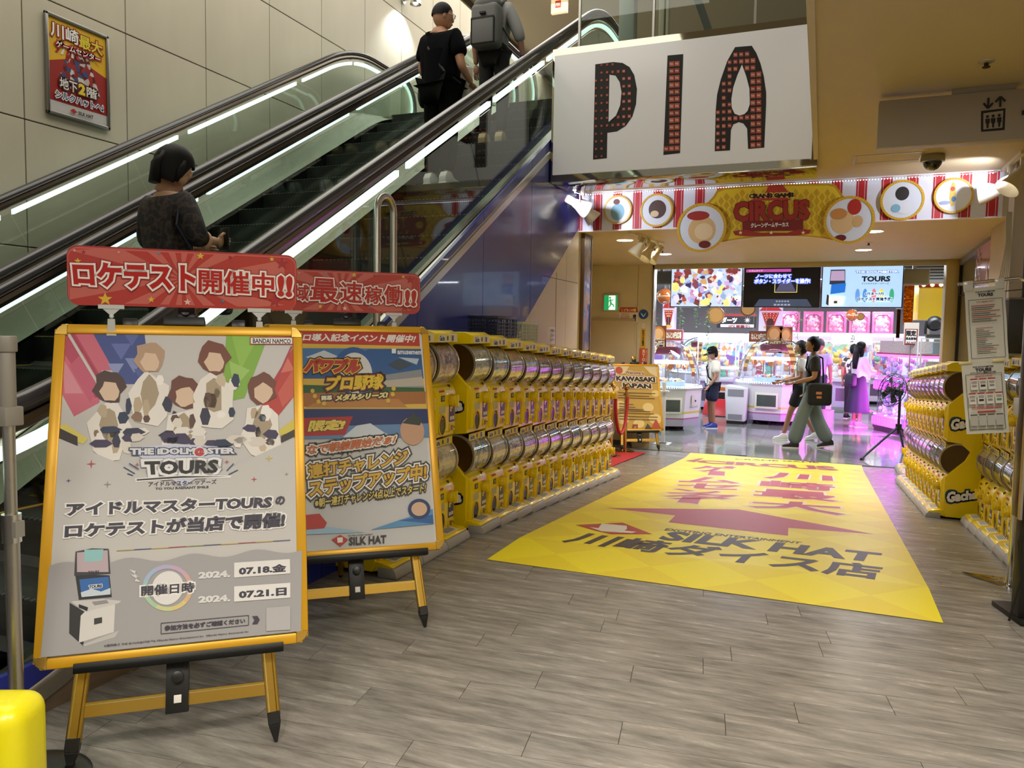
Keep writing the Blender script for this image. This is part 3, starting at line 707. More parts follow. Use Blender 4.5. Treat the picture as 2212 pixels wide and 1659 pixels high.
# loose pink capsules seen in the open end drum
# green and dark baskets on top of the left bank
def basket(name, label, loc, mat, w, d, h, n, cardtext=None):
    t = thing(name, label, 'basket', loc)
    mb = MB(); mb.box((-w/2, -d/2, 0), (w/2, d/2, .008), mat)
    def wall(ax, off):
        L = d if ax == 'y' else w
        k = n if ax == 'y' else n
        for i in range(k+1):
            u = -L/2+L*i/k
            if ax == 'y': mb.box((off-.003, u-.004, 0), (off+.003, u+.004, h), mat)
            else: mb.box((u-.004, off-.003, 0), (u+.004, off+.003, h), mat)
        for j in range(5):
            z = h*.05+h*.85*j/5
            if ax == 'y': mb.box((off-.003, -L/2, z), (off+.003, L/2, z+.008), mat)
            else: mb.box((-L/2, off-.003, z), (L/2, off+.003, z+.008), mat)
    wall('y', -w/2); wall('y', w/2); wall('x', -d/2); wall('x', d/2)
    mb.build('basket_mesh', t, smooth=False)
    r = MB()
    for a, b in (((-w/2-.01, -d/2-.01, h-.012), (w/2+.01, -d/2+.006, h+.012)), ((-w/2-.01, d/2-.006, h-.012), (w/2+.01, d/2+.01, h+.012)), ((-w/2-.01, -d/2, h-.012), (-w/2+.006, d/2, h+.012)), ((w/2-.006, -d/2, h-.012), (w/2+.01, d/2, h+.012))): r.box(a, b, mat)
    r.build('basket_rim', t, bevel=.002)
    return t
GT = fl(6.5)+1.50
basket('green_basket', 'pale green plastic basket on top of the long left machine bank', (-2.62, 6.55, fl(6.55)+1.503), M('#b9c2a0', .4), .28, .38, .17, 9)
basket('dark_basket', 'dark navy plastic basket beside the pale green one', (-2.60, 5.98, fl(5.98)+1.503), M('#1a2038', .4), .26, .42, .17, 9)
t = thing('card_stand', 'small clear card stand with handwritten note beside the green basket', 'card stand', (-2.5, 6.95, fl(6.95)+1.503))
MB().box((-.10, -.09, 0), (.10, .09, .006), M('#d8d2d8', .2)).box((.09, -.09, 0), (.098, .09, .17), M('#e8e2ea', .3)).build('card_holder', t, bevel=.001)
a = Art((.0985, 0, .08), (0, 1, 0), (0, 0, 1)); a.z = .0005
for k, s in enumerate(['カプセルは', 'こちらへ', '入れて下さい']): a.text(s, (-.06, .04-.045*k, .06, .072-.045*k), '#3a3440', .03, px=False)
ao = a.build('note_print', t); ao.matrix_local = frame_mat((.0985, 0, .08), (0, 1, 0), (0, 0, 1))

# ================================================================ FLOOR MAT
mt_ = M('#e8cf1c', .28, noise=.06, nscale=1.2, coat=.1)
mm_ = bpy.data.materials.new('mat_print'); mm_.use_nodes = True; nt = mm_.node_tree; b = nt.nodes['Principled BSDF']
tc = nt.nodes.new('ShaderNodeTexCoord'); mp = nt.nodes.new('ShaderNodeMapping'); mp.inputs['Rotation'].default_value = (0, 0, radians(45)); mp.inputs['Scale'].default_value = (2.2, 2.2, .01)
ck = nt.nodes.new('ShaderNodeTexChecker'); ck.inputs['Scale'].default_value = 1; ck.inputs['Color1'].default_value = (*lin('#f6e416'), 1); ck.inputs['Color2'].default_value = (*lin('#efd81a'), 1)
nt.links.new(tc.outputs['Object'], mp.inputs[0]); nt.links.new(mp.outputs[0], ck.inputs['Vector']); nt.links.new(ck.outputs['Color'], b.inputs['Base Color'])
b.inputs['Roughness'].default_value = .42
ML, MR, MY0, MY1 = -1.98, .655, 4.51, 13.0
t = tag(MB().add([(x, y, fl(y)+.003) for y in [MY0, RY, 6, 7, 8, 9, 10, 11, 12, RY-ZB/RS, MY1] for x in (ML, -.9, .0, MR)],
    [(4*i+j, 4*i+j+1, 4*i+j+5, 4*i+j+4) for i in range(10) for j in range(3)], mm_).build('floor_mat', smooth=False), 'long yellow floor mat with red arrow and big letters', 'floor mat')
matobj = t
class FloorArt(Art):
    """print in floor coordinates (x, y), laid on the mat that follows the ramp"""
    def __init__(s): super().__init__((0, 0, 0), (1, 0, 0), (0, 1, 0), dz=.0006, z0=.0034); s.rough = .45
    def P(s, x, y):
        d = ray(x, y); q = EYE + d*(-EYE.z/d.z)
        if q.y > RY:
            n = Vector((0, RS, 1)); tt = (Vector((0, RY, 0))-EYE).dot(n)/d.dot(n); q = EYE+d*tt
            if q.z < ZB: q = EYE+d*((ZB-EYE.z)/d.z)
        return (q.x, q.y)
    def lay(s, pts, faces, h, z=None):
        s.z += s.dz; s.mb.add([(u, v, fl(v)+s.z) for u, v in pts], faces, s.mat(h)); return s
A = FloorArt(); A.dz = .0004
MAG = '#b5405c'
def sub(pts, n=6):
    out = []
    for i in range(len(pts)):
        a, b = pts[i], pts[(i+1) % len(pts)]
        out += [(a[0]+(b[0]-a[0])*k/n, a[1]+(b[1]-a[1])*k/n) for k in range(n)]
    return out
# arrow (measured in floor metres through the photograph)
ap = [A.P(*p) for p in [(1306, 1098), (1594, 1101), (1889, 1155), (1703, 1141), (1702, 1158), (1444, 1129), (1459, 1114)]]
A.lay([ap[0], ap[1], ap[6]], [[0, 1, 2]], MAG); A.z -= A.dz
A.lay([ap[1], ap[2], ap[3]], [[0, 1, 2]], MAG); A.z -= A.dz
A.lay([ap[1], ap[3], ap[4], ap[5], ap[6]], [[0, 1, 2, 3, 4]], MAG)
DK = '#3a3236'; A.flat = A.z
def Q(*p): return list(p)
A.text('川崎ダイス店', Q((1207, 1172), (1900, 1256), (1908, 1223), (1262, 1150)), DK, .035)
A.text('SILK HAT', Q((1418, 1166), (1895, 1217), (1906, 1196), (1448, 1148)), DK, .045)
A.text('EXCITING ENTERTAINMENT', Q((1434, 1147), (1728, 1176), (1733, 1172), (1440, 1142)), DK, .03)
rp = [(1243, 1135), (1312, 1131), (1345, 1130), (1409, 1154), (1373, 1156), (1288, 1147)]
A.poly([(1243, 1135), (1346, 1130), (1409, 1154), (1290, 1147)][:0] or [(1243, 1135), (1345, 1130), (1409, 1155), (1320, 1155), (1288, 1148)], '#b8392c')
A.poly([(1300, 1132), (1354, 1137), (1354, 1144), (1342, 1152), (1290, 1146)], '#e9e4d4'); A.poly([(1273, 1140), (1300, 1143), (1375, 1150), (1365, 1153), (1300, 1149)], '#e9e4d4')
def vchars(chars, boxes, col, outc):
    for c, q in zip(chars, boxes): A.text(c, q, col, .035, [(.03, outc)])
vchars('川崎最大', [
    Q((1645, 1034), (1800, 1040), (1797, 1029), (1665, 1020)), Q((1640, 1052), (1803, 1063), (1804, 1047), (1645, 1037)),
    Q((1625, 1072), (1815, 1086), (1806, 1066), (1634, 1055)), Q((1612, 1096), (1830, 1116), (1817, 1089), (1622, 1080))], MAG, '#e8dcc6')
vchars('ゲーセンターヘ'[:0]+'ゲームセンタ', [
    Q((1486, 1018), (1590, 1022), (1592, 1008), (1500, 1005)), Q((1528, 1027), (1565, 1029), (1566, 1019), (1534, 1017)), Q((1462, 1043), (1600, 1046), (1598, 1034), (1475, 1029)),
    Q((1455, 1055), (1600, 1060), (1603, 1047), (1468, 1044)), Q((1436, 1066), (1555, 1072), (1560, 1060), (1450, 1056)), Q((1420, 1078), (1590, 1083), (1600, 1068), (1440, 1066))], MAG, '#e8dcc6')
A.text('ー', Q((1462, 1086), (1507, 1090), (1515, 1075), (1475, 1073)), MAG, .25, [(.03, '#e8dcc6')])
A.text('CIRCUS', Q((1500, 1000), (1815, 1018), (1800, 1008), (1510, 994)), '#a03a48', .05, [(.02, '#d8b050')]); A.text('CRANE GAME', Q((1585, 993), (1770, 1001), (1768, 998), (1588, 991)), '#6d2a38', .04)
A.poly([(1480, 996), (1520, 990), (1500, 999)], '#a03a48')
mo = A.build('mat_lettering', matobj)
# small red carpet piece by the rope stands
rc = MB()
pts = [(-3.3, 9.9), (-2.62, 10.0), (-2.66, 12.6), (-3.4, 12.6)]
tag(MB().add([(x, y, fl(y)+.004) for x, y in pts]+[(x, y, fl(y)+.012) for x, y in pts], [(3, 2, 1, 0), (4, 5, 6, 7), (0, 1, 5, 4), (1, 2, 6, 5), (2, 3, 7, 6), (3, 0, 4, 7)], M('#b3161a', .8, noise=.1, nscale=60)).build('red_carpet', smooth=False), 'small red carpet under the gold rope stands', 'carpet')

# ================================================================ EASELS
def easel(name, label, c, yaw, lean, W=.90, H=1.24, floor_z=0.0, legs_back=.62):
    """c = middle of the lower board edge; a right, b up the board, n to the viewer"""
    a = Vector((cos(yaw), sin(yaw), 0)); b = Vector((-sin(yaw)*sin(lean), cos(yaw)*sin(lean), cos(lean))); n = a.cross(b); c = Vector(c)
    t = thing(name, label, 'poster easel', (c.x, c.y, floor_z))
    mw = frame_mat(c-Vector((c.x, c.y, floor_z)), a, b)     # board coordinates: x right, y up the board, z to viewer
    B = MB(); f = .038; ro = .0
    for p, q in (((-W/2+.02, 0, -.018), (W/2-.02, f, .012)), ((-W/2+.02, H-f, -.018), (W/2-.02, H, .012)), ((-W/2, .02, -.018), (-W/2+f, H-.02, .012)), ((W/2-f, .02, -.018), (W/2, H-.02, .012))):
        B.box(p, q, GOLDP, mw)
    fo = B.build('board_frame', t, bevel=.006, seg=2)
    for sx in (-1, 1):
        for sy in (0, 1):
            C = MB()
            pts = [(sx*(W/2-.045+.045*cos(u)), (sy*H)+(1-2*sy)*(.045-.045*sin(u))) for u in [pi/2*i/6 for i in range(7)]]
            poly = pts+[(sx*(W/2-.045), sy*H+(1-2*sy)*.045)]
            if sx*(1-2*sy) > 0: poly = poly[::-1]
            C.prism(poly, 'z', -.02, .014, M('#cfa952', .18, .8), mw)
            C.build('corner_cap', fo, bevel=.003, seg=1)
    po_ = MB().box((-W/2+.02, .02, -.012), (W/2-.02, H-.02, .002), M('#d5d1cd', .35), mw).build('poster_sheet', t, smooth=False)
    # tray and black holders
    MB().box((-W*.36, -.022, -.03), (W*.40, .0, .03), BLACK, mw).box((-W*.36, -.022, .02), (W*.40, .012, .03), BLACK, mw).build('tray', t, bevel=.003)
    MB().box((-.075, H, -.05), (.075, H+.035, .02), BLACK, mw).box((-.03, H+.03, -.06), (.035, H+.10, -.03), BLACK, mw).cyl((.0, H+.07, -.03), (0, H+.07, -.015), .018, RUBBER, 12, T=mw).build('top_clamp', t, bevel=.003)
    MB().box((-.03, H+.09, -.065), (.03, H+.15, -.03), GOLD, mw).build('top_mast', t, bevel=.003)
    # how far down the board plane the floor lies
    down = (c.z-floor_z)/cos(lean)
    for sx in (-1, 1):
        x0, x1 = sx*.325, sx*.20; y0, y1 = -down+.10, H+.03
        d = Vector((x1-x0, y1-y0, 0)).normalized(); q = Vector((-d.y, d.x, 0))*.024; z0, z1 = -.055, -.03
        def bar(p, r, mb, mat, ww=.024, za=z0, zb=z1):
            d = (Vector(r)-Vector(p)).normalized(); q = Vector((-d.y, d.x, 0))*ww; V = []
            for P in (Vector(p), Vector(r)):
                for z in (za, zb):
                    V += [(P.x-q.x, P.y-q.y, z), (P.x+q.x, P.y+q.y, z)]
            mb.add(V, [(0, 1, 3, 2), (4, 6, 7, 5), (0, 2, 6, 4), (1, 5, 7, 3), (2, 3, 7, 6), (0, 4, 5, 1)], mat, mw); return mb
        lg = bar((x0, y0, 0), (x1, y1, 0), MB(), GOLD)
        lo = lg.build('leg', t, bevel=.005, seg=1)
        gm = MB(); bar((x0+.012, y0, 0), (x1+.012, y1-.02, 0), gm, M('#8d6d25', .25, .9), .0018, -.029, -.0285); bar((x0-.014, y0, 0), (x1-.014, y1-.02, 0), gm, M('#f0dc94', .2, .9), .0022, -.029, -.0282)
        gm.build('leg_groove', lo, smooth=False)
        dd_ = (Vector((x0, y0, 0))-Vector((x1, y1, 0))).normalized()
        s_ = Vector((x0, y0, -.0425)); e_ = s_+dd_*.095
        MB().cyl(s_-dd_*.02, s_+dd_*.025, .031, RUBBER, 4, T=mw).cyl(s_+dd_*.025, e_, .030, RUBBER, 4, r2=.004, T=mw).build('foot_tip', lo, bevel=.003, seg=1)
        MB().box((x1-.026, y1-.02, z0-.004), (x1+.026, y1+.012, z1+.004), RUBBER, mw).build('leg_cap', lo, bevel=.003)
    yb = -down*.42; wx = .325-.125*((yb+down)/(H+down))
    MB().box((-wx, yb-.024, -.052), (wx, yb+.024, -.034), GOLD, mw).box((-wx, yb+.014, -.034), (wx, yb+.018, -.0335), M('#f0dc94', .2, .9), mw).build('cross_bar', t, bevel=.003, seg=1)
    MB().box((-.038, yb-.045, -.058), (.036, -.02, -.02), BLACK, mw).cyl((0, -.07, -.02), (0, -.07, 0), .02, RUBBER, 12, T=mw).box((-.012, yb-.012, -.02), (.014, yb+.016, -.0185), WHT, mw).build('centre_bracket', t, bevel=.003)
    # rear leg
    nb = Vector((-sin(yaw), cos(yaw), 0))
    top = c+b*(H*.72)-n*.05; ft = Vector((top.x, top.y, floor_z+.02))+nb*.42
    MB().cyl(top-Vector((c.x, c.y, floor_z)), ft-Vector((c.x, c.y, floor_z)), .018, GOLD, 4).cyl(ft-Vector((c.x, c.y, floor_z))+Vector((0, 0, .05)), ft-Vector((c.x, c.y, floor_z))-Vector((0, 0, .018)), .026, RUBBER, 8, r2=.008).build('rear_leg', t)
    return t, c, a, b, po_
def art_on(sheet, A, name='printed_sheet'):
    o = A.build(name, sheet); top = sheet.parent.location
    o.matrix_local = frame_mat(A.o-top, A.a, A.b); return o
ez1, c1, a1, b1, sh1 = easel('poster_easel', 'nearest gold easel with white and grey event poster', (-2.076, 2.009, .329), radians(40.2), radians(19.6))
n1 = a1.cross(b1)
A = Art(c1+n1*.0022, a1, b1, dz=.00012)
PX = [(152, 716), (640, 722), (650, 1362), (102, 1420)]
A.poly([(139, 716), (638, 727), (650, 1363), (89, 1420)], '#c6c3c0')
A.poly([(139, 716), (200, 716), (275, 800), (220, 800), (215, 870), (160, 900), (133, 850)], '#c96478'); A.poly([(139, 716), (160, 716), (240, 850), (205, 860), (136, 760)], '#b4415e')
A.poly([(134, 770), (180, 850), (140, 850)], '#d48796'); A.poly([(150, 790), (195, 870), (215, 830), (180, 760)], '#c25671')
A.poly([(199, 717), (312, 720), (326, 830), (262, 830)], '#3c4c8c')
for x, y, s, h in [(262, 760, 22, '#5e6cab'), (290, 790, 20, '#7e89bd'), (250, 800, 18, '#8d96c2'), (285, 735, 16, '#5563a0'), (305, 810, 16, '#4d5b9c')]: A.poly([(x-s, y-s*.8), (x+s, y-s*.8), (x, y+s*.8)], h)
A.poly([(489, 722), (580, 725), (528, 860), (478, 870)], '#7fae3b'); A.poly([(500, 722), (560, 724), (520, 800)], '#8fbc4a'); A.poly([(495, 780), (540, 800), (505, 840)], '#9cc460')
A.poly([(638, 744), (640, 850), (600, 900), (560, 870)], '#b8382e'); A.poly([(638, 790), (639, 850), (610, 880), (600, 850)], '#c65848'); A.poly([(620, 770), (636, 800), (606, 806)], '#cf6d5c')
A.poly([(141, 716), (149, 717), (252, 890), (246, 892)], '#c9c3c0'); A.poly([(153, 718), (156, 718), (256, 884), (254, 886)], '#a63748'); A.poly([(628, 748), (633, 748), (586, 850), (583, 848)], '#a63748')
A.poly([(127, 920), (142, 916), (190, 948), (180, 960), (130, 940)], '#d9cb62'); A.poly([(127, 924), (168, 944), (168, 965), (124, 945)], '#38302e'); A.poly([(636, 905), (636, 930), (590, 948), (588, 940)], '#d2c24e'); A.poly([(641, 925), (641, 941), (607, 957), (607, 943)], '#38302e')
# the crowd of figures is left as loose plain colour patches
rnd = random.Random(3); zb_ = A.z
cols = ['#e9e4dc', '#f0ece6', '#ddd6ca', '#c9b79c', '#b9a68a', '#ece6df', '#2b2c44', '#8a6c54', '#22304e', '#5a4034']
def blob(x, y, rx, ry, h, k=9, lv=1):
    A.z = zb_+lv*A.dz; ph = rnd.uniform(0, 6); A.poly([(x+rx*cos(i*6.283/k)*(1+.18*sin(3*i+ph)), y+ry*sin(i*6.283/k)*(1+.12*cos(2*i+ph))) for i in range(k)][::-1], h)
for (x, y, s_, hc, j) in [(236, 838, 1.0, '#47302a', 0), (323, 775, .95, '#b39478', 1), (398, 850, 1.0, '#6a3a2c', 2), (462, 775, 1.0, '#74402c', 3), (566, 842, .95, '#6e3d2e', 4)]:
    blob(x, y+95*s_, 46*s_, 62*s_, '#e6e1d9', 11, 2+j*3); blob(x, y+80*s_, 20*s_, 40*s_, '#a8977c', 8, 3+j*3)
    for k in range(9): blob(x+rnd.gauss(0, 30), y+rnd.uniform(45, 130), rnd.uniform(6, 13), rnd.uniform(8, 20), cols[rnd.randrange(len(cols))], 6, 3+j*3+(k % 2))
    blob(x, y-2, 33*s_, 36*s_, hc, 13, 4+j*3); blob(x+2, y+8*s_, 21*s_, 22*s_, '#d9bda2', 12, 5+j*3)
for k in range(26): blob(rnd.uniform(200, 600), rnd.uniform(925, 962), rnd.uniform(14, 26), rnd.uniform(7, 12), ['#22304e', '#2a2c46', '#1d2034', '#e4dfd8', '#d8d0c6', '#3b3354'][rnd.randrange(6)], 6, 18+(k % 4))
A.z = zb_+23*A.dz
# lower white wedge over the patches
A.poly([(124, 946), (395, 1058), (648, 942), (650, 1363), (89, 1420)], '#c6c3c0'); A.poly([(168, 945), (168, 970), (124, 946)], '#38302e') if 0 else None
A.poly([(300, 985), (395, 1052), (480, 1000), (470, 965), (390, 960), (310, 965)], '#c9cbe0')
A.quad(540, 729, 633, 745, '#b8363c'); A.quad(542, 731, 631, 743.5, '#e8e4e0'); A.text('BANDAI NAMCO', [(546, 742.5), (628, 743.5), (628, 733.5), (546, 732)], '#2c2526', .03)
A.text('THE iDOLM@STER', [(281, 987), (508, 984), (508, 967), (281, 968)], '#d9d9de', .06, [(.004, '#39486c')])
A.text('@', [(420, 987), (443, 986), (443, 967), (420, 968)], '#b8343c', .05, [(.004, '#e4e0e0')])
A.text('TOURS', [(315, 1027), (470, 1023), (474, 993), (312, 997)], '#1d1c1e', .05, [(.010, '#e8e6e6'), (.0125, '#8b95a8')])
A.poly([(292, 1034), (392, 1027), (500, 1028), (498, 1033), (392, 1035), (294, 1042)], '#e8e6e6'); A.poly([(296, 1036), (392, 1029), (495, 1030), (392, 1033), (296, 1039)], '#2a2a2e')
A.text('アイドルマスター ツアーズ', [(321, 1052), (468, 1046), (468, 1036), (321, 1041)], '#2a3440', .02)
A.text('TO YOU RADIANT SMILE', [(336, 1059), (451, 1055), (451, 1050), (336, 1054)], '#32353a', .03)
for x, y, h, s in [(198, 1003, '#b8434e', 11), (581, 991, '#cdb850', 9), (149, 1039, '#3f4e86', 6), (233, 1047, '#8e9096', 9), (549, 1036, '#b8434e', 7), (619, 1025, '#8fa050', 5), (297, 1004, '#b84350', 6), (490, 998, '#b84350', 6)]: A.star(x, y, s, h, 4, .22)
for x0, y0, x1, y1 in [(268, 1010, 292, 1024), (280, 1002, 300, 1014), (505, 1002, 490, 1018), (514, 1016, 494, 1026), (276, 1024, 288, 1028)]: A.line(x0, y0, x1, y1, .004, '#2d4668')
TC = '#3f3c4a'
A.text('アイドルマスターTOURS', [(145, 1116), (586, 1099), (590, 1070), (145, 1087)], TC, .055, [(.005, '#efedea')]); A.text('の', [(594, 1092), (615, 1091), (616, 1071), (595, 1073)], TC, .05)
A.text('ロケテストが当店で開催!', [(140, 1165), (614, 1141), (618, 1106), (142, 1132)], TC, .055, [(.005, '#efedea')])
for i, h in enumerate(['#a8a447', '#3a4a84', '#cbb64c', '#ad3a44', '#8a9a48', '#3a4a84', '#cbb64c', '#ad3a44', '#c0a040', '#3a4a84']): A.line(253+i*37.4, 1190-i*2.3, 253+(i+1)*37.4, 1190-(i+1)*2.3, .0025, h)
wave = [(108, 1226)]+[(110+i*13.5, 1222-i*.87-6*sin(i*.62)) for i in range(41)]+[(652, 1189), (650, 1363), (89, 1420)]
A.poly(wave, '#a3a1a3')
# cabinet picture
A.poly([(152, 1302), (185, 1322), (182, 1396), (151, 1368)], '#2b2b2e'); A.poly([(184, 1322), (250, 1305), (247, 1365), (172, 1388), (176, 1330)], '#d5d3cf'); A.poly([(155, 1299), (225, 1294), (263, 1298), (258, 1303), (185, 1322)], '#c9c6c4'); A.poly([(180, 1392), (258, 1362), (250, 1376), (184, 1396)], '#bdbbb8')
A.poly([(164, 1240), (238, 1243), (243, 1290), (172, 1296)], '#26272c'); A.poly([(173, 1252), (236, 1246), (240, 1284), (178, 1290)], '#2f67ad'); A.poly([(176, 1280), (200, 1272), (220, 1278), (240, 1270), (240, 1284), (178, 1290)], '#c8d4e0')
A.poly([(165, 1192), (200, 1185), (236, 1186), (240, 1240), (162, 1244)], '#3a3a40'); A.poly([(168, 1194), (234, 1189), (236, 1236), (168, 1236)], '#b9a7ae'); A.poly([(184, 1188), (225, 1187), (222, 1212), (184, 1214)], '#8fc3c4'); A.text('TOURS', [(192, 1241), (216, 1239), (216, 1232), (192, 1234)], '#26262a', .04); A.text('TOURS', [(194, 1272), (222, 1269), (222, 1262), (194, 1265)], '#26262a', .04, [(.002, '#dfe6ee')])
A.poly([(205, 1336), (222, 1333), (222, 1345), (205, 1349)], '#3a3a3c'); A.poly([(200, 1300), (232, 1296), (236, 1302), (206, 1307)], '#8f8f94'); A.poly([(172, 1305), (192, 1312), (190, 1320), (172, 1312)], '#202024')
# date block
for k in range(36):
    a0, a1_ = 2*pi*k/36, 2*pi*(k+1)/36; h = ['#d8b48c', '#d9c784', '#c7cf96', '#a9c9a8', '#9cc4c4', '#a3b8d2', '#b3aed0', '#c4a8c0', '#d2a8a4'][k//4]
    A.poly([(363+54*cos(a0), 1270+50*sin(a0)), (363+54*cos(a1_), 1270+50*sin(a1_)), (363+44*cos(a1_), 1270+41*sin(a1_)), (363+44*cos(a0), 1270+41*sin(a0))], h); A.z -= A.dz
A.z += A.dz
A.ell(363, 1270, 34, 36, '#e2e0df'); A.text('開催日時', [(306, 1288), (420, 1280), (421, 1257), (306, 1266)], TC, .035, [(.005, '#efedea')])
for x0, y0 in [(281, 1240), (284, 1250)]: A.poly([(x0-2, y0-10), (x0+22, y0+8), (x0+8, y0+6), (x0+14, y0-6)], '#d5d3d2')
A.text('2024.', [(429, 1251), (498, 1247), (498, 1232), (429, 1236)], '#dcdada', .06); A.text('2024.', [(429, 1303), (498, 1299), (498, 1284), (429, 1288)], '#dcdada', .06)
A.poly([(506, 1216), (626, 1208), (627, 1239), (506, 1248)], '#e3e1df'); A.text('07.18.金', [(516, 1243), (619, 1235), (619, 1218), (516, 1224)], TC, .055)
A.poly([(506, 1267), (627, 1259), (627, 1291), (506, 1300)], '#e3e1df'); A.text('07.21.日', [(516, 1294), (619, 1286), (619, 1269), (516, 1276)], TC, .055)
for x0, y0, x1, y1 in [(349, 1346, 537, 1329), (349, 1369, 537, 1350), (349, 1346, 349, 1369), (537, 1329, 537, 1350)]: A.line(x0, y0, x1, y1, .002, TC)
A.text('参加方法を必ずご確認ください', [(356, 1363), (530, 1346), (530, 1335), (356, 1351)], TC, .04); A.text('»', [(545, 1348), (561, 1347), (561, 1330), (545, 1331)], TC, .05)
A.text('©窪岡俊之 THE IDOLM@STER™& ©Bandai Namco Entertainment Inc.  ©Bandai Namco Amusement Inc.', [(226, 1398), (538, 1366), (538, 1361), (226, 1392)], '#4d4b50', .02, res=1)
A.poly([(575, 1313), (627, 1309), (627, 1360), (575, 1363)], '#b3b1b2')
art_on(sh1, A)
ez2, c2, a2, b2, sh2 = easel('poster_easel', 'second gold easel with blue and white baseball game event poster', (-2.118, 3.20, .364), radians(40.3), radians(22))
n2 = a2.cross(b2)
A = Art(c2+n2*.0022, a2, b2, dz=.00014)
A.poly([(590, 715), (905, 719), (938, 1172), (590, 1200)], '#c9c9c8')
A.poly([(590, 716), (905, 719), (907, 748), (590, 741)], '#b8372a'); A.text('ロ導入記念イベント開催中!', [(655, 737), (896, 741), (899, 723), (655, 720)], '#ece8e4', .035, shear=.2)
A.poly([(590, 741), (907, 748), (922, 884), (590, 884)], '#d9b54a')
A.poly([(590, 752), (909, 754), (915, 818), (590, 818)], '#2d5a94'); A.poly([(590, 752), (800, 753), (700, 800), (590, 790)], '#4677ae'); A.poly([(660, 772), (700, 757), (730, 770), (700, 782)], '#c9d3dc'); A.poly([(860, 772), (905, 775), (900, 788)], '#b6c3d0')
A.poly([(780, 818), (910, 798), (916, 842), (780, 845)], '#8a8e92'); A.poly([(800, 826), (912, 814), (915, 834), (790, 838)], '#b9b0a2'); A.poly([(590, 830), (916, 838), (919, 862), (590, 862)], '#2f5a2c'); A.poly([(590, 850), (919, 846), (920, 872), (590, 880)], '#a4682c'); A.poly([(700, 862), (860, 862), (880, 880), (660, 880)], '#b97f3f')
A.ell(766, 802, 45, 52, '#2b5a9c'); A.ell(768, 806, 36, 44, '#d8d8d6')
A.poly([(838, 788), (862, 775), (890, 788), (862, 800)], '#3c4a56')
A.text('パワプル', [(656, 805), (778, 808), (782, 775), (660, 773)], '#b8342a', .09, [(.006, '#ddb43c'), (.012, '#3a1d14')], shear=.15)
A.text('プロ野球', [(702, 846), (830, 841), (828, 808), (706, 812)], '#e3c22c', .06, [(.006, '#7c2a1c'), (.012, '#2a1d20')], shear=.1)
A.text('開幕', [(694, 866), (718, 865), (718, 854), (694, 855)], '#e6dfc0', .05, [(.005, '#33241c')]); A.text('メダルシリーズ!', [(724, 868), (838, 860), (838, 846), (724, 852)], '#e3d088', .09, [(.006, '#33241c')], shear=.2)
for x, y in [(675, 845), (680, 856), (688, 868), (700, 872), (850, 840), (848, 852), (838, 866)]: A.ell(x, y, 4.5, 5, '#d6b13a', 12)
A.quad(846, 754, 855, 764, '#dfe4ea'); A.text('amusement', [(858, 766), (912, 767), (912, 757), (858, 756)], '#dfe4ea', .03)
A.poly([(590, 884), (922, 884), (928, 945), (590, 945)], '#1d2f66'); A.poly([(590, 925), (928, 915), (930, 945), (590, 950)], '#5f86b4'); A.poly([(740, 945), (770, 920), (800, 915), (830, 935), (850, 945)], '#cfd8e0')
A.poly([(590, 906), (762, 900), (745, 940), (590, 945)], '#b3261e'); A.text('限定!', [(666, 934), (742, 930), (748, 906), (668, 908)], '#e8cf5c', .08, [(.004, '#5c3a12')], shear=.15)
A.text('なで朝練開始だぁ!', [(662, 985), (850, 960), (858, 938), (664, 962)], '#c2642a', .04, [(.006, '#f0ece4'), (.014, '#4a443c')])
A.text('連打チャレンジ', [(668, 1038), (876, 1004), (882, 972), (664, 1004)], '#d9ae2e', .04, [(.005, '#5a3a10'), (.012, '#f0ede6'), (.020, '#4c4840')])
A.text('ステップアップ中!', [(668, 1076), (920, 1036), (922, 1002), (666, 1040)], '#d9ae2e', .04, [(.005, '#5a3a10'), (.012, '#f0ede6'), (.020, '#4c4840')])
A.text('※朝一連打チャレンジ4点以上でスタート!', [(680, 1098), (918, 1064), (920, 1044), (680, 1078)], '#dfc766', .025, [(.006, '#3c3424')])
A.poly([(590, 1150), (680, 1135), (790, 1150), (590, 1158)], '#9ec0d8'); A.poly([(800, 1145), (934, 1100), (936, 1132)], '#5a93c0'); A.poly([(860, 1125), (934, 1112), (936, 1132)], '#2f62a0')
A.poly([(590, 1120), (690, 1110), (706, 1130), (700, 1142), (590, 1150)], '#b8382c')
A.ell(905, 1100, 24, 22, '#2c3f6e'); A.ell(905, 1100, 17, 15, '#d8b494'); A.ell(890, 932, 26, 30, '#c89c7c'); A.poly([(868, 915), (892, 893), (912, 908), (906, 920)], '#2f3a34')
A.poly([(716, 1166), (735, 1156), (752, 1166), (735, 1181)], '#bb3226'); A.poly([(728, 1162), (740, 1161), (740, 1172), (729, 1173)], '#ece6e0'); A.text('SILK HAT', [(753, 1179), (834, 1174), (834, 1156), (753, 1161)], '#35302e', .035); A.text('EXCITING ENTERTAINMENT', [(752, 1159), (805, 1156), (805, 1153), (752, 1156)], '#35302e', .02, res=1)
art_on(sh2, A)
ez3, c3, a3, b3, sh3 = easel('poster_easel', 'distant gold easel with gold Welcome to Kawasaki Japan poster behind the rope stands', (-2.82, 12.845, -.169), radians(31.8), radians(17.4), .86, 1.187, ZB)
n3 = a3.cross(b3)
A = Art(c3+n3*.003, a3, b3, dz=.0006)
A.poly([(1324, 788), (1418, 794), (1429, 929), (1334, 926)], '#c4a24a'); A.poly([(1324, 788), (1360, 790), (1350, 806), (1326, 812)], '#e8d9b4'); A.poly([(1390, 791), (1418, 794), (1420, 815), (1404, 806)], '#e6d6b0'); A.ell(1337, 800, 8, 8, '#c3512c')
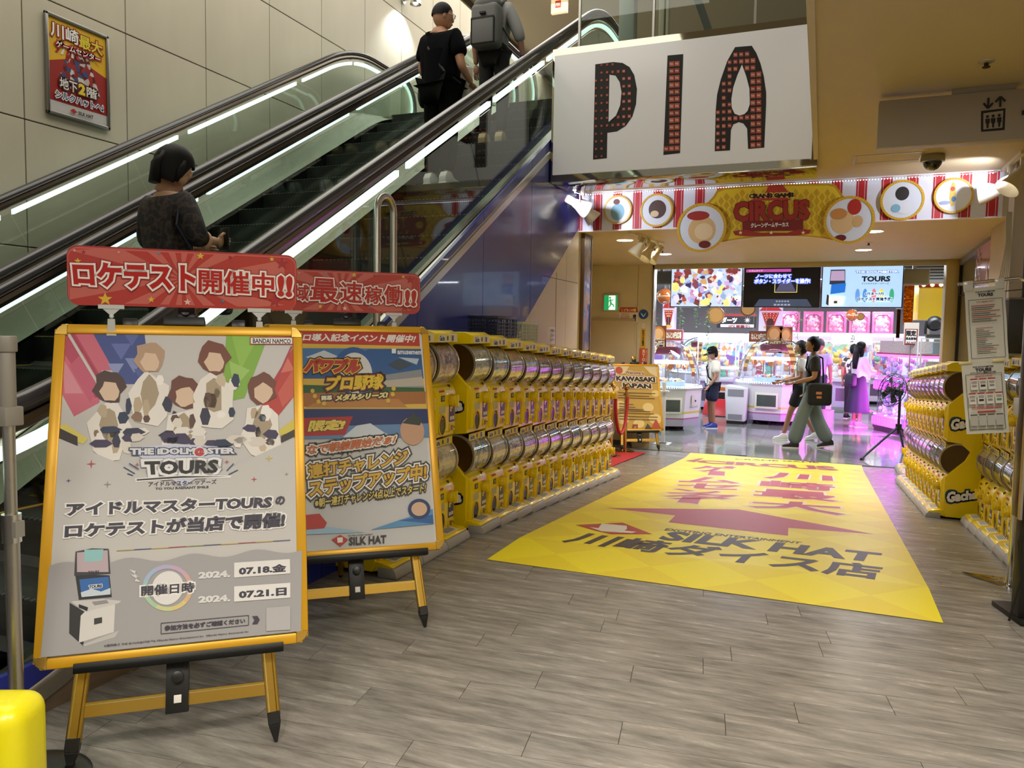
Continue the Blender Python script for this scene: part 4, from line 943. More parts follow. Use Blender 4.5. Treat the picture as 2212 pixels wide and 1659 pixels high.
for x, y, r in [(1340, 875, 12), (1400, 880, 12), (1416, 850, 9), (1345, 905, 14), (1380, 915, 12), (1415, 905, 14), (1330, 840, 7)]: A.ell(x, y, r, r*.8, '#e3cd8c', 14)
A.text('Welcome to', [(1351, 808), (1393, 810), (1393, 803), (1351, 801)], '#7d2a1a', .03, [(.008, '#efe6cc')])
A.text('KAWASAKI', [(1331, 823), (1415, 826), (1414, 815), (1330, 812)], '#1f1a16', .06, [(.014, '#efe6d4'), (.02, '#b07038')])
A.text('JAPAN', [(1342, 840), (1407, 843), (1406, 830), (1341, 827)], '#1f1a16', .06, [(.014, '#efe6d4'), (.02, '#b07038')])
for k, (x1, h) in enumerate([(1415, 849), (1402, 855), (1414, 860), (1368, 873), (1372, 879), (1390, 884), (1404, 888), (1412, 893), (1420, 900), (1414, 906)]): A.line(1335+(2 if k > 2 else 0), h-1, x1, h+1.5, .012, '#5a4a30')
A.poly([(1406, 925), (1416, 905), (1428, 926)], '#b0482e'); A.poly([(1392, 927), (1398, 915), (1408, 927)], '#3c4038'); A.poly([(1365, 926), (1366, 917), (1377, 917), (1377, 926), (1374, 926), (1374, 920), (1369, 920), (1369, 926)], '#9c3a26')
art_on(sh3, A)
# ---- red header cards clipped above the first two boards
def header(c, a, b, z0, sx, label, words, yaw):
    tp_ = c+b*1.24; a_ = Vector((cos(yaw), sin(yaw), 0)); o = Vector((tp_.x, tp_.y, z0))+a*sx
    t = thing('header_card', label, 'sign', o); W, H, r = .835, .225, .04
    Tm = frame_mat((0, 0, 0), a_, (0, 0, 1))
    def rr(W, H, r):
        P = []
        for cx, cy, s0 in ((W/2-r, r, -90), (W/2-r, H-r, 0), (-W/2+r, H-r, 90), (-W/2+r, r, 180)):
            for i in range(7): u = radians(s0+15*i); P.append((cx+r*cos(u), cy+r*sin(u)))
        return P
    MB().prism(rr(W, H, r), 'z', -.004, 0, M('#9c2b26', .3), Tm).build('card', t)
    A = Art(o, a_, (0, 0, 1), dz=.0003, rough=.22); A.z = .0002
    A.lay(rr(W-.006, H-.006, r-.003), [list(range(28))], '#c9605a'); A.lay(rr(W-.012, H-.012, r-.006), [list(range(28))], '#b23c34')
    cx = -.02
    for k in range(14):
        a0, a1_ = 2*pi*k/14, 2*pi*(k+.5)/14; P = [(cx, H/2)]
        for u in (a0, (a0+a1_)/2, a1_):
            R_ = min((W/2-.012)/max(abs(cos(u)), 1e-3), (H/2-.01)/max(abs(sin(u)), 1e-3)); P.append((cx+R_*cos(u)*.96, H/2+R_*sin(u)))
        A.lay(P, [[0, 1, 2, 3]], '#c4655a'); A.z -= A.dz
    A.z += A.dz
    for x, y, s, h in [(-.39, .205, .006, '#d8b0a8'), (-.36, .20, .009, '#a32c34'), (-.38, .165, .013, '#ddb63c'), (-.29, .025, .026, '#ddb63c'), (-.13, .028, .013, '#ddb63c'), (.0, .022, .014, '#e2c0b4'), (.05, .205, .015, '#ddb63c'), (-.1, .21, .008, '#6d8aa0'), (.16, .205, .009, '#a32c34'), (.32, .205, .011, '#ddb63c'), (.36, .19, .026, '#a32c34'), (.33, .035, .026, '#a32c34'), (.13, .03, .009, '#5d7a98'), (-.24, .205, .006, '#d8b0a8')]: A.star(x, y, s, h, px=False)
    for s, q in words: A.text(s, q, '#b3201a', .05 if s in ('ロケテスト', '!!') else .022, [(.0065, '#ece6e0'), (.0095, '#9b1f1c')])
    ao = A.build('card_print', t); ao.matrix_local = Tm
    for cxp in (-.27, .27):
        q = MB(); G_ = glass('acrylic', (.86, .88, .87), 2.2, 1.5, .02); q.box((cxp-.045, -.012, -.008), (cxp+.045, .004, .006), M('#c9ccca', .1, 0, 0), Tm).prism([(cxp-.03, -.012), (cxp-.006, -.035), (cxp+.006, -.035), (cxp+.03, -.012)], 'z', -.003, .003, M('#c9ccca', .1), Tm)
        q.ball(Tm @ Vector((cxp, -.04, 0)), .009, M('#dadcda', .1), 10, 6).prism([(cxp-.012, -.05), (cxp-.014, -.085), (cxp-.018, -.115), (cxp+.018, -.115), (cxp+.014, -.085), (cxp+.012, -.05)], 'z', -.004, .012, M('#c4c5bd', .12), Tm)
        q.build('clip', t, bevel=.001, seg=1)
    return t
header(c1, a1, b1, 1.572, .012, 'red header card with rays and stars above the nearest easel', [('ロケテスト', [(160, 617), (423, 632), (423, 572), (155, 565)]), ('開催中', [(429, 631), (592, 641), (592, 590), (429, 581)]), ('!!', [(599, 641), (631, 643), (633, 596), (599, 594)])], radians(42))
header(c2, a2, b2, 1.588, -.012, 'red header card above the second easel, partly hidden by the first', [('域', [(634, 649), (668, 651), (668, 616), (634, 614)]), ('最', [(668, 651), (733, 656), (728, 603), (674, 600)]), ('速', [(734, 653), (783, 657), (783, 610), (735, 606)]), ('稼', [(786, 655), (826, 658), (826, 620), (788, 617)]), ('働', [(829, 657), (869, 661), (869, 618), (829, 616)]), ('!!', [(873, 661), (898, 663), (900, 627), (874, 625)])], radians(40.3))
# ================================================================ SIGNS AND CEILING
def pxy(Y): return lambda x, y: at_y(x, y, Y)
# big hanging sign
SY = 7.70; o = Vector((-2.69, SY, 3.14)); t = thing('hanging_sign', 'large white hanging sign with letters PIA in a mirror-steel case', 'sign', o)
SWd, SH = 2.53, 1.215
MIR = M('#b7b29f', .06, 1)
MB().box((-.03, .01, -.07), (SWd+.05, .56, SH+.075), MIR).build('case', t, bevel=.004)
MB().box((0, -.012, 0), (SWd, .012, SH), M('#d4d2cf', .25, 0, .22)).build('face_panel', t, bevel=.003)
A = Art(o-Vector((0, .0125, 0)), (1, 0, 0), (0, 0, 1), dz=.0008)
LP = [(1286, 139), (1325, 134), (1345, 136), (1360, 145), (1370, 162), (1376, 192), (1374, 225), (1366, 252), (1352, 272), (1333, 284), (1312, 287), (1311, 342), (1281, 345)]
LI = [(1442, 120), (1476, 117), (1469, 331), (1433, 335)]
LA = [(1588, 102), (1624, 99), (1634, 115), (1643, 138), (1650, 165), (1655, 200), (1655, 225), (1651, 319), (1616, 322), (1614, 278), (1606, 267), (1596, 264), (1584, 269), (1579, 281), (1577, 325), (1544, 327), (1546, 240), (1549, 205), (1557, 172), (1571, 132)]
HP = [(1317, 162), (1330, 164), (1339, 178), (1343, 200), (1340, 228), (1331, 250), (1315, 264)]
HA = [(1603, 140), (1612, 165), (1619, 192), (1620, 225), (1615, 240), (1608, 247), (1597, 250), (1587, 246), (1581, 233), (1580, 215), (1584, 190), (1593, 163)]
def inside(p, poly):
    c = False; j = len(poly)-1
    for i in range(len(poly)):
        if ((poly[i][1] > p[1]) != (poly[j][1] > p[1])) and p[0] < (poly[j][0]-poly[i][0])*(p[1]-poly[i][1])/(poly[j][1]-poly[i][1])+poly[i][0]: c = not c
        j = i
    return c
def fan(poly): return poly
for L in (LP, LI): A.poly(L, '#1b1512')
# A is split into convex-friendly halves
A.poly(LA, '#1b1512')
A.z += A.dz; zb = A.z
tx, _f = glyphs('PIA', .02, 1)
for L, H_, sx, sy, base, k0 in ((LP, HP, 12, 16.4, 5.2, .9), (LI, None, 11.6, 15.2, 10.4, 1), (LA, HA, 12.6, 15.2, 7, 1)):
    x0 = min(p[0] for p in L); x1 = max(p[0] for p in L); y0 = min(p[1] for p in L); y1 = max(p[1] for p in L)
    j = 0; y = y0+sy*.5
    while y < y1:
        x = x0+sx*.55
        while x < x1:
            g = (x-x0)/(x1-x0); s = base*(1+(.45*g if L is LP else (.55*g if L is LA else 0)))
            if L is LP: s = 4.2+4.5*max(0, g-.25)
            if L is LA: s = 7+4.2*g
            cy = y-(x-x0)*.07; q = [(x-s/2, cy+s*.55), (x+s/2, cy+s*.5), (x+s/2, cy-s*.55), (x-s/2, cy-s*.5)]
            if all(inside(p, L) for p in q) and not (H_ and any(inside(p, H_) for p in q)):
                A.z = zb; A.poly(q, '#c2604a' if (int(x)+j) % 3 else '#a94a38'); 
                if s > 6:
                    A.z = zb+A.dz; A.text('PIA', [(x-s*.32, cy+s*.22), (x+s*.32, cy+s*.2), (x+s*.32, cy-s*.2), (x-s*.32, cy-s*.18)], '#ecd9cf', .03, res=1)
            x += sx
        y += sy; j += 1
A.z = zb+3*A.dz
A.poly(HP, M('#d4d2cf', .25, 0, .22)); A.poly(HA, M('#d4d2cf', .25, 0, .22))
ao = A.build('sign_letters', t); ao.matrix_local = frame_mat(A.o-o, A.a, A.b)
# glass screens of the upper gallery above it
for i, (x0, x1) in enumerate([(-2.68, -1.86), (-1.84, -.80), (-.78, .30)]):
    t = thing('gallery_glass_screen', 'gallery glass screen above the white hanging sign, %s' % ['next to the escalator', 'behind the middle letter', 'over the lobby ceiling'][i], 'glass screen', (x0, 8.5, 4.44))
    MB().box((0, -.006, 0), (x1-x0, .006, 1.9), EGL).build('glass_pane', t, smooth=False)
    MB().box((-.012, -.02, 0), (.012, .02, 1.9), STEEL).build('post', t)
    MB().box((0, -.03, 0), (x1-x0, .03, .06), STEEL).build('bottom_rail', t)
t = thing('gallery_column', 'pale metal column behind the gallery glass left of the sign letters', 'column', (-2.30, 9.2, 4.44)); MB().box((-.09, -.09, 0), (.09, .09, 3.86), M('#a7ada6', .3, .3)).build('column_shaft', t, bevel=.004)
t = thing('gallery_mullion', 'cream gallery mullion behind the sign, nearer the middle letter', 'column', (-1.85, 9.0, 4.44)); MB().box((-.03, -.06, 0), (.03, .06, 3.86), CREAM).box((.05, -.05, 0), (.08, .05, 3.86), CREAM).build('mullion_bars', t, bevel=.003)
t = thing('gallery_strut', 'dark slanting steel strut behind the gallery glass', 'strut', (-1.25, 9.6, 4.44)); MB().cyl((.1, 0, 0), (-.5, 0, 1.6), .06, M('#4a4c48', .4, .6), 4).box((.0, -.08, 0), (.2, .08, .03), M('#4a4c48', .4, .6)).cyl((-.5, 0, 1.6), (-.5, 0, 3.86), .05, M('#4a4c48', .4, .6), 4).build('strut_bar', t)
t = thing('glowing_shop_sign', 'small cream lit sign with red PIA square, high beyond the escalators', 'sign', at_y(1190, 30, 15)); q = at_y(1225, 0, 15)-at_y(1190, 30, 15)
MB().box((0, 0, 0), (q.x, .08, .50), M('#f3ddb0', .4, 0, .8)).build('sign_box', t, bevel=.004)
MB().box((.09, -.004, .10), (.21, 0, .24), M('#d0482e', .4, 0, .5)).build('red_square', t, smooth=False)
MB().cyl((q.x/2, .04, .5), (q.x/2, .04, 8.3-t.location.z), .012, STEEL, 8).build('hanging_rod', t)
A = Art(t.location+Vector((0, -.0042, 0)), (1, 0, 0), (0, 0, 1), dz=.001); A.text('PIA', (.105, .13, .195, .20), '#f6e8da', .05, px=False); ao = A.build('sign_text', t); ao.matrix_local = frame_mat((0, -.0045, 0), (1, 0, 0), (0, 0, 1))

# ---- striped fascia with round medallions
bo = Vector((-2.73, 8.812, 2.70)); t = thing('striped_fascia', 'long red and white striped fascia over the arcade entrance', 'banner', bo)
MB().box((0, -.012, 0), (4.31, 0, .445), M('#dfe3f2', .3)).build('fascia_board', t, smooth=False)
A = Art(bo-Vector((0, .0125, 0)), (1, 0, 0), (0, 0, 1), dz=.0008); A.z = 0
xa = at_y(1292.7, 440, 8.8).x-bo.x; xb = at_y(2144.6, 440, 8.8).x-bo.x; per = (xb-xa)/17
for i in range(-1, 18):
    x = xa+i*per
    for w0, w1 in ((-.056, -.040), (-.034, .022), (.028, .046)):
        a_, b_ = max(0.0, x+w0), min(4.31, x+w1)
        if b_ > a_: A.z = .0004; A.quad(a_, 0.0, b_, .445, '#b71c26', px=False)
ao = A.build('fascia_stripes', t); ao.matrix_local = frame_mat(A.o-bo, A.a, A.b)
MB().box((0, -.03, -.012), (4.31, .0, 0), M('#e8e6ea', .3)).box((0, -.03, .437), (4.31, 0, .449), M('#e8e6ea', .3)).build('fascia_trim', t)
names = [(1334, 453, 31, 'pale blue centre', [(1334, 458, 15, 18, '#7fb4cc'), (1332, 436, 7, 6, '#6a2426')]), (1418, 454, 36, 'brown centre', [(1420, 452, 19, 20, '#4a3128'), (1414, 462, 9, 7, '#d8c09a')]),
         (1949, 432, 46, 'black and white centre', [(1949, 418, 15, 15, '#2a2627'), (1952, 450, 17, 12, '#dfe4ee'), (1935, 450, 10, 9, '#7fb4cc')]), (2060, 422, 41, 'spotted yellow centre', [(2058, 420, 7, 26, '#d8b84a'), (2058, 408, 5, 5, '#b84a32'), (2060, 430, 5, 6, '#3c78b0'), (2040, 438, 12, 4, '#9aa6cc')])]
def ring(loc, r, r2, nm, parent, d=.02, w=.11):
    V = []; n = 40
    for (rr, yy) in ((r, 0), (r, -d), (r*(1-w), -d), (r*(1-w), 0)):
        for i in range(n): u = 2*pi*i/n; V.append((rr*cos(u), yy, rr*sin(u)))
    m_ = MB().add(V, [[k*n+i, k*n+(i+1) % n, ((k+1) % 4)*n+(i+1) % n, ((k+1) % 4)*n+i] for k in range(4) for i in range(n)], M('#d0a428', .35))
    for i in range(44):
        u = 2*pi*i/44; x, z = r*(1-w/2)*cos(u), r*(1-w/2)*sin(u); m_.box((x-.003, -d-.001, z-.003), (x+.003, -d, z+.003), M('#f1dc7a', .4))
    m_.build(nm, parent)
def medallion(cx, cy, r, label, blobs, Y, th_=.03, cat='medallion'):
    c = at_y(cx, cy, Y-th_); e = at_y(cx+r, cy, Y-th_); g = at_y(cx, cy-r, Y-th_); R_ = ((e.x-c.x)+(g.z-c.z))/2
    t = thing('round_medallion', label, cat, (c.x, Y, c.z), group='round medallions on the striped fascia')
    MB().cyl((0, 0, 0), (0, -th_+.006, 0), R_*.93, M('#dce3f0', .35), 40).build('disc', t)
    ring(None, R_, 0, 'gold_ring', t, th_)
    A = Art((c.x, Y-th_+.0055, c.z), (1, 0, 0), (0, 0, 1), dz=.001); A.z = 0
    for (x, y, a_, b_, h) in blobs: A.ell(x, y, a_, b_, h, 20)
    ao = A.build('plain_print', t); ao.matrix_local = frame_mat((0, -th_+.0055, 0), (1, 0, 0), (0, 0, 1)); return R_
FY = 8.80
for x, y, r, lb, bl in names: medallion(x, y, r, 'gold-rimmed round medallion on the striped fascia, with %s' % lb, bl, FY)
cs = thing('circus_sign', 'yellow diamond-patterned CIRCUS sign in the middle of the striped fascia', 'sign', (at_y(1680, 460, FY).x, FY, at_y(1680, 460, FY).z))
cl_ = cs.location
def P2(x, y): q = at_y(x, y, FY-.05); return (q.x-cl_.x, q.z-cl_.z)
top_ = [(1505, 450), (1530, 436), (1541, 424), (1548, 412), (1562, 406), (1610, 402), (1690, 398), (1790, 396), (1806, 400), (1814, 412), (1822, 424), (1845, 430)]
bot_ = [(1845, 520), (1810, 521), (1780, 515), (1740, 511), (1690, 510), (1640, 512), (1590, 518), (1560, 523), (1530, 525)]
out = [P2(*p) for p in top_+bot_]
MB().prism(out, 'y', -.05, -.02, M('#c79a24', .35)).build('sign_board', cs, smooth=False)
A = Art((cl_.x, FY-.0505, cl_.z), (1, 0, 0), (0, 0, 1), dz=.001); A.z = 0
cxm, czm = 1680, 460
inn = [((p[0]-cxm)*.97+cxm, (p[1]-czm)*.93+czm) for p in top_+bot_]
A.poly(inn, '#e3c52e')
for i in range(26):
    for j in range(7):
        x = 1546+i*11.5; y = 408+j*18+(9 if i % 2 else 0); q = [(x-6, y), (x, y+9), (x+6, y), (x, y-9)]
        if all(inside(p, inn) for p in q): A.z = .002; A.poly(q, '#c8a022')
A.z = .004
A.poly([(1660, 400), (1690, 399), (1700, 412), (1720, 425), (1640, 427), (1655, 414)], '#b23a2c'); A.text('CRANE GAME', [(1618, 429), (1714, 426), (1714, 416), (1618, 419)], '#3a1c18', .05, [(.008, '#e8cf5c')])
A.poly([(1620, 434), (1710, 432), (1700, 427), (1630, 429)], '#b23a2c')
A.poly([(1604, 478), (1735, 474), (1735, 498), (1604, 500)], '#7c1f1a')
A.text('CIRCUS', [(1585, 480), (1749, 475), (1749, 431), (1584, 436)], '#9c2a1e', .05, [(.006, '#5c1a14')])
for i in range(0):
    for j in range(5):
        for k in (0, 1): A.z = .012; A.ell(1593+i*27.6+k*13, 472-j*8.2-i*.8, 1.5, 1.5, '#f2e2cc', 6)
A.z = .013
A.poly([(1583, 500), (1610, 496), (1640, 503), (1700, 503), (1730, 495), (1752, 497), (1748, 505), (1720, 508), (1610, 510), (1588, 508)], '#a32a22')
A.text('クレーンゲームサーカス', [(1622, 493), (1704, 490), (1704, 480), (1622, 482)], '#f0e6dc', .05)
for x in (1600, 1666, 1735): A.star(x, 503, 5, '#efe0a8')
ao = A.build('sign_print', cs); ao.matrix_local = frame_mat(A.o-cl_, A.a, A.b)
medallion(1515, 492, 54, 'large gold-rimmed round medallion at the left end of the CIRCUS sign', [(1516, 497, 30, 30, '#d8b47c'), (1520, 500, 20, 18, '#e6cfa4'), (1508, 466, 24, 10, '#a32a22'), (1522, 528, 13, 8, '#6e1d1a')], FY-.05)
medallion(1834, 475, 54, 'large gold-rimmed round medallion at the right end of the CIRCUS sign', [(1820, 480, 26, 25, '#dcbc88'), (1852, 478, 12, 13, '#d2ae78'), (1846, 447, 15, 17, '#b32a22'), (1812, 462, 18, 12, '#c98a4a'), (1816, 514, 12, 7, '#6e1d1a')], FY-.05)
t = thing('light_string', 'thin string of tiny white lamps along the top of the fascia', 'light string', (-2.7, 8.76, 3.12))
MB().tube([(0, 0, 0), (4.2, 0, -.0)], .004, M('#d8d8dc', .4), 6).box((-.01, -.01, .0), (.01, .05, .028), STEEL).box((4.19, -.01, .0), (4.21, .05, .028), STEEL).build('cable', t)
lb = MB()
for i in range(150): lb.box((i*.028, -.006, -.010), (i*.028+.008, .002, -.003), M('#f4f6ff', .4, 0, 4))
lb.build('lamp_beads', t, smooth=False, kind='stuff')

def track_spot(label, top, body, aim, group, size=1.0, colr='#e4dfd2', glow=3):
    """spot lamp: stem from a track, yoke, finned body, cone shade"""
    top, body, aim = Vector(top), Vector(body), Vector(aim); t = thing('track_spot', label, 'spotlight', top, group=group); b = body-top; d = (aim-body).normalized(); mt = M(colr, .35)
    k = size; q = d.to_track_quat('Z', 'Y').to_matrix().to_4x4(); Tm = Matrix.Translation(b) @ q @ Matrix.Diagonal((k, k, k, 1))
    MB().box((-.02, -.02, -.06), (.02, .02, .0), mt).cyl((0, 0, -.05), (0, 0, b.z*.45), .008, mt, 8).build('stem', t)
    MB().tube([(0, 0, b.z*.4), (.055, 0, b.z*.5), (.06, 0, b.z), (.045, 0, b.z)], .006, mt, 6).cyl(b+Vector((.062, 0, 0)), b+Vector((.07, 0, 0)), .018, BLACK, 12).build('yoke', t)
    MB().lathe([(.001, -.10), (.035, -.10), (.04, -.09), (.04, -.01), (.045, .0), (.05, .03), (.085, .12), (.09, .15), (.086, .15), (.08, .12), (.04, .03), (.001, .02)], mt, 24, Tm).build('shade', t)
    f = MB()
    for i in range(4): f.box((-.041, -.012, -.09+i*.018), (.041, .012, -.085+i*.018), BLACK, Tm)
    f.build('vent_fins', t)
    MB().cyl((0, 0, .05), (0, 0, .055), .05, M('#fff2da', .4, 0, glow), 16, T=Tm).build('lens', t)
    return t
tr = thing('lighting_track', 'white lighting track on ceiling, at the blue wall end of the fascia', 'lighting track', (-2.60, 8.05, 3.15)); MB().box((-.02, 0, -.03), (.02, .7, 0), M('#e2ddd0', .4)).build('track_rail', tr)
track_spot('white track spot near the blue wall, the nearer of the two', (-2.60, 8.2, 3.12), (-2.60, 8.2, 2.93), (-1.9, 8.8, 2.5), 'track spots by the blue wall', 1.1)
track_spot('white track spot near the blue wall, the one closer to the fascia', (-2.60, 8.5, 3.12), (-2.58, 8.5, 2.90), (-2.0, 8.8, 2.3), 'track spots by the blue wall', 1.1)
tr = thing('lighting_track', 'white lighting track on ceiling at the wall end of the fascia', 'lighting track', (1.56, 7.95, 3.15)); MB().box((-.02, 0, -.03), (.02, .8, 0), M('#e2ddd0', .4)).build('track_rail', tr)
track_spot('upper white track spot at the right end of the fascia, lens towards the lobby', (1.60, 8.15, 3.12), (1.58, 8.15, 2.98), (1.3, 8.0, 2.6), 'track spots over the right end', 1.2)
track_spot('lower white track spot at the right end of the fascia, aimed across it', (1.56, 8.45, 3.12), (1.50, 8.45, 2.90), (.6, 8.75, 2.8), 'track spots over the right end', 1.2)
tr = thing('lighting_track', 'white lighting track under the soffit above the exit door', 'lighting track', (-2.16, 8.98, 2.70)); MB().box((-.015, 0, -.025), (.015, 1.2, 0), M('#e2ddd0', .4), T_((0, 0, 0), (0, 0, radians(-8)))).build('track_rail', tr)
for i, (px_, py_) in enumerate([(1378, 536), (1398, 547), (1415, 552)]):
    Y = 9.2+.35*i; q = at_y(px_, py_, Y)
    track_spot('ivory track spot under the soffit, %s of three' % ['the nearest', 'the middle one', 'the farthest'][i], (q.x+.02, Y, 2.68), (q.x+.03, Y, q.z+.04), (q.x-.35, Y-.1, q.z-.6) if i == 0 else (q.x-.2-.1*i, Y-.35, q.z-.6), 'three track spots under the soffit', .95, '#d8cfae')
for i, (x, y) in enumerate([(-2.42, 9.81), (-2.26, 11.65), (.49, 9.68), (.48, 11.69)]):
    t = thing('downlight', 'round white downlight in the soffit, %s' % ['near left above the gold spots', 'far left above the exit door', 'near right behind the sign medallion', 'far right above the screens'][i], 'ceiling light', (x, y, 2.70), group='soffit downlights')
    MB().lathe([(.10, 0), (.115, -.004), (.115, .0)], M('#e8e0cc', .4), 28).build('trim_ring', t)
    MB().cyl((0, 0, -.001), (0, 0, -.003), .10, M('#fff4da', .4, 0, 22), 28).build('lamp_disc', t)
# lift direction sign
LY = 5.87; q0 = at_y(1900, 218, LY); q1 = at_y(1898, 320, LY)
t = thing('lift_sign', 'grey ceiling sign with black lift pictogram and arrows', 'sign', (q0.x, LY, q1.z)); HH = q0.z-q1.z
MB().box((0, 0, 0), (1.9, .10, HH), M('#a89f92', .45)).build('sign_box', t, bevel=.003)
MB().box((.44, .02, HH), (.80, .08, 3.15-q1.z), M('#a89f92', .45)).build('ceiling_mount', t, bevel=.002)
A = Art((q0.x, LY-.0005, q1.z), (1, 0, 0), (0, 0, 1), dz=.001); K = '#1a1714'
A.poly([(2119, 240), (2172, 234), (2170, 281), (2119, 285)], K); A.poly([(2124, 245), (2167, 239), (2165, 276), (2124, 280)], '#a89f92')
for cx in (2133, 2145, 2158):
    dy = -(cx-2145)*.1; A.ell(cx, 251+dy, 3.4, 3.2, K, 12); A.poly([(cx-5, 256+dy), (cx+5, 255+dy), (cx+4.5, 266+dy), (cx+2.5, 266+dy), (cx+2, 276+dy), (cx-2, 276+dy), (cx-2.5, 266+dy), (cx-4.5, 266+dy)], K)
A.line(2135, 212, 2134, 234, .012, K); A.line(2134, 235, 2124, 224, .012, K); A.line(2134, 235, 2144, 223, .012, K)
A.line(2160, 211, 2160, 232, .012, K); A.line(2160, 210, 2149, 222, .012, K); A.line(2160, 210, 2171, 220, .012, K)
A.poly([(2206, 240), (2212, 239), (2212, 250), (2206, 250)], K)
ao = A.build('pictogram', t); ao.matrix_local = frame_mat((0, -.0005, 0), (1, 0, 0), (0, 0, 1))
# camera dome, sprinkler, hatch
t = thing('camera_dome', 'silver and black security camera dome under the lobby ceiling', 'security camera', (.86, 7.93, 3.15)); MB().lathe([(.001, 0), (.095, 0), (.10, -.02), (.10, -.06), (.085, -.065)], M('#a4a3a0', .3, .6), 32).build('housing', t); MB().ball((0, 0, -.06), .08, M('#15130f', .05, coat=1), 24, 14).build('dark_dome', t)
for i, (x, y, z, lb) in enumerate([(.84, 5.38, 3.15, 'sprinkler head in the brown ceiling above the lift sign'), (-.46, 8.45, 3.15, 'sprinkler head in the strip of ceiling above the CIRCUS sign'), (.50, 10.8, 2.70, 'sprinkler head in the soffit beyond the sign medallion')]):
    t = thing('sprinkler', lb, 'sprinkler', (x, y, z), group='ceiling sprinklers'); MB().lathe([(.001, 0), (.045, 0), (.042, -.006), (.02, -.01), (.001, -.01)], M('#c9c0aa', .3, .4), 24).build('rosette', t); MB().lathe([(.001, 0), (.012, -.008), (.012, -.03), (.022, -.032), (.022, -.036), (.001, -.036)], M('#4a4640', .3, .8), 14).build('nozzle', t)
t = thing('ceiling_hatch', 'framed square access hatch in ceiling beside the camera dome', 'access hatch', (.2, 7.75, 3.15)); MB().box((0, 0, -.004), (.58, .02, 0), STEEL).box((0, .33, -.004), (.58, .35, 0), STEEL).box((0, .02, -.004), (.02, .33, 0), STEEL).box((.56, .02, -.004), (.58, .33, 0), STEEL).build('hatch_frame', t); MB().box((.03, .03, -.002), (.55, .32, 0), CEIL).build('hatch_cover', t)

# ---- exit sign and notices on the cream wall
EY = 13.4; q = at_y(1303, 673, EY); e = at_y(1338, 635, EY)
t = thing('exit_sign', 'green running-man exit sign over the cream service door', 'exit sign', (q.x, EY, q.z)); W_, H_ = e.x-q.x, e.z-q.z
MB().box((0, -.04, 0), (W_, 0, H_), M('#b9b1a0', .4)).build('sign_case', t, bevel=.003)
MB().box((.025, -.043, .025), (W_-.025, -.040, H_-.025), M('#1f9a5a', .4, 0, .9)).build('lit_face', t)
A = Art((q.x, EY-.0435, q.z), (1, 0, 0), (0, 0, 1), dz=.001, emit=0); WH = M('#eafaf0', .4, 0, 1.0); GR = M('#1f9a5a', .4, 0, .9)
A.quad(W_*.38, .03, W_*.80, H_-.03, WH, px=False)
m_ = lambda u, v: (W_*u, H_*v)
A.ell(W_*.46, H_*.78, .018, .018, GR, px=False)
for a_, b_, w_ in [((.47, .70), (.52, .45), .030), ((.52, .45), (.68, .38), .022), ((.68, .38), (.72, .26), .018), ((.52, .45), (.46, .30), .022), ((.46, .30), (.33, .20), .018), ((.47, .66), (.62, .62), .014), ((.62, .62), (.68, .70), .012), ((.47, .66), (.38, .56), .014), ((.38, .56), (.36, .68), .012)]: A.line(*m_(*a_), *m_(*b_), w_, GR, px=False)
ao = A.build('running_figure', t); ao.matrix_local = frame_mat((0, -.0435, 0), (1, 0, 0), (0, 0, 1))
def wall_notice(name, label, x0, y0, x1, y1, Y, base, fn=None, th_=.004, cat='notice'):
    q = at_y(x0, y1, Y); e = at_y(x1, y0, Y); t = thing(name, label, cat, (q.x, Y, q.z)); MB().box((0, -th_, 0), (e.x-q.x, 0, e.z-q.z), M(base, .5)).build('notice_sheet', t, smooth=False)
    if fn:
        A = Art((q.x, Y-th_-.0005, q.z), (1, 0, 0), (0, 0, 1), dz=.001); A.z = 0; fn(A, e.x-q.x, e.z-q.z); ao = A.build('notice_print', t); ao.matrix_local = frame_mat((0, -th_-.0005, 0), (1, 0, 0), (0, 0, 1))
    return t
def f110(A, w, h):
    A.lay([(0, h*.66), (w*.06, h), (w*.94, h), (w, h*.66)], [[0, 3, 2, 1]], '#b8442e'); A.text('こども110番', (w*.1, h*.70, w*.9, h*.92), '#efd9b0', .05, px=False)
    for k in range(3): A.text(['子供を守る', 'まちの安全', '協力店です'][k], (w*.1, h*(.48-.14*k), w*.55, h*(.58-.14*k)), '#b8442e', .02, px=False)
    A.ell(w*.82, h*.4, w*.09, h*.12, '#4a3a34', px=False); A.quad(w*.74, h*.05, w*.9, h*.28, '#2d4a86', px=False)
wall_notice('safety_notice', 'white notice with red roof and number 110 beside the exit sign', 1337, 664, 1379, 695, 13.398, '#e2ddd6', f110)
q = at_y(1390, 679, 13.395); t = thing('round_notice', 'round blue sticker with a white bird, on the pillar above the yellow notice', 'sticker', q); MB().cyl((0, 0, 0), (0, -.004, 0), .085, M('#2452a0', .4), 30).build('sticker_disc', t)
A = Art(q+Vector((0, -.0045, 0)), (1, 0, 0), (0, 0, 1), dz=.001); A.z = 0; A.lay([(-.055, .03), (-.02, .005), (0, -.03), (.02, .0), (.055, .035), (.03, -.01), (.0, -.05), (-.03, -.012)], [[0, 1, 7], [1, 2, 6, 7], [2, 3, 5, 6], [3, 4, 5]], '#e9eef4'); ao = A.build('bird_mark', t); ao.matrix_local = frame_mat((0, -.0045, 0), (1, 0, 0), (0, 0, 1))
def fcam(A, w, h):
    for k, c in enumerate('防犯カメラ設置店'): A.text(c, (w*.25, h*(.86-.105*k), w*.75, h*(.945-.105*k)), '#2a2418', .05, px=False)
wall_notice('camera_notice', 'tall yellow notice with black writing on the pillar', 1384, 711, 1395, 752, 13.395, '#e3b41e', fcam)
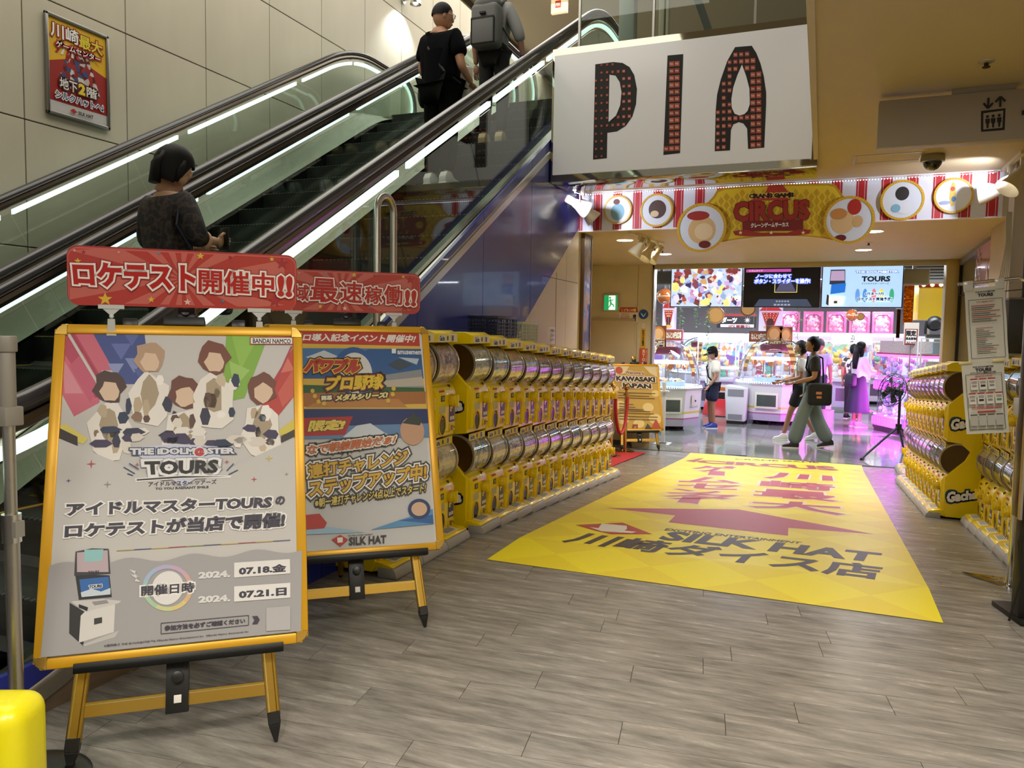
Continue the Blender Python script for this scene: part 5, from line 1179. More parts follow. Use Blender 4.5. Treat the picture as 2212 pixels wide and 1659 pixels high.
def fstop(A, w, h):
    for k, c in enumerate('STOP!'): A.text(c, (w*.36, h*(.80-.19*k), w*.72, h*(.95-.19*k)), '#f2e6dc', .04, px=False)
    A.text('大\n人\n同\n伴', (w*.8, h*.2, w*.95, h*.95), '#efc9b0', .02, px=False)
wall_notice('stop_notice', 'orange notice reading STOP on the pillar behind the easel', 1380, 753, 1399, 800, 13.395, '#d5593a', fstop)
wall_notice('bird_notice', 'small white notice above the yellow one on the pillar', 1386, 698, 1394, 709, 13.395, '#dcd8cc')
t = thing('plinth_box', 'low beige box at the foot of the pillar behind the easel', 'plinth', (-3.02, 13.15, ZB)); MB().box((0, 0, 0), (.30, .22, .42), M('#a99b7e', .5)).build('box_body', t, bevel=.004)
# ---- ceiling screens
scr = [(-2.53, -1.30), (-1.28, -.065), (-.045, 1.165)]
lbl = ['left hanging screen full of pastel picture patches', 'middle hanging screen, black with white Japanese caption', 'right hanging screen, pale blue with TOURS title']
for i, (x0, x1) in enumerate(scr):
    o = Vector((x0, 13.70, 1.975)); W_, H_ = x1-x0, .695; t = thing('hanging_screen', lbl[i], 'screen', o, group='hanging screens over the arcade opening')
    MB().box((0, 0, 0), (W_, .07, H_), M('#0b0b0d', .3)).build('bezel', t, bevel=.003)
    MB().cyl((W_/2, .05, H_), (W_/2, .05, 1.03), .02, BLACK, 10).box((W_/2-.1, .03, 1.0), (W_/2+.1, .09, 1.025), BLACK).build('ceiling_bracket', t)
    A = Art(o-Vector((0, .0006, 0)), (1, 0, 0), (0, 0, 1), dz=.0012, emit=1.05); A.z = 0; g = .014
    if i == 0:
        A.quad(g, g, W_-g, H_-g, '#bcd3f2', px=False); r_ = random.Random(5)
        pal = ['#e6e08a', '#c9a070', '#7a3c38', '#e9d6ea', '#8fa8e0', '#f0e6f4', '#a24c48', '#c3a8dc', '#f4f0c0', '#5f78c4', '#b0c8f0', '#7c4a5a', '#3c3860']
        for k in range(170):
            x, y = r_.uniform(.05, W_-.05), r_.uniform(.05, H_-.05); s = r_.uniform(.02, .085); an = r_.uniform(0, 6); z_ = .002+(k % 4)*.001
            P = [(min(max(x+s*r_.uniform(.5, 1.3)*cos(an+j*1.257), g), W_-g), min(max(y+s*r_.uniform(.5, 1.3)*sin(an+j*1.257), g), H_-g)) for j in range(5)]
            A.lay(P, [list(range(5))], pal[r_.randrange(13)], z_)
    elif i == 1:
        A.quad(g, g, W_-g, H_-g, M('#07070b', .3, 0, .5), px=False); A.quad(.03, H_-.10, W_*.62, H_-.05, '#b04a9a', px=False); A.text('リズムライブ', (.08, H_-.092, .30, H_-.058), '#e8c8e4', .03, px=False)
        A.text('ノーツに合わせて', (.19, .49, .76, .56), '#eef2fc', .04, [(.010, '#4a6ad0')], px=False); A.text('ボタン・スライダーを操作!', (.17, .40, 1.06, .48), '#eef2fc', .04, [(.010, '#4a6ad0')], px=False)
        A.quad(.50, .25, .86, .44, '#d8cf7a', px=False); A.quad(.51, .26, .85, .43, '#141420', px=False); A.lay([(.60, .43), (.76, .43), (.84, .27), (.52, .27)], [[0, 3, 2, 1]], '#4a4a6c')
        A.lay([(.26, .14), (1.02, .14), (1.10, .015), (.18, .015)], [[0, 3, 2, 1]], '#39445e')
        for k in range(5): A.quad(.53+k*.045, .09, .56+k*.045, .115, '#8a94ac', px=False); A.quad(.50+k*.055, .03, .54+k*.055, .06, '#8a94ac', px=False)
        A.text('ノーツに合わせて', (.19, .49, .76, .56), '#eef2fc', .04, [(.010, '#4a6ad0')], px=False); A.text('ボタン・スライダーを操作!', (.17, .40, 1.06, .48), '#eef2fc', .04, [(.010, '#4a6ad0')], px=False)
    else:
        A.quad(g, g, W_-g, H_-g, '#a9cdf6', px=False)
        A.text('THE iDOLM@STER', (.51, .55, 1.13, .60), '#dfeaf8', .05, [(.006, '#3c5c9c')], px=False); A.text('TOURS', (.60, .42, 1.02, .51), '#15161c', .05, px=False); A.text('アイドルマスター ツアーズ', (.60, .375, 1.0, .405), '#2c3440', .02, px=False)
        A.text('6月末～7月', (.66, .20, .93, .25), '#27365c', .06, [(.006, '#d8e8fa')], px=False); A.text('ロケテスト実施予定!', (.55, .11, 1.06, .17), '#27365c', .06, [(.006, '#d8e8fa')], px=False)
        for x, h in ((.55, '#5f92dc'), (.66, '#4a86d0'), (.79, '#d8707c'), (.90, '#d8c84e'), (1.05, '#3aa07c')): A.z = .0015; A.ell(x, .20, .035, .11, h, 16, px=False)
        A.z = .012; A.text('6月末～7月', (.66, .20, .93, .25), '#27365c', .06, [(.006, '#d8e8fa')], px=False); A.text('ロケテスト実施予定!', (.55, .11, 1.06, .17), '#27365c', .06, [(.006, '#d8e8fa')], px=False)
        A.lay([(.12, .38), (.36, .38), (.35, .62), (.13, .62)], [[0, 1, 2, 3]], '#2c3040'); A.lay([(.13, .44), (.35, .44), (.34, .60), (.14, .60)], [[0, 1, 2, 3]], '#a892b8'); A.lay([(.14, .22), (.36, .25), (.37, .40), (.15, .38)], [[0, 1, 2, 3]], '#1f6ad0')
        A.lay([(.08, .06), (.12, .03), (.12, .20), (.09, .22)], [[0, 1, 2, 3]], '#26282c'); A.lay([(.12, .03), (.34, .04), (.36, .18), (.12, .20)], [[0, 1, 2, 3]], '#dfe2ea'); A.quad(.20, .07, .25, .11, '#2c2e34', px=False)
    ao = A.build('screen_image', t); ao.matrix_local = frame_mat((0, -.0006, 0), (1, 0, 0), (0, 0, 1))
# ================================================================ STANDS AT THE SIDES
# rope posts
for i, (x, y) in enumerate([(-2.985, 11.55), (-2.99, 12.50)]):
    t = thing('rope_post', 'gold rope post with ball top, %s' % ['nearer one, at the end of the capsule machines', 'farther one, in front of the gold poster'][i], 'rope post', (x, y, fl(y)+.012), group='gold rope posts on the red carpet')
    G_ = M('#b8925a', .12, 1); MB().lathe([(.001, 0), (.16, 0), (.16, .015), (.12, .03), (.03, .045), (.001, .045)], G_, 32).build('base', t); MB().cyl((0, 0, .04), (0, 0, 1.0), .028, G_, 20).build('pole', t)
    MB().cyl((0, 0, .96), (0, 0, 1.0), .04, G_, 20).cyl((0, 0, 1.0), (0, 0, 1.04), .02, G_, 14).ball((0, 0, 1.09), .055, G_, 20, 12).build('ball_top', t)
    MB().tube([(.05*cos(2*pi*k/12), .05*sin(2*pi*k/12), .97) for k in range(12)], .006, G_, 6, closed=True).build('hook_ring', t)
RED = M('#a81a1c', .6, bump=.2, bscale=80)
A0 = Vector((-2.985, 11.55, fl(11.55)+.97)); B0 = Vector((-2.99, 12.5, fl(12.5)+.97))
def rope(a, b, sag, label, n=20):
    P = []
    for i in range(n+1): u = i/n; q = a.lerp(b, u); q.z -= sag*(1-(2*u-1)**2)**.55; P.append(q)
    c = (a+b)/2; t = thing('velvet_rope', label, 'rope', c, group='red velvet ropes'); MB().tube([p-c for p in P], .026, RED, 12).build('rope_cord', t)
    for e in (P[0], P[-1]): MB().cyl(e-c+Vector((0, 0, -.05)), e-c+Vector((0, 0, .02)), .03, GOLD, 14).build('end_cap', t)
rope(A0+Vector((.04, .05, 0)), B0+Vector((.04, -.05, 0)), .62, 'red velvet rope sagging between the two gold posts')
rope(A0+Vector((-.05, -.02, 0)), Vector((-3.5, 11.2, fl(11.2)+.85)), .45, 'red velvet rope running left behind the capsule machines')
t = thing('rope_post', 'gold rope post hidden mostly behind the last left capsule machine', 'rope post', (-3.52, 11.2, fl(11.2)), group='gold rope posts on the red carpet'); MB().lathe([(.001, 0), (.16, 0), (.16, .015), (.03, .045), (.001, .045)], GOLD, 24).build('base', t); MB().cyl((0, 0, .04), (0, 0, .96), .028, GOLD, 14).build('pole', t)
# tall notice stand on the right
PB = Vector((1.149, 5.52, fl(5.52))); t = thing('notice_stand', 'tall chrome notice stand with flat steel foot, carrying two white papers', 'stand', PB)
TP = at_y(2195, 600, 5.5)
MB().prism([(.03, -.20), (.17, -.02), (.10, .12), (-.24, .14)], 'z', .0, .008, M('#a8a49c', .12, 1)).build('foot_plate', t, bevel=.002)
h_ = TP.z-PB.z; MB().cyl((0, 0, .008), (0, 0, h_*.55), .016, CHROME, 16).cyl((0, 0, .0), (0, 0, .05), .028, CHROME, 18, r2=.02).build('lower_pole', t)
AR = at_y(2070, 614, 5.5)-PB
MB().tube([(0, 0, h_*.55), (0, 0, h_-.05), (-.015, 0, h_-.015), (-.05, 0, h_), (AR.x, 0, AR.z)], .011, CHROME, 12).build('upper_pole_and_arm', t)
MB().box((-.035, -.03, h_*.56), (.03, .02, h_*.615), M('#b8b4a6', .4)).build('clamp', t, bevel=.006)
MB().tube([(AR.x+.01, -.01, AR.z-.0), (AR.x+.012, -.01, AR.z-.07), (-.0, -.01, AR.z-.03)], .003, BLACK, 6).build('hook_wire', t)
def paper(label, p0, p1, p2, p3, second):
    q0, q1, q2, q3 = [at_y(*p, 5.48) for p in (p0, p1, p2, p3)]   # tl tr br bl
    a_ = (q1-q0).normalized(); b_ = Vector((0, 0, 1)); a_ = Vector((a_.x, 0, a_.z)).normalized(); b_ = Vector((-a_.z, 0, a_.x)); W = (q1-q0).length; H = (q0-q3).length; o = q0-b_*H
    t = thing('notice_sheet', label, 'paper notice', o); Tm = frame_mat((0, 0, 0), a_, b_)
    V = []; n = 8
    for j in range(n+1):
        v = H*j/n; V += [(0, v, .004*sin(j*1.1)), (W*.5, v, .007*sin(j*.9+1)), (W, v, .004*sin(j*1.3+2))]
    MB().add(V, [(3*j+i, 3*j+i+1, 3*j+i+4, 3*j+i+3) for j in range(n) for i in (0, 1)], M('#cfccbf', .5), Tm).build('paper', t)
    A = Art(o, a_, b_, dz=.0004, z0=.008); K = '#4a4846'; Rr = '#b0403a'
    A.text('THE iDOLM@STER', (W*.26, H*.925, W*.76, H*.95), K, .05, px=False); A.text('TOURS', (W*.32, H*.875, W*.70, H*.92), '#222020', .06, px=False)
    for x0, y0, x1, y1 in ((.08, .06, .92, .06), (.08, .84, .92, .84), (.08, .06, .08, .84), (.92, .06, .92, .84)): A.line(W*x0, H*y0, W*x1, H*y1, .0025, K, px=False)
    r_ = random.Random(9)
    if not second:
        A.text('ロケテスト参加方法につきまして', (W*.28, H*.795, W*.72, H*.82), Rr, .03, px=False)
        for k in range(9): A.line(W*.14, H*(.76-.026*k), W*r_.uniform(.6, .88), H*(.76-.026*k), .0045, K if k % 3 else Rr, px=False)
        for k in range(15): A.line(W*.22, H*(.46-.024*k), W*r_.uniform(.4, .8), H*(.46-.024*k), .0035, K if k % 6 else Rr, px=False)
    else:
        A.text('オンラインロケテスト 整理券申し込みの流れ', (W*.2, H*.848, W*.8, H*.87), '#222020', .05, px=False); A.text('【整理券配布時間】', (W*.3, H*.80, W*.7, H*.82), Rr, .02, px=False)
        for r0, c0, n_ in ((.66, .18, 3), (.46, .11, 4)):
            for k in range(n_):
                x = W*(c0+.205*k); A.quad(x, H*(r0-.04), x+W*.17, H*(r0+.12), '#dcdad2', px=False); A.quad(x, H*(r0+.10), x+W*.17, H*(r0+.12), Rr, px=False)
                A.quad(x+W*.03, H*(r0-.0), x+W*.14, H*(r0+.03), ['#a08a8a', '#2e2c2e', '#8a8a88', '#6c8a5c'][k], px=False)
                for z in range(3): A.line(x+W*.02, H*(r0+.05+.014*z), x+W*.15, H*(r0+.05+.014*z), .002, K, px=False)
        for k in range(3): A.line(W*.15, H*(.385-.016*k), W*.85, H*(.385-.016*k), .003, Rr, px=False)
        A.quad(W*.28, H*.30, W*.7, H*.325, Rr, px=False)
        for k in range(4): A.quad(W*(.10+.20*k), H*.12, W*(.28+.20*k), H*.28, '#b4b2aa', px=False); A.quad(W*(.11+.20*k), H*.265, W*(.27+.20*k), H*.28, K, px=False)
    ao = A.build('paper_print', t); ao.matrix_local = Tm
    c = MB()
    for x in (.08, .86):
        if not second: c.box((W*x-.02, H-.02, -.01), (W*x+.03, H+.045, .012), M('#c8c6be', .15), Tm)
        else: c.box((W*x-.03, H-.005, .0), (W*x+.04, H+.012, .012), M('#d8c68a', .3), Tm)
    c.build('clips', t, bevel=.003)
paper('upper white paper notice hanging from the chrome stand', (2083, 624), (2170, 616), (2168, 778), (2076, 785), False)
paper('lower white paper notice taped below the upper one on the stand', (2076, 786), (2168, 779), (2164, 948), (2070, 938), True)
# digital signage kiosk at the right edge
t = thing('display_kiosk', 'black display kiosk at the right edge with red and blue picture', 'display kiosk', (1.055, 4.66, 0)); yw = radians(14)
Tk = T_((0, 0, 0), (0, 0, yw)); zl, zh = .565, 1.61
MB().box((-.06, 0, zl), (.72, .09, zh), M('#151414', .25), Tk).build('bezel', t, bevel=.005); MB().box((-.064, -.004, zl-.004), (-.052, .02, zh+.004), STEEL, Tk).build('edge_trim', t)
MB().box((-.035, -.002, zl+.03), (.69, .0, zh-.03), M('#7c1838', .3, 0, .3), Tk).box((-.03, -.003, zl+.28), (.68, -.002, zh-.16), M('#b9cdf0', .3, 0, .7), Tk).box((-.03, -.003, zl+.035), (.3, -.002, zl+.10), M('#c6c05a', .3, 0, .4), Tk).build('screen', t, smooth=False)
MB().box((-.03, .02, .03), (.05, .10, zl), BLACK, Tk).build('leg', t, bevel=.003); MB().box((.5, .02, .03), (.58, .10, zl), BLACK, Tk).build('leg', t, bevel=.003); MB().box((-.035, -.02, 0), (.7, .3, .03), BLACK, Tk).build('base_plate', t, bevel=.004)
MB().tube([(-.02, .0, .56), (-.06, -.03, .45), (-.04, -.02, .25), (-.08, -.02, .02)], .006, BLACK, 6).build('power_cable', t)
# dark cabinets and cables behind the right bank
t = thing('dark_cabinet', 'large dark grey cabinet behind the paper notices', 'cabinet', (1.46, 7.3, fl(7.6))); MB().box((-.10, -.20, 1.56), (.36, .5, 2.0), M('#2c2a27', .5)).build('cabinet_body', t, bevel=.005); MB().box((-.105, -.205, 1.985), (.37, .5, 2.0), M('#6b675f', .4)).build('cabinet_top', t)
t = thing('roller_tube', 'black upright roll standing on the dark cabinet', 'roll', (1.55, 7.4, fl(7.6)+2.0)); MB().cyl((0, 0, 0), (0, 0, .55), .05, M('#161616', .5), 18).build('roll_body', t); MB().cyl((0, 0, 0), (0, 0, .02), .055, M('#2a2826', .5), 18).build('end_cap', t)
t = thing('hanging_cables', 'white cables hanging down the wall at the right end of the fascia', 'cable', (1.58, 8.45, 0))
r_ = random.Random(2)
for k in range(6):
    x = -.10+.03*k; MB().tube([(x*.3, 0, 2.69), (x*.3+.01, 0, 2.4), (x*.5, -.01, 2.1), (x-.02, -.02, 1.85), (x+r_.uniform(-.05, .05), -.03, 1.6)], .005, M('#cfccc6', .4), 6).build('cable', t)
po_ = [at_x(*p, 1.735) for p in [(2088, 552), (2176, 512), (2163, 622), (2083, 640)]]
t = thing('window_poster', 'red poster with tower outline taped on the glass of the right window', 'poster', (1.728+.039*(po_[3].y-9.75), po_[3].y, po_[3].z), radians(-2.23)); Yn, Yf = 9.80, 11.35
MB().box((-.004, Yn-po_[3].y, -.02), (.0, Yf-po_[3].y, .57), M('#b2463a', .18, coat=.5)).build('poster_sheet', t, smooth=False)
A = Art((po_[3].x-.0045, Yf, po_[3].z), (0, -1, 0), (0, 0, 1), dz=.001); A.z = 0
for i in range(5):
    for j in range(9): A.z = .001; A.poly([(0.02+.09*i, .03+.06*j), (.065+.09*i, .06+.06*j), (.02+.09*i, .09+.06*j)], ['#e8ddcf', '#4f7ca8', '#d87060'][(i+j) % 3], px=False)
A.z = .002; A.lay([(.85, .08), (1.1, .08), (1.0, .25), (.98, .42), (.96, .25)], [[0, 1, 2, 3, 4]], '#d8a878'); A.quad(1.5, -.02, 1.55, .57, '#e9e2dc', px=False)
ao = A.build('poster_print', t); ao.matrix_local = frame_mat(A.o-po_[3], A.a, A.b)
# left front: pole with yellow sleeve
b0 = Vector((-2.345, 1.61, 0)); t = thing('sign_pole', 'steel sign pole with yellow plastic sleeve on a round steel base', 'pole stand', b0)
MB().lathe([(.001, 0), (.21, 0), (.21, .012), (.19, .02), (.03, .03), (.001, .03)], M('#8f918f', .25, 1), 48).build('base', t, loc=(0, 0, 0))
MB().cyl((0, 0, .03), (0, 0, .86), .022, STEEL, 18).cyl((0, 0, .86), (0, 0, 1.42), .018, STEEL, 18).cyl((0, 0, .81), (0, 0, .90), .028, CHROME, 18).box((.018, -.015, .83), (.04, .015, .88), M('#8c8880', .3)).build('pole', t)
MB().cyl((0, 0, 1.20), (0, 0, 1.42), .024, M('#8a857a', .4), 14).cyl((0, 0, 1.41), (0, 0, 1.46), .030, M('#8a857a', .4), 14).box((-.03, -.03, 1.18), (.03, .03, 1.24), M('#8a857a', .4)).build('pole_clamp', t, bevel=.004)
q = at_z(20, 1600, .2)
t = thing('yellow_weight', 'bright yellow rounded plastic weight block beside the pole base', 'weight block', (-2.13, 1.38, .0))
MB().box((-.15, -.09, .0), (.13, .09, .45), M('#f0e40c', .35, coat=.3)).build('weight_body', t, bevel=.055, seg=5, smooth=True, rot=(0, 0, radians(24)))
MB().box((-.06, -.03, .44), (.02, .03, .465), M('#e6da10', .35)).build('filler_cap', t, bevel=.02, seg=3, rot=(0, 0, radians(24)))
# ================================================================ ARCADE HALL
ZF = ZB; WPL = M('#dfe0e2', .3); LILAC = M('#b8a8dc', .35); CLR = glass('machine_glass', (.95, .96, .98), 1.5); DOME = glass('dome_plastic', (.93, .94, .98), 2.0, 1.45, .04)
LEDW = M('#e6f0ff', .4, 0, 5); LEDP = M('#ff3fd0', .4, 0, 4.5); LEDV = M('#b44cff', .4, 0, 3.5); LEDC = M('#9fe8e0', .4, 0, 3); BRN = M('#8a4a1e', .35, coat=.5)
def candy(nm, n, R_, z, parent, seed, s=.03):
    r_ = random.Random(seed); mb = MB(); P_ = [M(h, .4) for h in ('#d89a5a', '#e8e4dc', '#c85a8a', '#e2c84a', '#6aa0c8', '#8a4a2a')]
    for i in range(n):
        a = r_.uniform(0, 6.28); d = R_*sqrt(r_.random()); mb.ball((d*cos(a), d*sin(a), z+r_.uniform(0, .03)), s*r_.uniform(.7, 1.2), P_[r_.randrange(6)], 6, 4, sq=(1, 1, .7))
    mb.build(nm, parent, kind='stuff')
def dome_machine(label, loc, rz, R_=.72, tint='#b8e0e8'):
    t = thing('candy_crane_machine', label, 'crane game', loc, rz, 'round candy crane machines')
    n = 8; oc = lambda r, off=pi/8: [(r*cos(2*pi*i/n+off), r*sin(2*pi*i/n+off)) for i in range(n)]
    def ring8(r0, z0, r1, z1, nm, mat):
        a, b = oc(r0), oc(r1); MB().add([(x, y, z0) for x, y in a]+[(x, y, z1) for x, y in b], [[i, (i+1) % n, (i+1) % n+n, i+n] for i in range(n)]+[list(range(n))[::-1], list(range(n, 2*n))], mat).build(nm, t, smooth=False)
    ring8(R_*.55, .02, R_*.6, .08, 'plinth', BLACK); ring8(R_*.93, .08, R_*.98, .20, 'lower_band', M('#c2bcd4', .3)); ring8(R_*.981, .20, R_*.985, .225, 'pink_stripe', M('#b06a9a', .35)); ring8(R_*.986, .225, R_*.995, .30, 'white_band', WPL); ring8(R_*.996, .30, R_*1.0, .335, 'yellow_stripe', M('#d8c84a', .35)); ring8(R_, .335, R_*1.05, .70, 'body_panel', WPL)
    ring8(R_*1.06, .70, R_*1.10, .74, 'rim', WPL)
    for k in range(4):
        a = 2*pi*k/4+pi/2; Tm = T_((0, 0, 0), (0, 0, a))
        MB().box((R_*.955, -.22, .30), (R_*.975, .22, .58), M('#e8e4d8', .3), Tm).box((R_*.97, -.185, .335), (R_*.978, .185, .545), M('#4c5552', .15), Tm).build('prize_door', t, bevel=.003)
        a2 = a+pi/4; Tm = T_((0, 0, 0), (0, 0, a2)); MB().box((R_*.97, -.08, .45), (R_*.985, -.0, .62), M('#cfcbbf', .4), Tm).box((R_*.97, .05, .5), (R_*.986, .08, .53), BLACK, Tm).build('coin_panel', t)
        A = MB(); tm_ = T_((R_*.99, 0, .40), (radians(90), 0, a2+pi/2))
        v, f = glyphs('Sweet Land 5', .01, 1); A.add([(x*.055-.16, y*.055, 0) for x, y in v], f, M('#4a4a50', .5), T_((0, 0, 0), (0, 0, a2)) @ T_((R_*.99, 0, .40), (radians(90), 0, radians(90)))).build('name_script', t, smooth=False)
    lb = MB()
    for i in range(96): a = 2*pi*i/96; lb.box((R_*1.02*cos(a)-.008, R_*1.02*sin(a)-.008, .74), (R_*1.02*cos(a)+.008, R_*1.02*sin(a)+.008, .765), LEDW)
    lb.build('led_ring', t, smooth=False, kind='stuff')
    MB().lathe([(.001, .75), (R_*.95, .75), (R_*.98, .76)], M('#d4dcec', .15), 40).build('table_top', t); MB().lathe([(R_*.55, .76), (R_*.55, .84), (R_*.5, .84), (R_*.001, .80)], M('#c8e4ec', .1), 32).build('turntable', t); candy('candy_heap', 90, R_*.45, .83, t, 3)
    prof = [(R_*.99*cos(pi/2*i/10)**.75, .76+.78*sin(pi/2*i/10)) for i in range(10)]+[(.06, 1.545)]
    do = MB().lathe(prof, DOME, 36); do.f = do.f[:-2]; do.mi = do.mi[:-2]; do.build('dome', t)
    for k in range(4):
        a = 2*pi*k/4+pi/4; MB().tube([(p[0]*1.005*cos(a), p[0]*1.005*sin(a), p[1]) for p in prof], .008, M('#c8c4e0', .15, .4), 6).build('dome_rib', t)
    for s in (-1, 1):
        a0 = -pi/2+s*.72
        P_ = [(R_*1.0*cos(pi/2*u)**.75, .80+.76*sin(pi/2*u)) for u in [.12+.5*i/8 for i in range(9)]]
        V = []
        for r, z in P_:
            for w_ in (-.06, .06): V.append((r*cos(a0)-w_*sin(a0), r*sin(a0)+w_*cos(a0), z))
        MB().add(V, [(2*i, 2*i+1, 2*i+3, 2*i+2) for i in range(8)], BRN).add([(v[0]*1.01, v[1]*1.01, v[2]) for i, v in enumerate(V)], [(2*i, 2*i+1, 2*i+3, 2*i+2) for i in range(1, 8, 2)], M('#d8b468', .4)).build('letter_arch', t)
    MB().cyl((0, 0, .8), (0, 0, 1.35), .03, CHROME, 12).lathe([(.28, 1.30), (.30, 1.34), (.30, 1.42), (.26, 1.44), (.001, 1.44)], M('#5a2028', .3), 24).build('centre_column', t)
    for k in range(8):
        a = 2*pi*k/8; MB().cyl((.42*cos(a), .42*sin(a), 1.10), (.45*cos(a), .45*sin(a), 1.10), .055, M('#c87a44', .4), 16).build('orange_disc', t)
    MB().lathe([(R_*.6, 1.15), (R_*.64, 1.15), (R_*.64, 1.19), (R_*.6, 1.19), (R_*.6, 1.15)], LEDW, 36).build('inner_light_ring', t)
    for k in range(3):
        a = 2*pi*k/3+.5; MB().cyl((.3*cos(a), .3*sin(a), .84), (.3*cos(a), .3*sin(a), 1.15), .012, CHROME, 8).cyl((.3*cos(a), .3*sin(a), .80), (.3*cos(a), .3*sin(a), .86), .05, CLR, 12).build('claw_arm', t)
    for k in range(4):
        MB().cyl((R_*.5*cos(k*pi/2), R_*.5*sin(k*pi/2), 0), (R_*.5*cos(k*pi/2), R_*.5*sin(k*pi/2), .08), .03, BLACK, 8).build('foot', t)
    return t
dA = dome_machine('round white candy crane machine behind the gold poster easel', (-3.05, 16.35, ZF), radians(20), .72); dA.scale = (1, 1, 1.2)
dB = dup(tree(dA), None, (-.98, 18.55, ZF), radians(-8), 'large round white candy crane machine in the middle of the arcade, behind the walking man'); dB.scale = (1.14, 1.14, 1.26)
dC = dup(tree(dA), None, (-3.15, 22.4, ZF), radians(40), 'round white candy crane machine with green top, farther back beside the capped visitor'); dC.scale = (1.15, 1.15, 1.25)
def bbox_sign(name, label, cat, x, y, z, w, h, d, base, fn, rz=0, hang=None, stand=None, group=None):
    t = thing(name, label, cat, (x, y, z), rz, group); MB().box((-w/2, 0, 0), (w/2, d, h), M(base, .4)).build('sign_body', t, bevel=.003)
    A = Art((x-w/2, y-.0005, z), (1, 0, 0), (0, 0, 1), dz=.0015); A.z = 0; fn(A, w, h); ao = A.build('sign_print', t); ao.matrix_local = frame_mat((-w/2, -.0006, 0), (1, 0, 0), (0, 0, 1))
    if hang: MB().cyl((-w*.3, d/2, h), (-w*.3, d/2, hang-z), .004, STEEL, 6).cyl((w*.3, d/2, h), (w*.3, d/2, hang-z), .004, STEEL, 6).build('hanging_wires', t)
    return t
def pq(px_, py_, Y): q = at_y(px_, py_, Y); return q
def f10(A, w, h):
    A.quad(.0, .0, w, h*.55, '#5c2c12', px=False); A.ell(w/2, h*.62, w*.46, h*.36, '#b8743a', 28, px=False); A.ell(w/2, h*.7, w*.3, h*.2, '#dfa86a', 20, px=False)
    A.text('10円', (w*.08, h*.20, w*.92, h*.44), '#e8d8a0', .06, [(.014, '#2a1408')], px=False); A.text('キャッチャー', (w*.12, h*.46, w*.88, h*.56), '#e8e0c8', .04, px=False); A.text('広場', (w*.25, h*.04, w*.75, h*.17), '#d8b060', .06, px=False)
for (x, y, cx, cy, w, h, lb) in [(1422, 733, 1, 1, .33, .58, 'brown 10 yen board on top of the candy crane behind the gold poster'), (1672, 733, 1, 1, .36, .62, 'brown 10 yen board on top of the middle candy crane, left one'), (1697, 735, 1, 1, .28, .60, 'brown 10 yen board on top of the middle candy crane, right one'), (1400, 735, 1, 1, .30, .56, 'brown 10 yen board partly hidden by the opening frame')]:
    Y = 16.2 if x < 1500 else 18.4; q = pq(x, y, Y); bbox_sign('price_board', lb, 'sign', q.x, Y, q.z-h/2, w, h, .03, '#6a3416', f10, group='10 yen boards on the candy cranes')
def fwide(A, w, h): A.quad(.02, .02, w-.02, h-.02, '#8a4422', px=False); A.text('なんと10円!広場', (w*.1, h*.2, w*.9, h*.8), '#efe0c0', .05, px=False)
q = pq(1640, 727, 18.6); bbox_sign('arm_board', 'wide brown board left of the 10 yen boards on the middle crane', 'sign', q.x, 18.6, q.z-.13, .45, .26, .03, '#6a3416', fwide, hang=3.0)
q = pq(1455, 725, 16.8); bbox_sign('arm_board', 'wide brown and pink board right of the 10 yen board at the first crane', 'sign', q.x, 16.8, q.z-.12, .42, .26, .03, '#c87aa0', fwide, hang=3.0)
# popcorn column signs
def fpop(A, w, h):
    A.quad(0, 0, w, h, '#e4dcf0', px=False); A.lay([(w*.12, h*.78), (w*.88, h*.78), (w*.68, h*.30), (w*.32, h*.30)], [[0, 3, 2, 1]], '#c02a22')
    for k in range(5):
        for j in range(6): x = w*(.2+.15*k)+(k-2)*-.012*j; A.z = .003; A.ell(x, h*(.74-.075*j), .012, .012, '#f4e2a0', 8, px=False)
    A.z = .006; A.lay([(0, h*.84), (w, h*.84), (w*.8, h), (w*.2, h)], [[0, 1, 2, 3]], '#c8302a'); A.ell(w*.5, h*.42, w*.16, h*.16, '#4a2018', 16, px=False); A.ell(w*.5, h*.25, w*.3, h*.06, '#e8b45a', 16, px=False)
for i, (x0, x1, yt, yb, Y) in enumerate([(1430, 1458, 655, 722, 17.2), (1638, 1690, 662, 722, 19.4)]):
    a, b = pq(x0, yb, Y), pq(x1, yt, Y); bbox_sign('column_sign', 'white column sign with red tub print, %s' % ['left of the hanging screens', 'under the middle hanging screen'][i], 'sign', (a.x+b.x)/2, Y, a.z, b.x-a.x, b.z-a.z, .25, '#dcd2ea', fpop, hang=3.0, group='tub column signs')
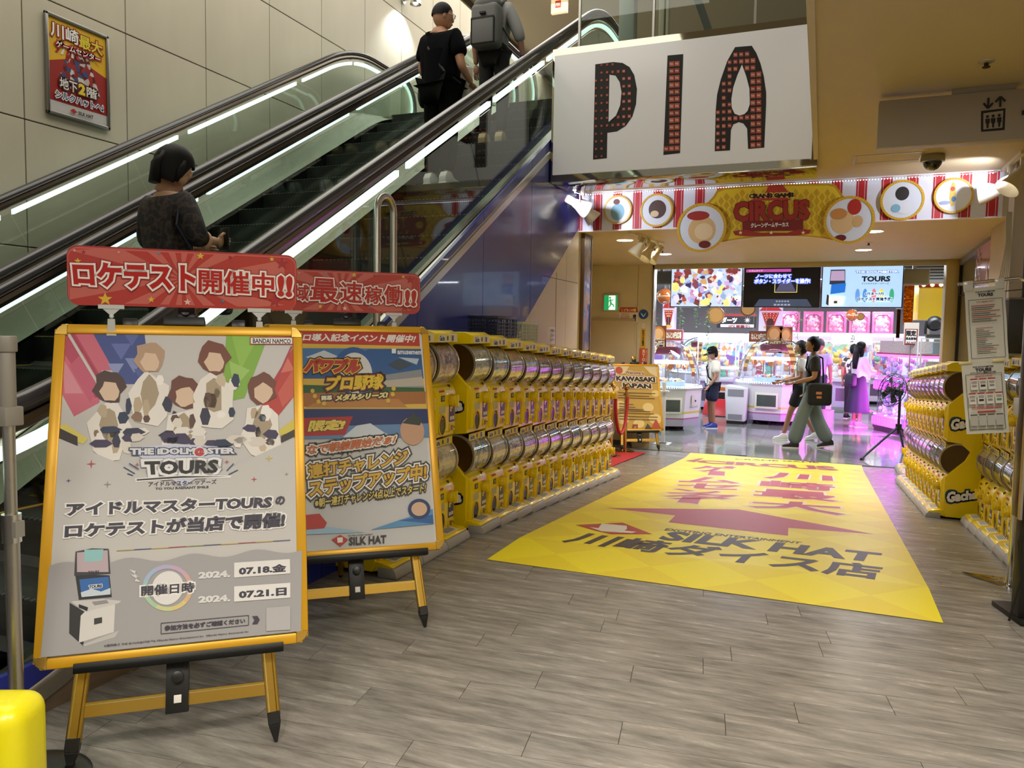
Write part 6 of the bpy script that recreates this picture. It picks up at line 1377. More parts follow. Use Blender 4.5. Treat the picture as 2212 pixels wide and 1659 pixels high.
# row of prize cabinets along the back
PAL = speckle('plush_pattern', ['#e8e0f0', '#f0c8d8', '#7fb8d8', '#f4e8a0', '#d86a78', '#ffffff', '#8a6ab8', '#a8d8b0', '#f0a860'], 9, emit=.35)
def cabinet(label, x, y, w=.98, rz=0, col='#e9e4f2', h=2.05, group='prize cabinets along the back wall'):
    t = thing('prize_cabinet', label, 'crane game', (x, y, ZF), rz, group)
    MB().box((-w/2, 0, .08), (w/2, .9, .85), M(col, .3)).build('base_body', t, bevel=.01); MB().box((-w/2+.04, -.14, .78), (w/2-.04, .0, .88), M('#d8d4e2', .3)).cyl((-.15, -.07, .88), (-.15, -.07, .92), .04, M('#d84a5a', .3, 0, .6), 14).cyl((.1, -.07, .88), (.1, -.07, .92), .04, M('#4a8ad8', .3, 0, .6), 14).build('button_shelf', t, bevel=.004)
    MB().box((-w/2+.15, -.005, .25), (w/2-.25, 0, .6), M('#5a5666', .2)).build('prize_hatch', t)
    MB().box((-w/2+.02, .04, .86), (w/2-.02, .05, h-.18), CLR).build('front_glass', t, smooth=False)
    f = MB()
    for x_ in (-w/2, w/2-.03): f.box((x_, .02, .85), (x_+.03, .06, h-.18), WPL).box((x_, .84, .85), (x_+.03, .88, h-.18), WPL)
    f.build('corner_posts', t); MB().box((-w/2, .0, h-.18), (w/2, .9, h), M('#f0e6f6', .3, 0, .5)).box((-w/2+.02, .02, h-.2), (w/2-.02, .5, h-.185), LEDW).build('header_light', t)
    MB().box((-w/2+.02, .85, .86), (w/2-.02, .87, h-.2), PAL).build('back_print', t, smooth=False)
    r_ = random.Random(int(x*100)); pm_ = [M(c, .7) for c in ('#e8e2ec', '#e890b0', '#78b4dc', '#f0d860', '#c83c48', '#fff6f0', '#7ac8a0', '#e89a4a')]
    for k in range(7):
        px_ = -w/2+.13+(w-.26)*(k % 4)/3; zz = .95 if k < 4 else 1.35; m_ = pm_[r_.randrange(8)]; b = MB().ball((px_, .45, zz), .10, m_, 12, 8).ball((px_, .42, zz+.14), .08, m_, 12, 8).ball((px_-.06, .42, zz+.21), .03, m_, 8, 5).ball((px_+.06, .42, zz+.21), .03, m_, 8, 5)
        b.build('plush_toy', t)
    MB().box((-w/2+.03, .06, 1.21), (w/2-.03, .84, 1.23), CLR).box((-w/2+.03, .06, .86), (w/2-.03, .84, .875), WPL).build('shelf', t, smooth=False)
    MB().cyl((0, .45, h-.2), (0, .45, h-.42), .02, CHROME, 8).cyl((-.08, .45, h-.42), (.08, .45, h-.42), .02, WPL, 8).cyl((-.08, .45, h-.42), (-.04, .45, h-.52), .01, CHROME, 6).cyl((.08, .45, h-.42), (.04, .45, h-.52), .01, CHROME, 6).build('claw', t)
    return t
c0 = cabinet('bright prize cabinet against the back wall, first from the left', -4.9, 25.2); ct = tree(c0)
for i in range(1, 8):
    dup(ct, None, (-4.9+i*1.06, 25.2, ZF), 0, 'bright prize cabinet against the back wall, %s from the left' % ORD[i])
c1_ = cabinet('tall lilac prize cabinet left of the middle candy crane', -2.55, 20.6, 1.0, 0, '#c8b8e0', 2.0, 'lilac prize cabinets in the middle'); c1t = tree(c1_)
dup(c1t, None, (-4.25, 19.6, ZF), radians(8), 'tall lilac prize cabinet behind the first candy crane'); dup(c1t, None, (-5.4, 18.2, ZF), radians(8), 'tall lilac prize cabinet mostly hidden by the left opening frame')
dup(c1t, None, (-1.45, 21.6, ZF), 0, 'tall lilac prize cabinet seen through the dome of the middle crane'); dup(c1t, None, (.75, 22.6, ZF), 0, 'tall lilac prize cabinet behind the man in lavender shirt')
# pink storage boxes over the back cabinets
for i in range(5):
    x0 = pq(1686+i*49.5, 690, 24.6).x; t = thing('pink_prize_box', 'pink translucent prize box of round toys over the back cabinets, %s from the left' % ORD[i], 'box', (x0, 24.6, 1.62), group='pink boxes over the back cabinets')
    w_ = .56; MB().box((0, 0, 0), (w_, .5, .62), M('#d8649a', .25)).build('box_body', t, bevel=.02); MB().box((.06, -.004, .06), (w_-.06, 0, .54), speckle('toy_heap', ['#d890b0', '#f0c0d4', '#c06a90', '#e8a8c4', '#b85a84'], 16)).build('window', t, smooth=False)
    MB().tube([(.08, -.01, .02), (.08, -.01, .42), (.16, -.01, .52), (w_-.16, -.01, .52), (w_-.08, -.01, .42), (w_-.08, -.01, .02)], .012, M('#a83a70', .3), 6).build('door_edge', t)
t = thing('box_shelf', 'white shelf edge carrying the pink prize boxes', 'shelf', (pq(1684, 700, 24.5).x, 24.5, 1.50)); MB().box((0, 0, 0), (3.65, .7, .11), M('#e8e0ee', .3, 0, .4)).build('shelf_board', t, bevel=.005)
for x in (.05, 3.5): MB().cyl((x, .6, .1), (x, .6, 1.5), .015, STEEL, 8).build('hanger_rod', t)
# pink neon prize machine with clear columns
d0 = Vector((1.00, 18.42, ZF)); dd = Vector((.52, -1.05, 0)).normalized(); rzp = atan2(dd.y, dd.x)
t = thing('neon_prize_machine', 'long two-tier prize machine glowing pink and purple beside the long-haired woman', 'prize machine', d0, rzp)
Lm = 1.9; wd = .75
def stad(x0, x1, w, n=8):
    return [(x1, 0), (x1, w)]+[(x0+.25-.25*sin(pi*i/n), w/2+w/2*cos(pi*i/n)) for i in range(n+1)]
MB().prism(stad(0, Lm, wd), 'z', .06, .12, BLACK).build('plinth', t); MB().prism(stad(.05, Lm, wd-.02), 'z', .0, .06, BLACK).build('castors', t)
for z in (.12, .88):
    MB().prism(stad(0, Lm, wd), 'z', z, z+.20, M('#a878c0', .2, 0, .35)).build('neon_base', t); MB().prism(stad(-.01, Lm, wd+.01), 'z', z+.20, z+.235, LILAC).build('counter', t)
    nb_ = MB()
    for i in range(9): x = .18+i*.2; nb_.box((x, -.012, z+.02), (x+.05, -.002, z+.18), LEDP).box((x+.09, -.010, z+.03), (x+.11, -.002, z+.17), LEDV)
    nb_.build('neon_tubes', t, smooth=False, kind='stuff')
    for i in range(4):
        x = .30+i*.42; MB().tube([(x-.13, -.03, z+.25), (x-.13, -.06, z+.28), (x, -.10, z+.30), (x+.13, -.06, z+.28), (x+.13, -.03, z+.25)], .012, LEDP, 6).cyl((x, -.02, z+.235), (x, -.02, z+.25), .03, M('#8fe0f0', .3, 0, 1.5), 12).build('control_loop', t)
    for i in range(4):
        x = .30+i*.42; q = MB().lathe([(.17, z+.24), (.17, z+.70)], DOME, 20, T_((x, .22, 0))); q.f = q.f[:-2]; q.mi = q.mi[:-2]; q.build('clear_column', t)
        r_ = random.Random(i+int(z*10)); c = MB()
        for k in range(14): a = r_.uniform(0, 6.28); d = r_.uniform(0, .12); c.ball((x+d*cos(a), .22+d*sin(a), z+.27+.03*k), .045, M(['#e8eef8', '#bcd0ee', '#d0c0e8', '#f4f4fa', '#9ab4dc'][k % 5], .4), 7, 5)
        c.build('prize_fill', t, kind='stuff'); MB().cyl((x, .22, z+.60), (x, .22, z+.70), .012, CHROME, 8).build('crane_arm', t)
    MB().box((.2, .5, z+.24), (Lm, .52, z+.72), M('#d4e2fa', .3, 0, 1.2)).build('lit_back', t, smooth=False)
MB().prism(stad(-.02, Lm, wd+.02), 'z', 1.60, 1.65, M('#f060c8', .3, 0, 2.2)).build('top_neon', t); MB().prism(stad(.02, Lm, wd-.02), 'z', 1.65, 1.68, M('#a01a50', .3)).build('top_cover', t); MB().prism(stad(.15, Lm, wd-.15), 'z', 1.68, 1.93, M('#b0a4a0', .4, noise=.3, nscale=40)).build('glitter_header', t)
# glass showcase, yellow tent box, moving head, tinsel on the right
q = pq(1990, 745, 16.8); t = thing('showcase', 'white-framed glass showcase with prize boxes by the right opening frame', 'showcase', (q.x*.935, 15.7, ZF))
fm = MB()
for x in (0, .42, .84):
    for y in (0, .5): fm.box((x-.012, y-.012, 0), (x+.012, y+.012, 2.0), WPL)
for z in (.5, 1.0, 1.35, 1.7, 1.98): fm.box((0, 0, z), (.84, .5, z+.02), WPL)
fm.build('frame', t); MB().box((0, -.01, 0), (.84, -.005, 1.98), CLR).build('glass_front', t, smooth=False)
for i, (x, z, h) in enumerate([(.1, 1.37, '#e8e6e2'), (.5, 1.37, '#3a3c44'), (.2, 1.02, '#c8d4dc'), (.55, 1.02, '#d84a4a'), (.2, 1.72, '#a9c4dc'), (.55, 1.72, '#f0f0ec')]): MB().box((x, .1, z), (x+.24, .3, z+.2), M(h, .4)).build('prize_carton', t, bevel=.003)
q = pq(1982, 690, 18.2); e = pq(2046, 610, 18.2); t = thing('yellow_box_sign', 'yellow box sign with red lamp strip on top, right end of the arcade', 'sign', (q.x, 18.2, q.z)); MB().box((0, 0, 0), (e.x-q.x+.3, .9, e.z-q.z), M('#dcb812', .3, 0, .12)).build('box_body', t); MB().box((-.01, -.02, e.z-q.z-.10), (e.x-q.x+.3, 0, e.z-q.z), M('#7a1a1a', .3)).build('red_strip', t)
for k in range(5): MB().ball((.08+.16*k, -.03, e.z-q.z-.05), .04, M('#ffe2a0', .4, 0, 5), 10, 6).build('lamp_globe', t)
MB().box((.2, .2, 0), (.26, .26, ZF-q.z), STEEL).build('support_post', t)
q = pq(2020, 690, 15.9); t = thing('moving_head_lamp', 'black moving head stage lamp on top of the showcase', 'stage lamp', (q.x, 15.95, ZF+2.0)); MB().box((-.13, -.11, 0), (.13, .11, .07), BLACK).build('base', t, bevel=.01); MB().box((-.17, -.05, .07), (-.12, .05, .32), BLACK).box((.12, -.05, .07), (.17, .05, .32), BLACK).build('yoke', t, bevel=.015); MB().ball((0, 0, .27), .14, BLACK, 18, 12).cyl((0, -.05, .27), (0, -.15, .25), .08, M('#24262c', .1), 18).build('lamp_head', t)
GT_ = M('#d8a838', .12, .95, bump=.9, bscale=30)
for i, (px0, px1, y0, y1) in enumerate([(1935, 1946, 668, 730), (1950, 1975, 615, 700)]):
    a, b = pq(px0, y1, 17.6), pq(px1, y0, 17.6); t = thing('tinsel_curtain', 'shiny gold tinsel curtain, %s' % ['narrow one right under the right screen corner', 'wide one beside the yellow box sign'][i], 'tinsel', (a.x, 17.6, a.z))
    V = []; n = 16; wd_ = b.x-a.x
    for k in range(n+1):
        for z in (0, b.z-a.z): V.append((wd_*k/n, .03*(k % 2), z))
    MB().add(V, [(2*k, 2*k+2, 2*k+3, 2*k+1) for k in range(n)], GT_).build('tinsel_strands', t, smooth=False, kind='stuff'); MB().box((-.02, -.01, b.z-a.z), (wd_+.02, .04, 3.0-a.z), M('#8a8a88', .5)).build('hanging_board', t)
def flim(A, w, h): A.quad(0, 0, w, h, '#c8bcae', px=False); A.quad(.02, .0, w-.02, h*.72, '#7a1a1e', px=False); A.quad(.04, .03, w-.04, h*.68, '#e8e2dc', px=False); A.text('限定', (w*.16, h*.38, w*.84, h*.66), '#2a2020', .07, px=False); A.text('景品登場!', (w*.14, h*.22, w*.86, h*.35), '#2a2020', .06, px=False); A.text('SILK HAT', (w*.2, h*.07, w*.8, h*.16), '#2a2020', .03, px=False)
a, b = pq(1951, 745, 17.0), pq(1986, 697, 17.0); bbox_sign('limited_prize_sign', 'framed white sign with red border announcing limited prizes, on the neon machine', 'sign', (a.x+b.x)/2, 17.0, a.z, b.x-a.x, b.z-a.z, .04, '#b0a498', flim, stand=1)
t = thing('sign_post', 'thin steel post holding up the limited prize sign', 'post', ((a.x+b.x)/2, 17.06, ZF)); MB().cyl((0, 0, 0), (0, 0, a.z-ZF+.1), .012, STEEL, 8).build('post_tube', t)
def fdart(A, w, h): A.quad(0, 0, w, h, '#17161a', px=False); A.quad(0, h*.82, w, h, '#8a2a28', px=False); A.text('ダーツ', (w*.12, h*.34, w*.52, h*.76), '#f0ece8', .06, px=False); A.star(w*.78, h*.55, h*.24, '#e8e4e0', 9, .25, px=False); A.quad(w*.1, .02, w*.95, h*.26, '#dcd8dc', px=False); A.text('0円 稼働中!', (w*.3, h*.04, w*.85, h*.22), '#8a1a20', .05, px=False)
a, b = pq(1548, 708, 21.0), pq(1634, 678, 21.0); bbox_sign('darts_banner', 'black hanging banner with white Japanese word for darts', 'banner', (a.x+b.x)/2, 21.0, a.z, b.x-a.x, b.z-a.z, .03, '#17161a', fdart, hang=3.0)
# hanging balls and discs
for i, (cx, cy, r, Y, h, disc, lb) in enumerate([(1436, 640, 17, 16.0, '#b8622c', 0, 'orange glossy ball left of the left screen'), (1546, 681, 19, 17.0, '#8f6434', 1, 'brown coin disc below the left screen'), (1616, 667, 17, 17.4, '#5a3a20', 1, 'dark brown coin disc below the middle screen'), (1840, 681, 14, 17.0, '#e0703a', 0, 'bright orange lantern ball below the right screen'), (1859, 684, 9, 17.2, '#7a5632', 1, 'narrow brown disc beside the orange lantern')]):
    q = pq(cx, cy, Y); R_ = pq(cx+r, cy, Y).x-q.x; t = thing('hanging_ornament', 'hanging '+lb, 'ornament', q, group='ornaments hanging over the arcade opening')
    if disc: MB().cyl((0, -.02, 0), (0, .02, 0), R_, M(h, .3, coat=.5), 32).cyl((0, -.024, 0), (0, -.02, 0), R_*.8, M('#a87c44', .3, coat=.5), 28).build('disc', t)
    else: MB().ball((0, 0, 0), R_, M(h, .12, coat=1), 28, 18).build('ball', t); MB().lathe([(R_*.99, -.012), (R_*1.01, 0), (R_*.99, .012)], M('#e8d8b8', .2), 28).build('band', t)
    MB().cyl((0, 0, R_*.9), (0, 0, 3.0-q.z), .004, STEEL, 6).build('string', t)
# ivy garlands
LEAFM = [M('#4f8a4a', .5), M('#86b878', .5), M('#3a6a38', .5)]
for i, (px_, y1, Y, lb) in enumerate([(1412, 700, 14.6, 'against the left opening frame'), (1470, 712, 15.6, 'below the left screen, left one'), (1506, 705, 16.0, 'below the left screen, middle one'), (1527, 790, 14.9, 'hanging down to the capped visitor'), (1719, 800, 15.4, 'in front of the middle candy crane'), (1843, 735, 16.2, 'below the orange lantern')]):
    a = pq(px_, y1, Y); top = 3.0; n = int((top-a.z)/.035); t = thing('ivy_garland', 'green ivy garland %s' % lb, 'garland', (a.x, Y, a.z), group='ivy garlands of the arcade'); r_ = random.Random(40+i)
    P_ = [(.02*sin(k*.5)+.01*sin(k*1.7), .02*cos(k*.6), (top-a.z)*k/n) for k in range(n+1)]; MB().tube(P_, .004, M('#3f6a34', .6), 5).build('vine', t); lf = MB()
    for k in range(n+1):
        for j in range(4):
            an = r_.uniform(0, 6.28); s = r_.uniform(.018, .034); p = Vector(P_[k]); d = Vector((cos(an), sin(an), r_.uniform(-.6, .3))); q = p+d*r_.uniform(.01, .05); u = d.cross(Vector((0, 0, 1))).normalized()*s
            lf.add([q, q+d*s+u*.7, q+d*s*2, q+d*s-u*.7], [(0, 1, 2, 3)], LEAFM[r_.randrange(3)])
    lf.build('ivy_leaves', t, smooth=False, kind='stuff')
t = thing('white_air_unit', 'white boxy air unit with grey grilles joined to the left of the middle candy crane', 'air unit', (-1.95, 17.75, ZF), radians(-4))
MB().prism([(0, .06), (.42, .06), (.46, .82), (-.04, .86)], 'y', 0, .5, M('#d9dadd', .35)).build('case', t, bevel=.03, seg=3); MB().box((.03, -.006, .62), (.38, 0, .78), M('#8a8c90', .4)).build('upper_grille', t); MB().box((.05, -.006, .1), (.36, 0, .22), M('#8a8c90', .4)).build('lower_grille', t); MB().box((.02, .02, 0), (.4, .48, .06), BLACK).build('skid', t)
# small red and white game between the cranes, sanitiser stand, cart with white tubes, bin
q = at_z(1546, 838, ZF); t = thing('small_red_game', 'small white and red floral game cabinet left of the middle candy crane', 'game cabinet', (-2.28, 19.4, ZF), radians(-12))
MB().box((-.33, 0, .05), (.33, .6, .75), M('#e8dcd8', .3, noise=.1, nscale=14)).box((-.33, -.01, .62), (.33, 0, .72), M('#e07a3a', .3)).build('body', t, bevel=.01); MB().prism([(-.30, .02), (0, .02), (0, .40), (-.08, .42)], 'x', -.34, .34, M('#b8242a', .3)).build('red_chute', t, bevel=.01); MB().box((-.12, -.015, .42), (.12, 0, .58), M('#241c20', .2)).build('small_screen', t)
MB().box((-.3, .05, .75), (.3, .55, 1.15), CLR).box((-.32, .03, 1.15), (.32, .57, 1.2), M('#f0e4ea', .3, 0, .6)).build('glass_top', t, smooth=False)
q = at_z(1432, 962, ZF); t = thing('sanitiser_stand', 'white pedal sanitiser stand behind the gold poster easel', 'stand', (-2.62, 13.9, ZF)); MB().box((-.14, -.2, 0), (.14, .14, .012), WPL).build('base_plate', t, bevel=.003); MB().box((-.03, -.02, .012), (.03, .02, .95), WPL).build('post', t, bevel=.003); MB().box((-.09, -.12, .95), (.09, .04, .97), WPL).cyl((0, -.04, .97), (0, -.04, 1.12), .035, M('#e6e4de', .3), 16).build('bottle_shelf', t); MB().box((-.09, -.17, .03), (.09, -.05, .045), STEEL).build('pedal', t)
t = thing('white_cart', 'white wheeled cabinet with white tubes on top, right of the middle candy crane', 'cabinet', (.02, 19.9, ZF)); MB().box((-.25, 0, .08), (.25, .5, .98), M('#d9dbe0', .35)).box((-.27, -.02, .98), (.27, .52, 1.01), M('#8a8c90', .4)).build('cabinet_body', t, bevel=.006)
for x in (-.2, .2): MB().cyl((x-.015, .05, .04), (x+.015, .05, .04), .04, BLACK, 14).build('castor', t)
for k, (x, y, a_) in enumerate([(.08, .2, 0), (-.10, .25, radians(-48))]):
    w_ = thing('white_tube', 'white cylindrical can standing on the white cart' if k == 0 else 'white tube with dark end tilted beside the can on the cart', 'can', (.02+x, 19.9+y, ZF+1.01), rot=(0, a_, 0)); MB().cyl((0, 0, .0), (0, 0, .40), .075, M('#e8eae8', .3), 24).cyl((0, 0, .40), (0, 0, .43), .078, BLACK, 24).build('can_body', w_)
t = thing('white_bin', 'small round stool-like pink bin on floor behind the walking man', 'bin', (.17, 18.2, ZF)); MB().lathe([(.001, 0), (.12, 0), (.14, .36), (.15, .38), (.12, .38), (.11, .05), (.001, .04)], M('#b8a0a8', .4), 28).build('bin_body', t)
# standing fan
FB = Vector((1.28, 14.6, ZF)); t = thing('standing_fan', 'black tripod standing fan beside the last right capsule machines', 'fan', FB)
MB().cyl((0, 0, .35), (0, 0, 1.05), .022, BLACK, 14).cyl((0, 0, .42), (0, 0, .52), .05, BLACK, 14).build('pole', t)
for k, e in enumerate([at_z(1860, 994, ZF)-FB, Vector((.5, -.2, 0)), Vector((.15, .55, 0))]): MB().cyl((0, 0, .48), (e.x, e.y, e.z+.02), .018, BLACK, 8).cyl((e.x, e.y, e.z), Vector((e.x, e.y, e.z))+Vector((-e.x, -e.y, .48)).normalized()*.06, .026, RUBBER, 10).build('leg', t)
hd = Vector((-.12, -.10, 1.10)); fd = Vector((-.75, -.55, .25)).normalized(); Tm = Matrix.Translation(hd) @ fd.to_track_quat('Z', 'Y').to_matrix().to_4x4(); cg = MB()
for r, z in ((.29, 0), (.29, .05), (.24, .085), (.16, .10), (.08, .105), (.24, -.05), (.14, -.07)): cg.tube([(r*cos(2*pi*i/28), r*sin(2*pi*i/28), z) for i in range(28)], .005, BLACK, 5, Tm, closed=True)
for i in range(28): a = 2*pi*i/28; cg.tube([(.04*cos(a), .04*sin(a), .105), (.16*cos(a), .16*sin(a), .10), (.24*cos(a), .24*sin(a), .085), (.29*cos(a), .29*sin(a), .03), (.24*cos(a), .24*sin(a), -.05), (.10*cos(a), .10*sin(a), -.08)], .003, BLACK, 4, Tm)
cg.build('wire_cage', t, smooth=False); bl = MB()
for k in range(4):
    a = 2*pi*k/4; V = []
    for i in range(6): u = i/5; V += [((.05+.2*u)*cos(a+.1+.2*u), (.05+.2*u)*sin(a+.1+.2*u), .03), ((.05+.2*u)*cos(a+.75), (.05+.2*u)*sin(a+.75), .0)]
    b_ = MB().add(V, [(2*i, 2*i+1, 2*i+3, 2*i+2) for i in range(5)], M('#2a2828', .3), Tm); b_.build('fan_blade', t)
MB().cyl((0, 0, -.16), (0, 0, -.02), .07, BLACK, 18, T=Tm).cyl((0, 0, .0), (0, 0, .11), .045, BLACK, 18, T=Tm).build('motor', t)
# speaker boxes under the arcade ceiling
for i, (px_, py_, Y, lb) in enumerate([(1976, 598, 14.4, 'beige ceiling speaker right of the right screen'), (1428, 600, 15.0, 'grey ceiling unit left of the left screen')]):
    q = pq(px_, py_, Y); t = thing('ceiling_speaker', lb, 'speaker', (q.x, Y, q.z-.13)); MB().box((-.22, 0, 0), (.22, .2, .26), M('#a99f82' if i == 0 else '#6c6a68', .5)).build('case', t, bevel=.008); MB().box((-.03, .05, .26), (.03, .12, 3.0-(q.z-.13)), STEEL).build('bracket', t); MB().box((-.19, -.003, .03), (.19, 0, .23), M('#a0967a' if i == 0 else '#5c5a58', .8)).build('grille_cloth', t)
q = pq(2010, 600, 17.5); t = thing('ceiling_ac_unit', 'white slatted air conditioner under the arcade ceiling at right', 'air conditioner', (q.x, 17.5, 2.62)); MB().box((-.7, 0, 0), (.7, .6, .38), M('#c9cac6', .4)).build('case', t, bevel=.006)
for k in range(5): MB().box((-.6, -.006, .06+.06*k), (.6, 0, .085+.06*k), M('#4a4c4a', .5)).build('slat', t)

# ================================================================ PEOPLE
SKIN = M('#b98a6c', .5); HAIR = M('#070606', .6, spec=.25)
def skin(nodes, edges, root, sub=2):
    names_ = list(nodes); idx = {n: i for i, n in enumerate(names_)}
    me = bpy.data.meshes.new('s'); me.from_pydata([nodes[n][0] for n in names_], [(idx[a], idx[b]) for a, b in edges], []); o = bpy.data.objects.new('s', me); COL.objects.link(o)
    md = o.modifiers.new('k', 'SKIN'); md.use_smooth_shade = True; sv = me.skin_vertices[0].data
    for n in names_:
        r = nodes[n][1]; sv[idx[n]].radius = (r, r) if not isinstance(r, tuple) else r; sv[idx[n]].use_root = (n == root)
    s2 = o.modifiers.new('u', 'SUBSURF'); s2.levels = sub
    dg = bpy.context.evaluated_depsgraph_get(); ev = o.evaluated_get(dg); m2 = ev.to_mesh(); V = [tuple(v.co) for v in m2.vertices]; F = [tuple(p.vertices) for p in m2.polygons]; ev.to_mesh_clear()
    bpy.data.objects.remove(o); bpy.data.meshes.remove(me); return V, F
BASE = dict(pelvis=(0, 0, .93), waist=(0, 0, 1.06), chest=(0, .0, 1.26), neck=(0, -.01, 1.42), head=(0, .01, 1.50),
    shL=(-.165, 0, 1.37), elL=(-.215, -.02, 1.10), wrL=(-.225, .04, .86), shR=(.165, 0, 1.37), elR=(.215, -.02, 1.10), wrR=(.225, .04, .86),
    hiL=(-.085, 0, .90), knL=(-.095, .02, .49), anL=(-.095, -.01, .09), hiR=(.085, 0, .90), knR=(.095, .02, .49), anR=(.095, -.01, .09))
RAD = dict(pelvis=.125, waist=.118, chest=.135, neck=.058, head=.055, shL=.062, elL=.042, wrL=.028, shR=.062, elR=.042, wrR=.028, hiL=.088, knL=.056, anL=.038, hiR=.088, knR=.056, anR=.038)
def handm(mb, w, e, mat, side, curl=.5):
    w, e = Vector(w), Vector(e); d = (w-e).normalized(); s = d.cross(Vector((0, 1, 0)));
    if s.length < .2: s = d.cross(Vector((0, 0, 1)))
    s.normalize(); n = s.cross(d).normalized(); Tm = Matrix.Translation(w+d*.045) @ Matrix((s, n, d)).transposed().to_4x4()
    mb.ball((0, 0, 0), .045, mat, 12, 8, Tm, (.85, .42, 1.1))
    for k in range(4):
        x = (-.027+.018*k); L = [.072, .08, .075, .06][k]; c = curl
        mb.tube([(x, 0, .03), (x*1.05, .006*c, .03+L*.4), (x*1.05, .024*c, .03+L*.75), (x, .05*c, .03+L*.9)], [.0095, .009, .008, .0065], mat, 6, Tm)
    mb.tube([(-.03*side, .0, -.02), (-.055*side, .01, .012), (-.058*side, .022, .045)], [.012, .0105, .008], mat, 6, Tm)
def person(label, loc, rz, scale, J, top, bottom, hair, shoes='#1c1c20', extra=None, skinm=None, loose=1.0, legs_loose=1.0, sleeve='short', skirt=None, headturn=0, headtilt=0, fat=1.0, shorts=False, solec='#e8e6e2', lowneck=False):
    sk = skinm or SKIN; t = thing('person', label, 'person', loc, rz); t.scale = (scale,)*3
    P = {k: Vector(v) for k, v in {**BASE, **J}.items()}; R_ = dict(RAD)
    if fat != 1:
        for k in ('pelvis', 'waist', 'chest'): R_[k] *= fat
    E_ = [('pelvis', 'waist'), ('waist', 'chest'), ('chest', 'neck'), ('neck', 'head')]+[(a+s, b+s) for s in 'LR' for a, b in (('sh', 'el'), ('el', 'wr'), ('hi', 'kn'), ('kn', 'an'))]+[('chest', 'shL'), ('chest', 'shR'), ('pelvis', 'hiL'), ('pelvis', 'hiR')]
    nd = {k: (tuple(P[k]), (R_[k], R_[k]*(.78 if k in ('pelvis', 'waist', 'chest') else 1))) for k in P}
    V, F = skin(nd, E_, 'pelvis'); b = MB().add(V, F, sk)
    hc = P['head']+Vector((0, .015, .10)); Th = Matrix.Translation(hc) @ Matrix.Rotation(headturn, 4, 'Z') @ Matrix.Rotation(headtilt, 4, 'X')
    b.ball((0, 0, .0), .1, sk, 20, 14, Th, (.80, .98, 1.18)).ball((0, .055, -.055), .055, sk, 14, 9, Th, (.85, .8, .95)).ball((0, .098, -.015), .016, sk, 8, 6, Th, (.8, 1, 1.5))
    for s in (-1, 1): b.ball((s*.08, -.005, -.015), .026, sk, 8, 6, Th, (.35, .8, 1.2)); handm(b, P['wr'+('L' if s < 0 else 'R')], P['el'+('L' if s < 0 else 'R')], sk, s)
    b.build('body', t, soft=True)
    f = MB()
    for s in (-1, 1): f.ball((s*.031, .088, .012), .011, M('#f0ece6', .3), 8, 6, Th, (1, .5, .7)).ball((s*.031, .0935, .012), .006, M('#1a120e', .2), 6, 5, Th, (1, .5, 1)).box((s*.031-.016, .09, .030), (s*.031+.016, .094, .034), M('#1a1412', .6), Th)
    f.build('eyes', t); MB().ball((0, .1, -.056), .02, M('#8f4a40', .5), 8, 5, Th, (1, .3, .3)).build('mouth', t)
    # hair
    h = MB(); kind = hair[0]; hm = hair[1]; n = 22; V = []
    drop = dict(short=-.10, bob=-.13, long=-.14, crop=-.02)[kind]; k_ = dict(short=1.08, bob=1.22, long=1.13, crop=1.03)[kind]
    rows_ = 9
    for r in range(rows_):
        for i in range(n):
            a = 2*pi*i/n; fr = sin(a)   # +y face side
            low = (.055 if fr > .45 else (.0 if fr > .1 else drop)) if kind != 'bob' else (.02 if fr > .6 else (-.07 if fr > .35 else drop))
            ph = pi/2-(r/(rows_-1))*(pi/2-math.asin(max(-.99, min(.99, low/.125)))); rad = .1*k_*cos(ph) if r else .002
            if kind == 'bob' and ph < -.3: rad = .1*k_*(.96+.25*(ph+.3))
            V.append((rad*.86*cos(a), rad*1.02*sin(a)-.008, .125*sin(ph)*(1.04 if kind != 'crop' else 1)+.004))
    F = [(r*n+i, (r+1)*n+i, (r+1)*n+(i+1) % n, r*n+(i+1) % n) for r in range(rows_-1) for i in range(n)]
    h.add(V, F, hm, Th)
    if kind == 'long':
        q = [(0, -.075, .03), (0, -.10, -.10), (0, -.11, -.25), (0, -.10, -.42)]; h.tube(q, .07, hm, 14, Th, rx=(.10, .045)); 
        for s in (-1, 1): h.tube([(s*.075, .0, .0), (s*.09, -.03, -.12), (s*.09, -.05, -.28)], [.03, .034, .02], hm, 8, Th)
    if kind == 'bob':
        for s in (-1, 1): h.tube([(s*.078, .03, .03), (s*.094, .025, -.04), (s*.088, .03, -.11)], [.02, .024, .010], hm, 8, Th)
        h.tube([(0, -.08, .04), (0, -.10, -.04), (0, -.075, -.15)], .05, hm, 12, Th, rx=(.08, .035))
    h.build('hair', t, soft=True)
    # top
    lo = loose; T = {'pelvis': ((P['pelvis']+Vector((0, 0, -.0))), R_['pelvis']*1.10*lo), 'waist': (P['waist'], R_['waist']*1.12*lo), 'chest': (P['chest'], R_['chest']*1.10*lo), 'neck': (P['neck']+Vector((0, -.0 if not lowneck else .02, -.045 if not lowneck else -.085)), .068 if not lowneck else .095)}
    E2 = [('pelvis', 'waist'), ('waist', 'chest'), ('chest', 'neck')]
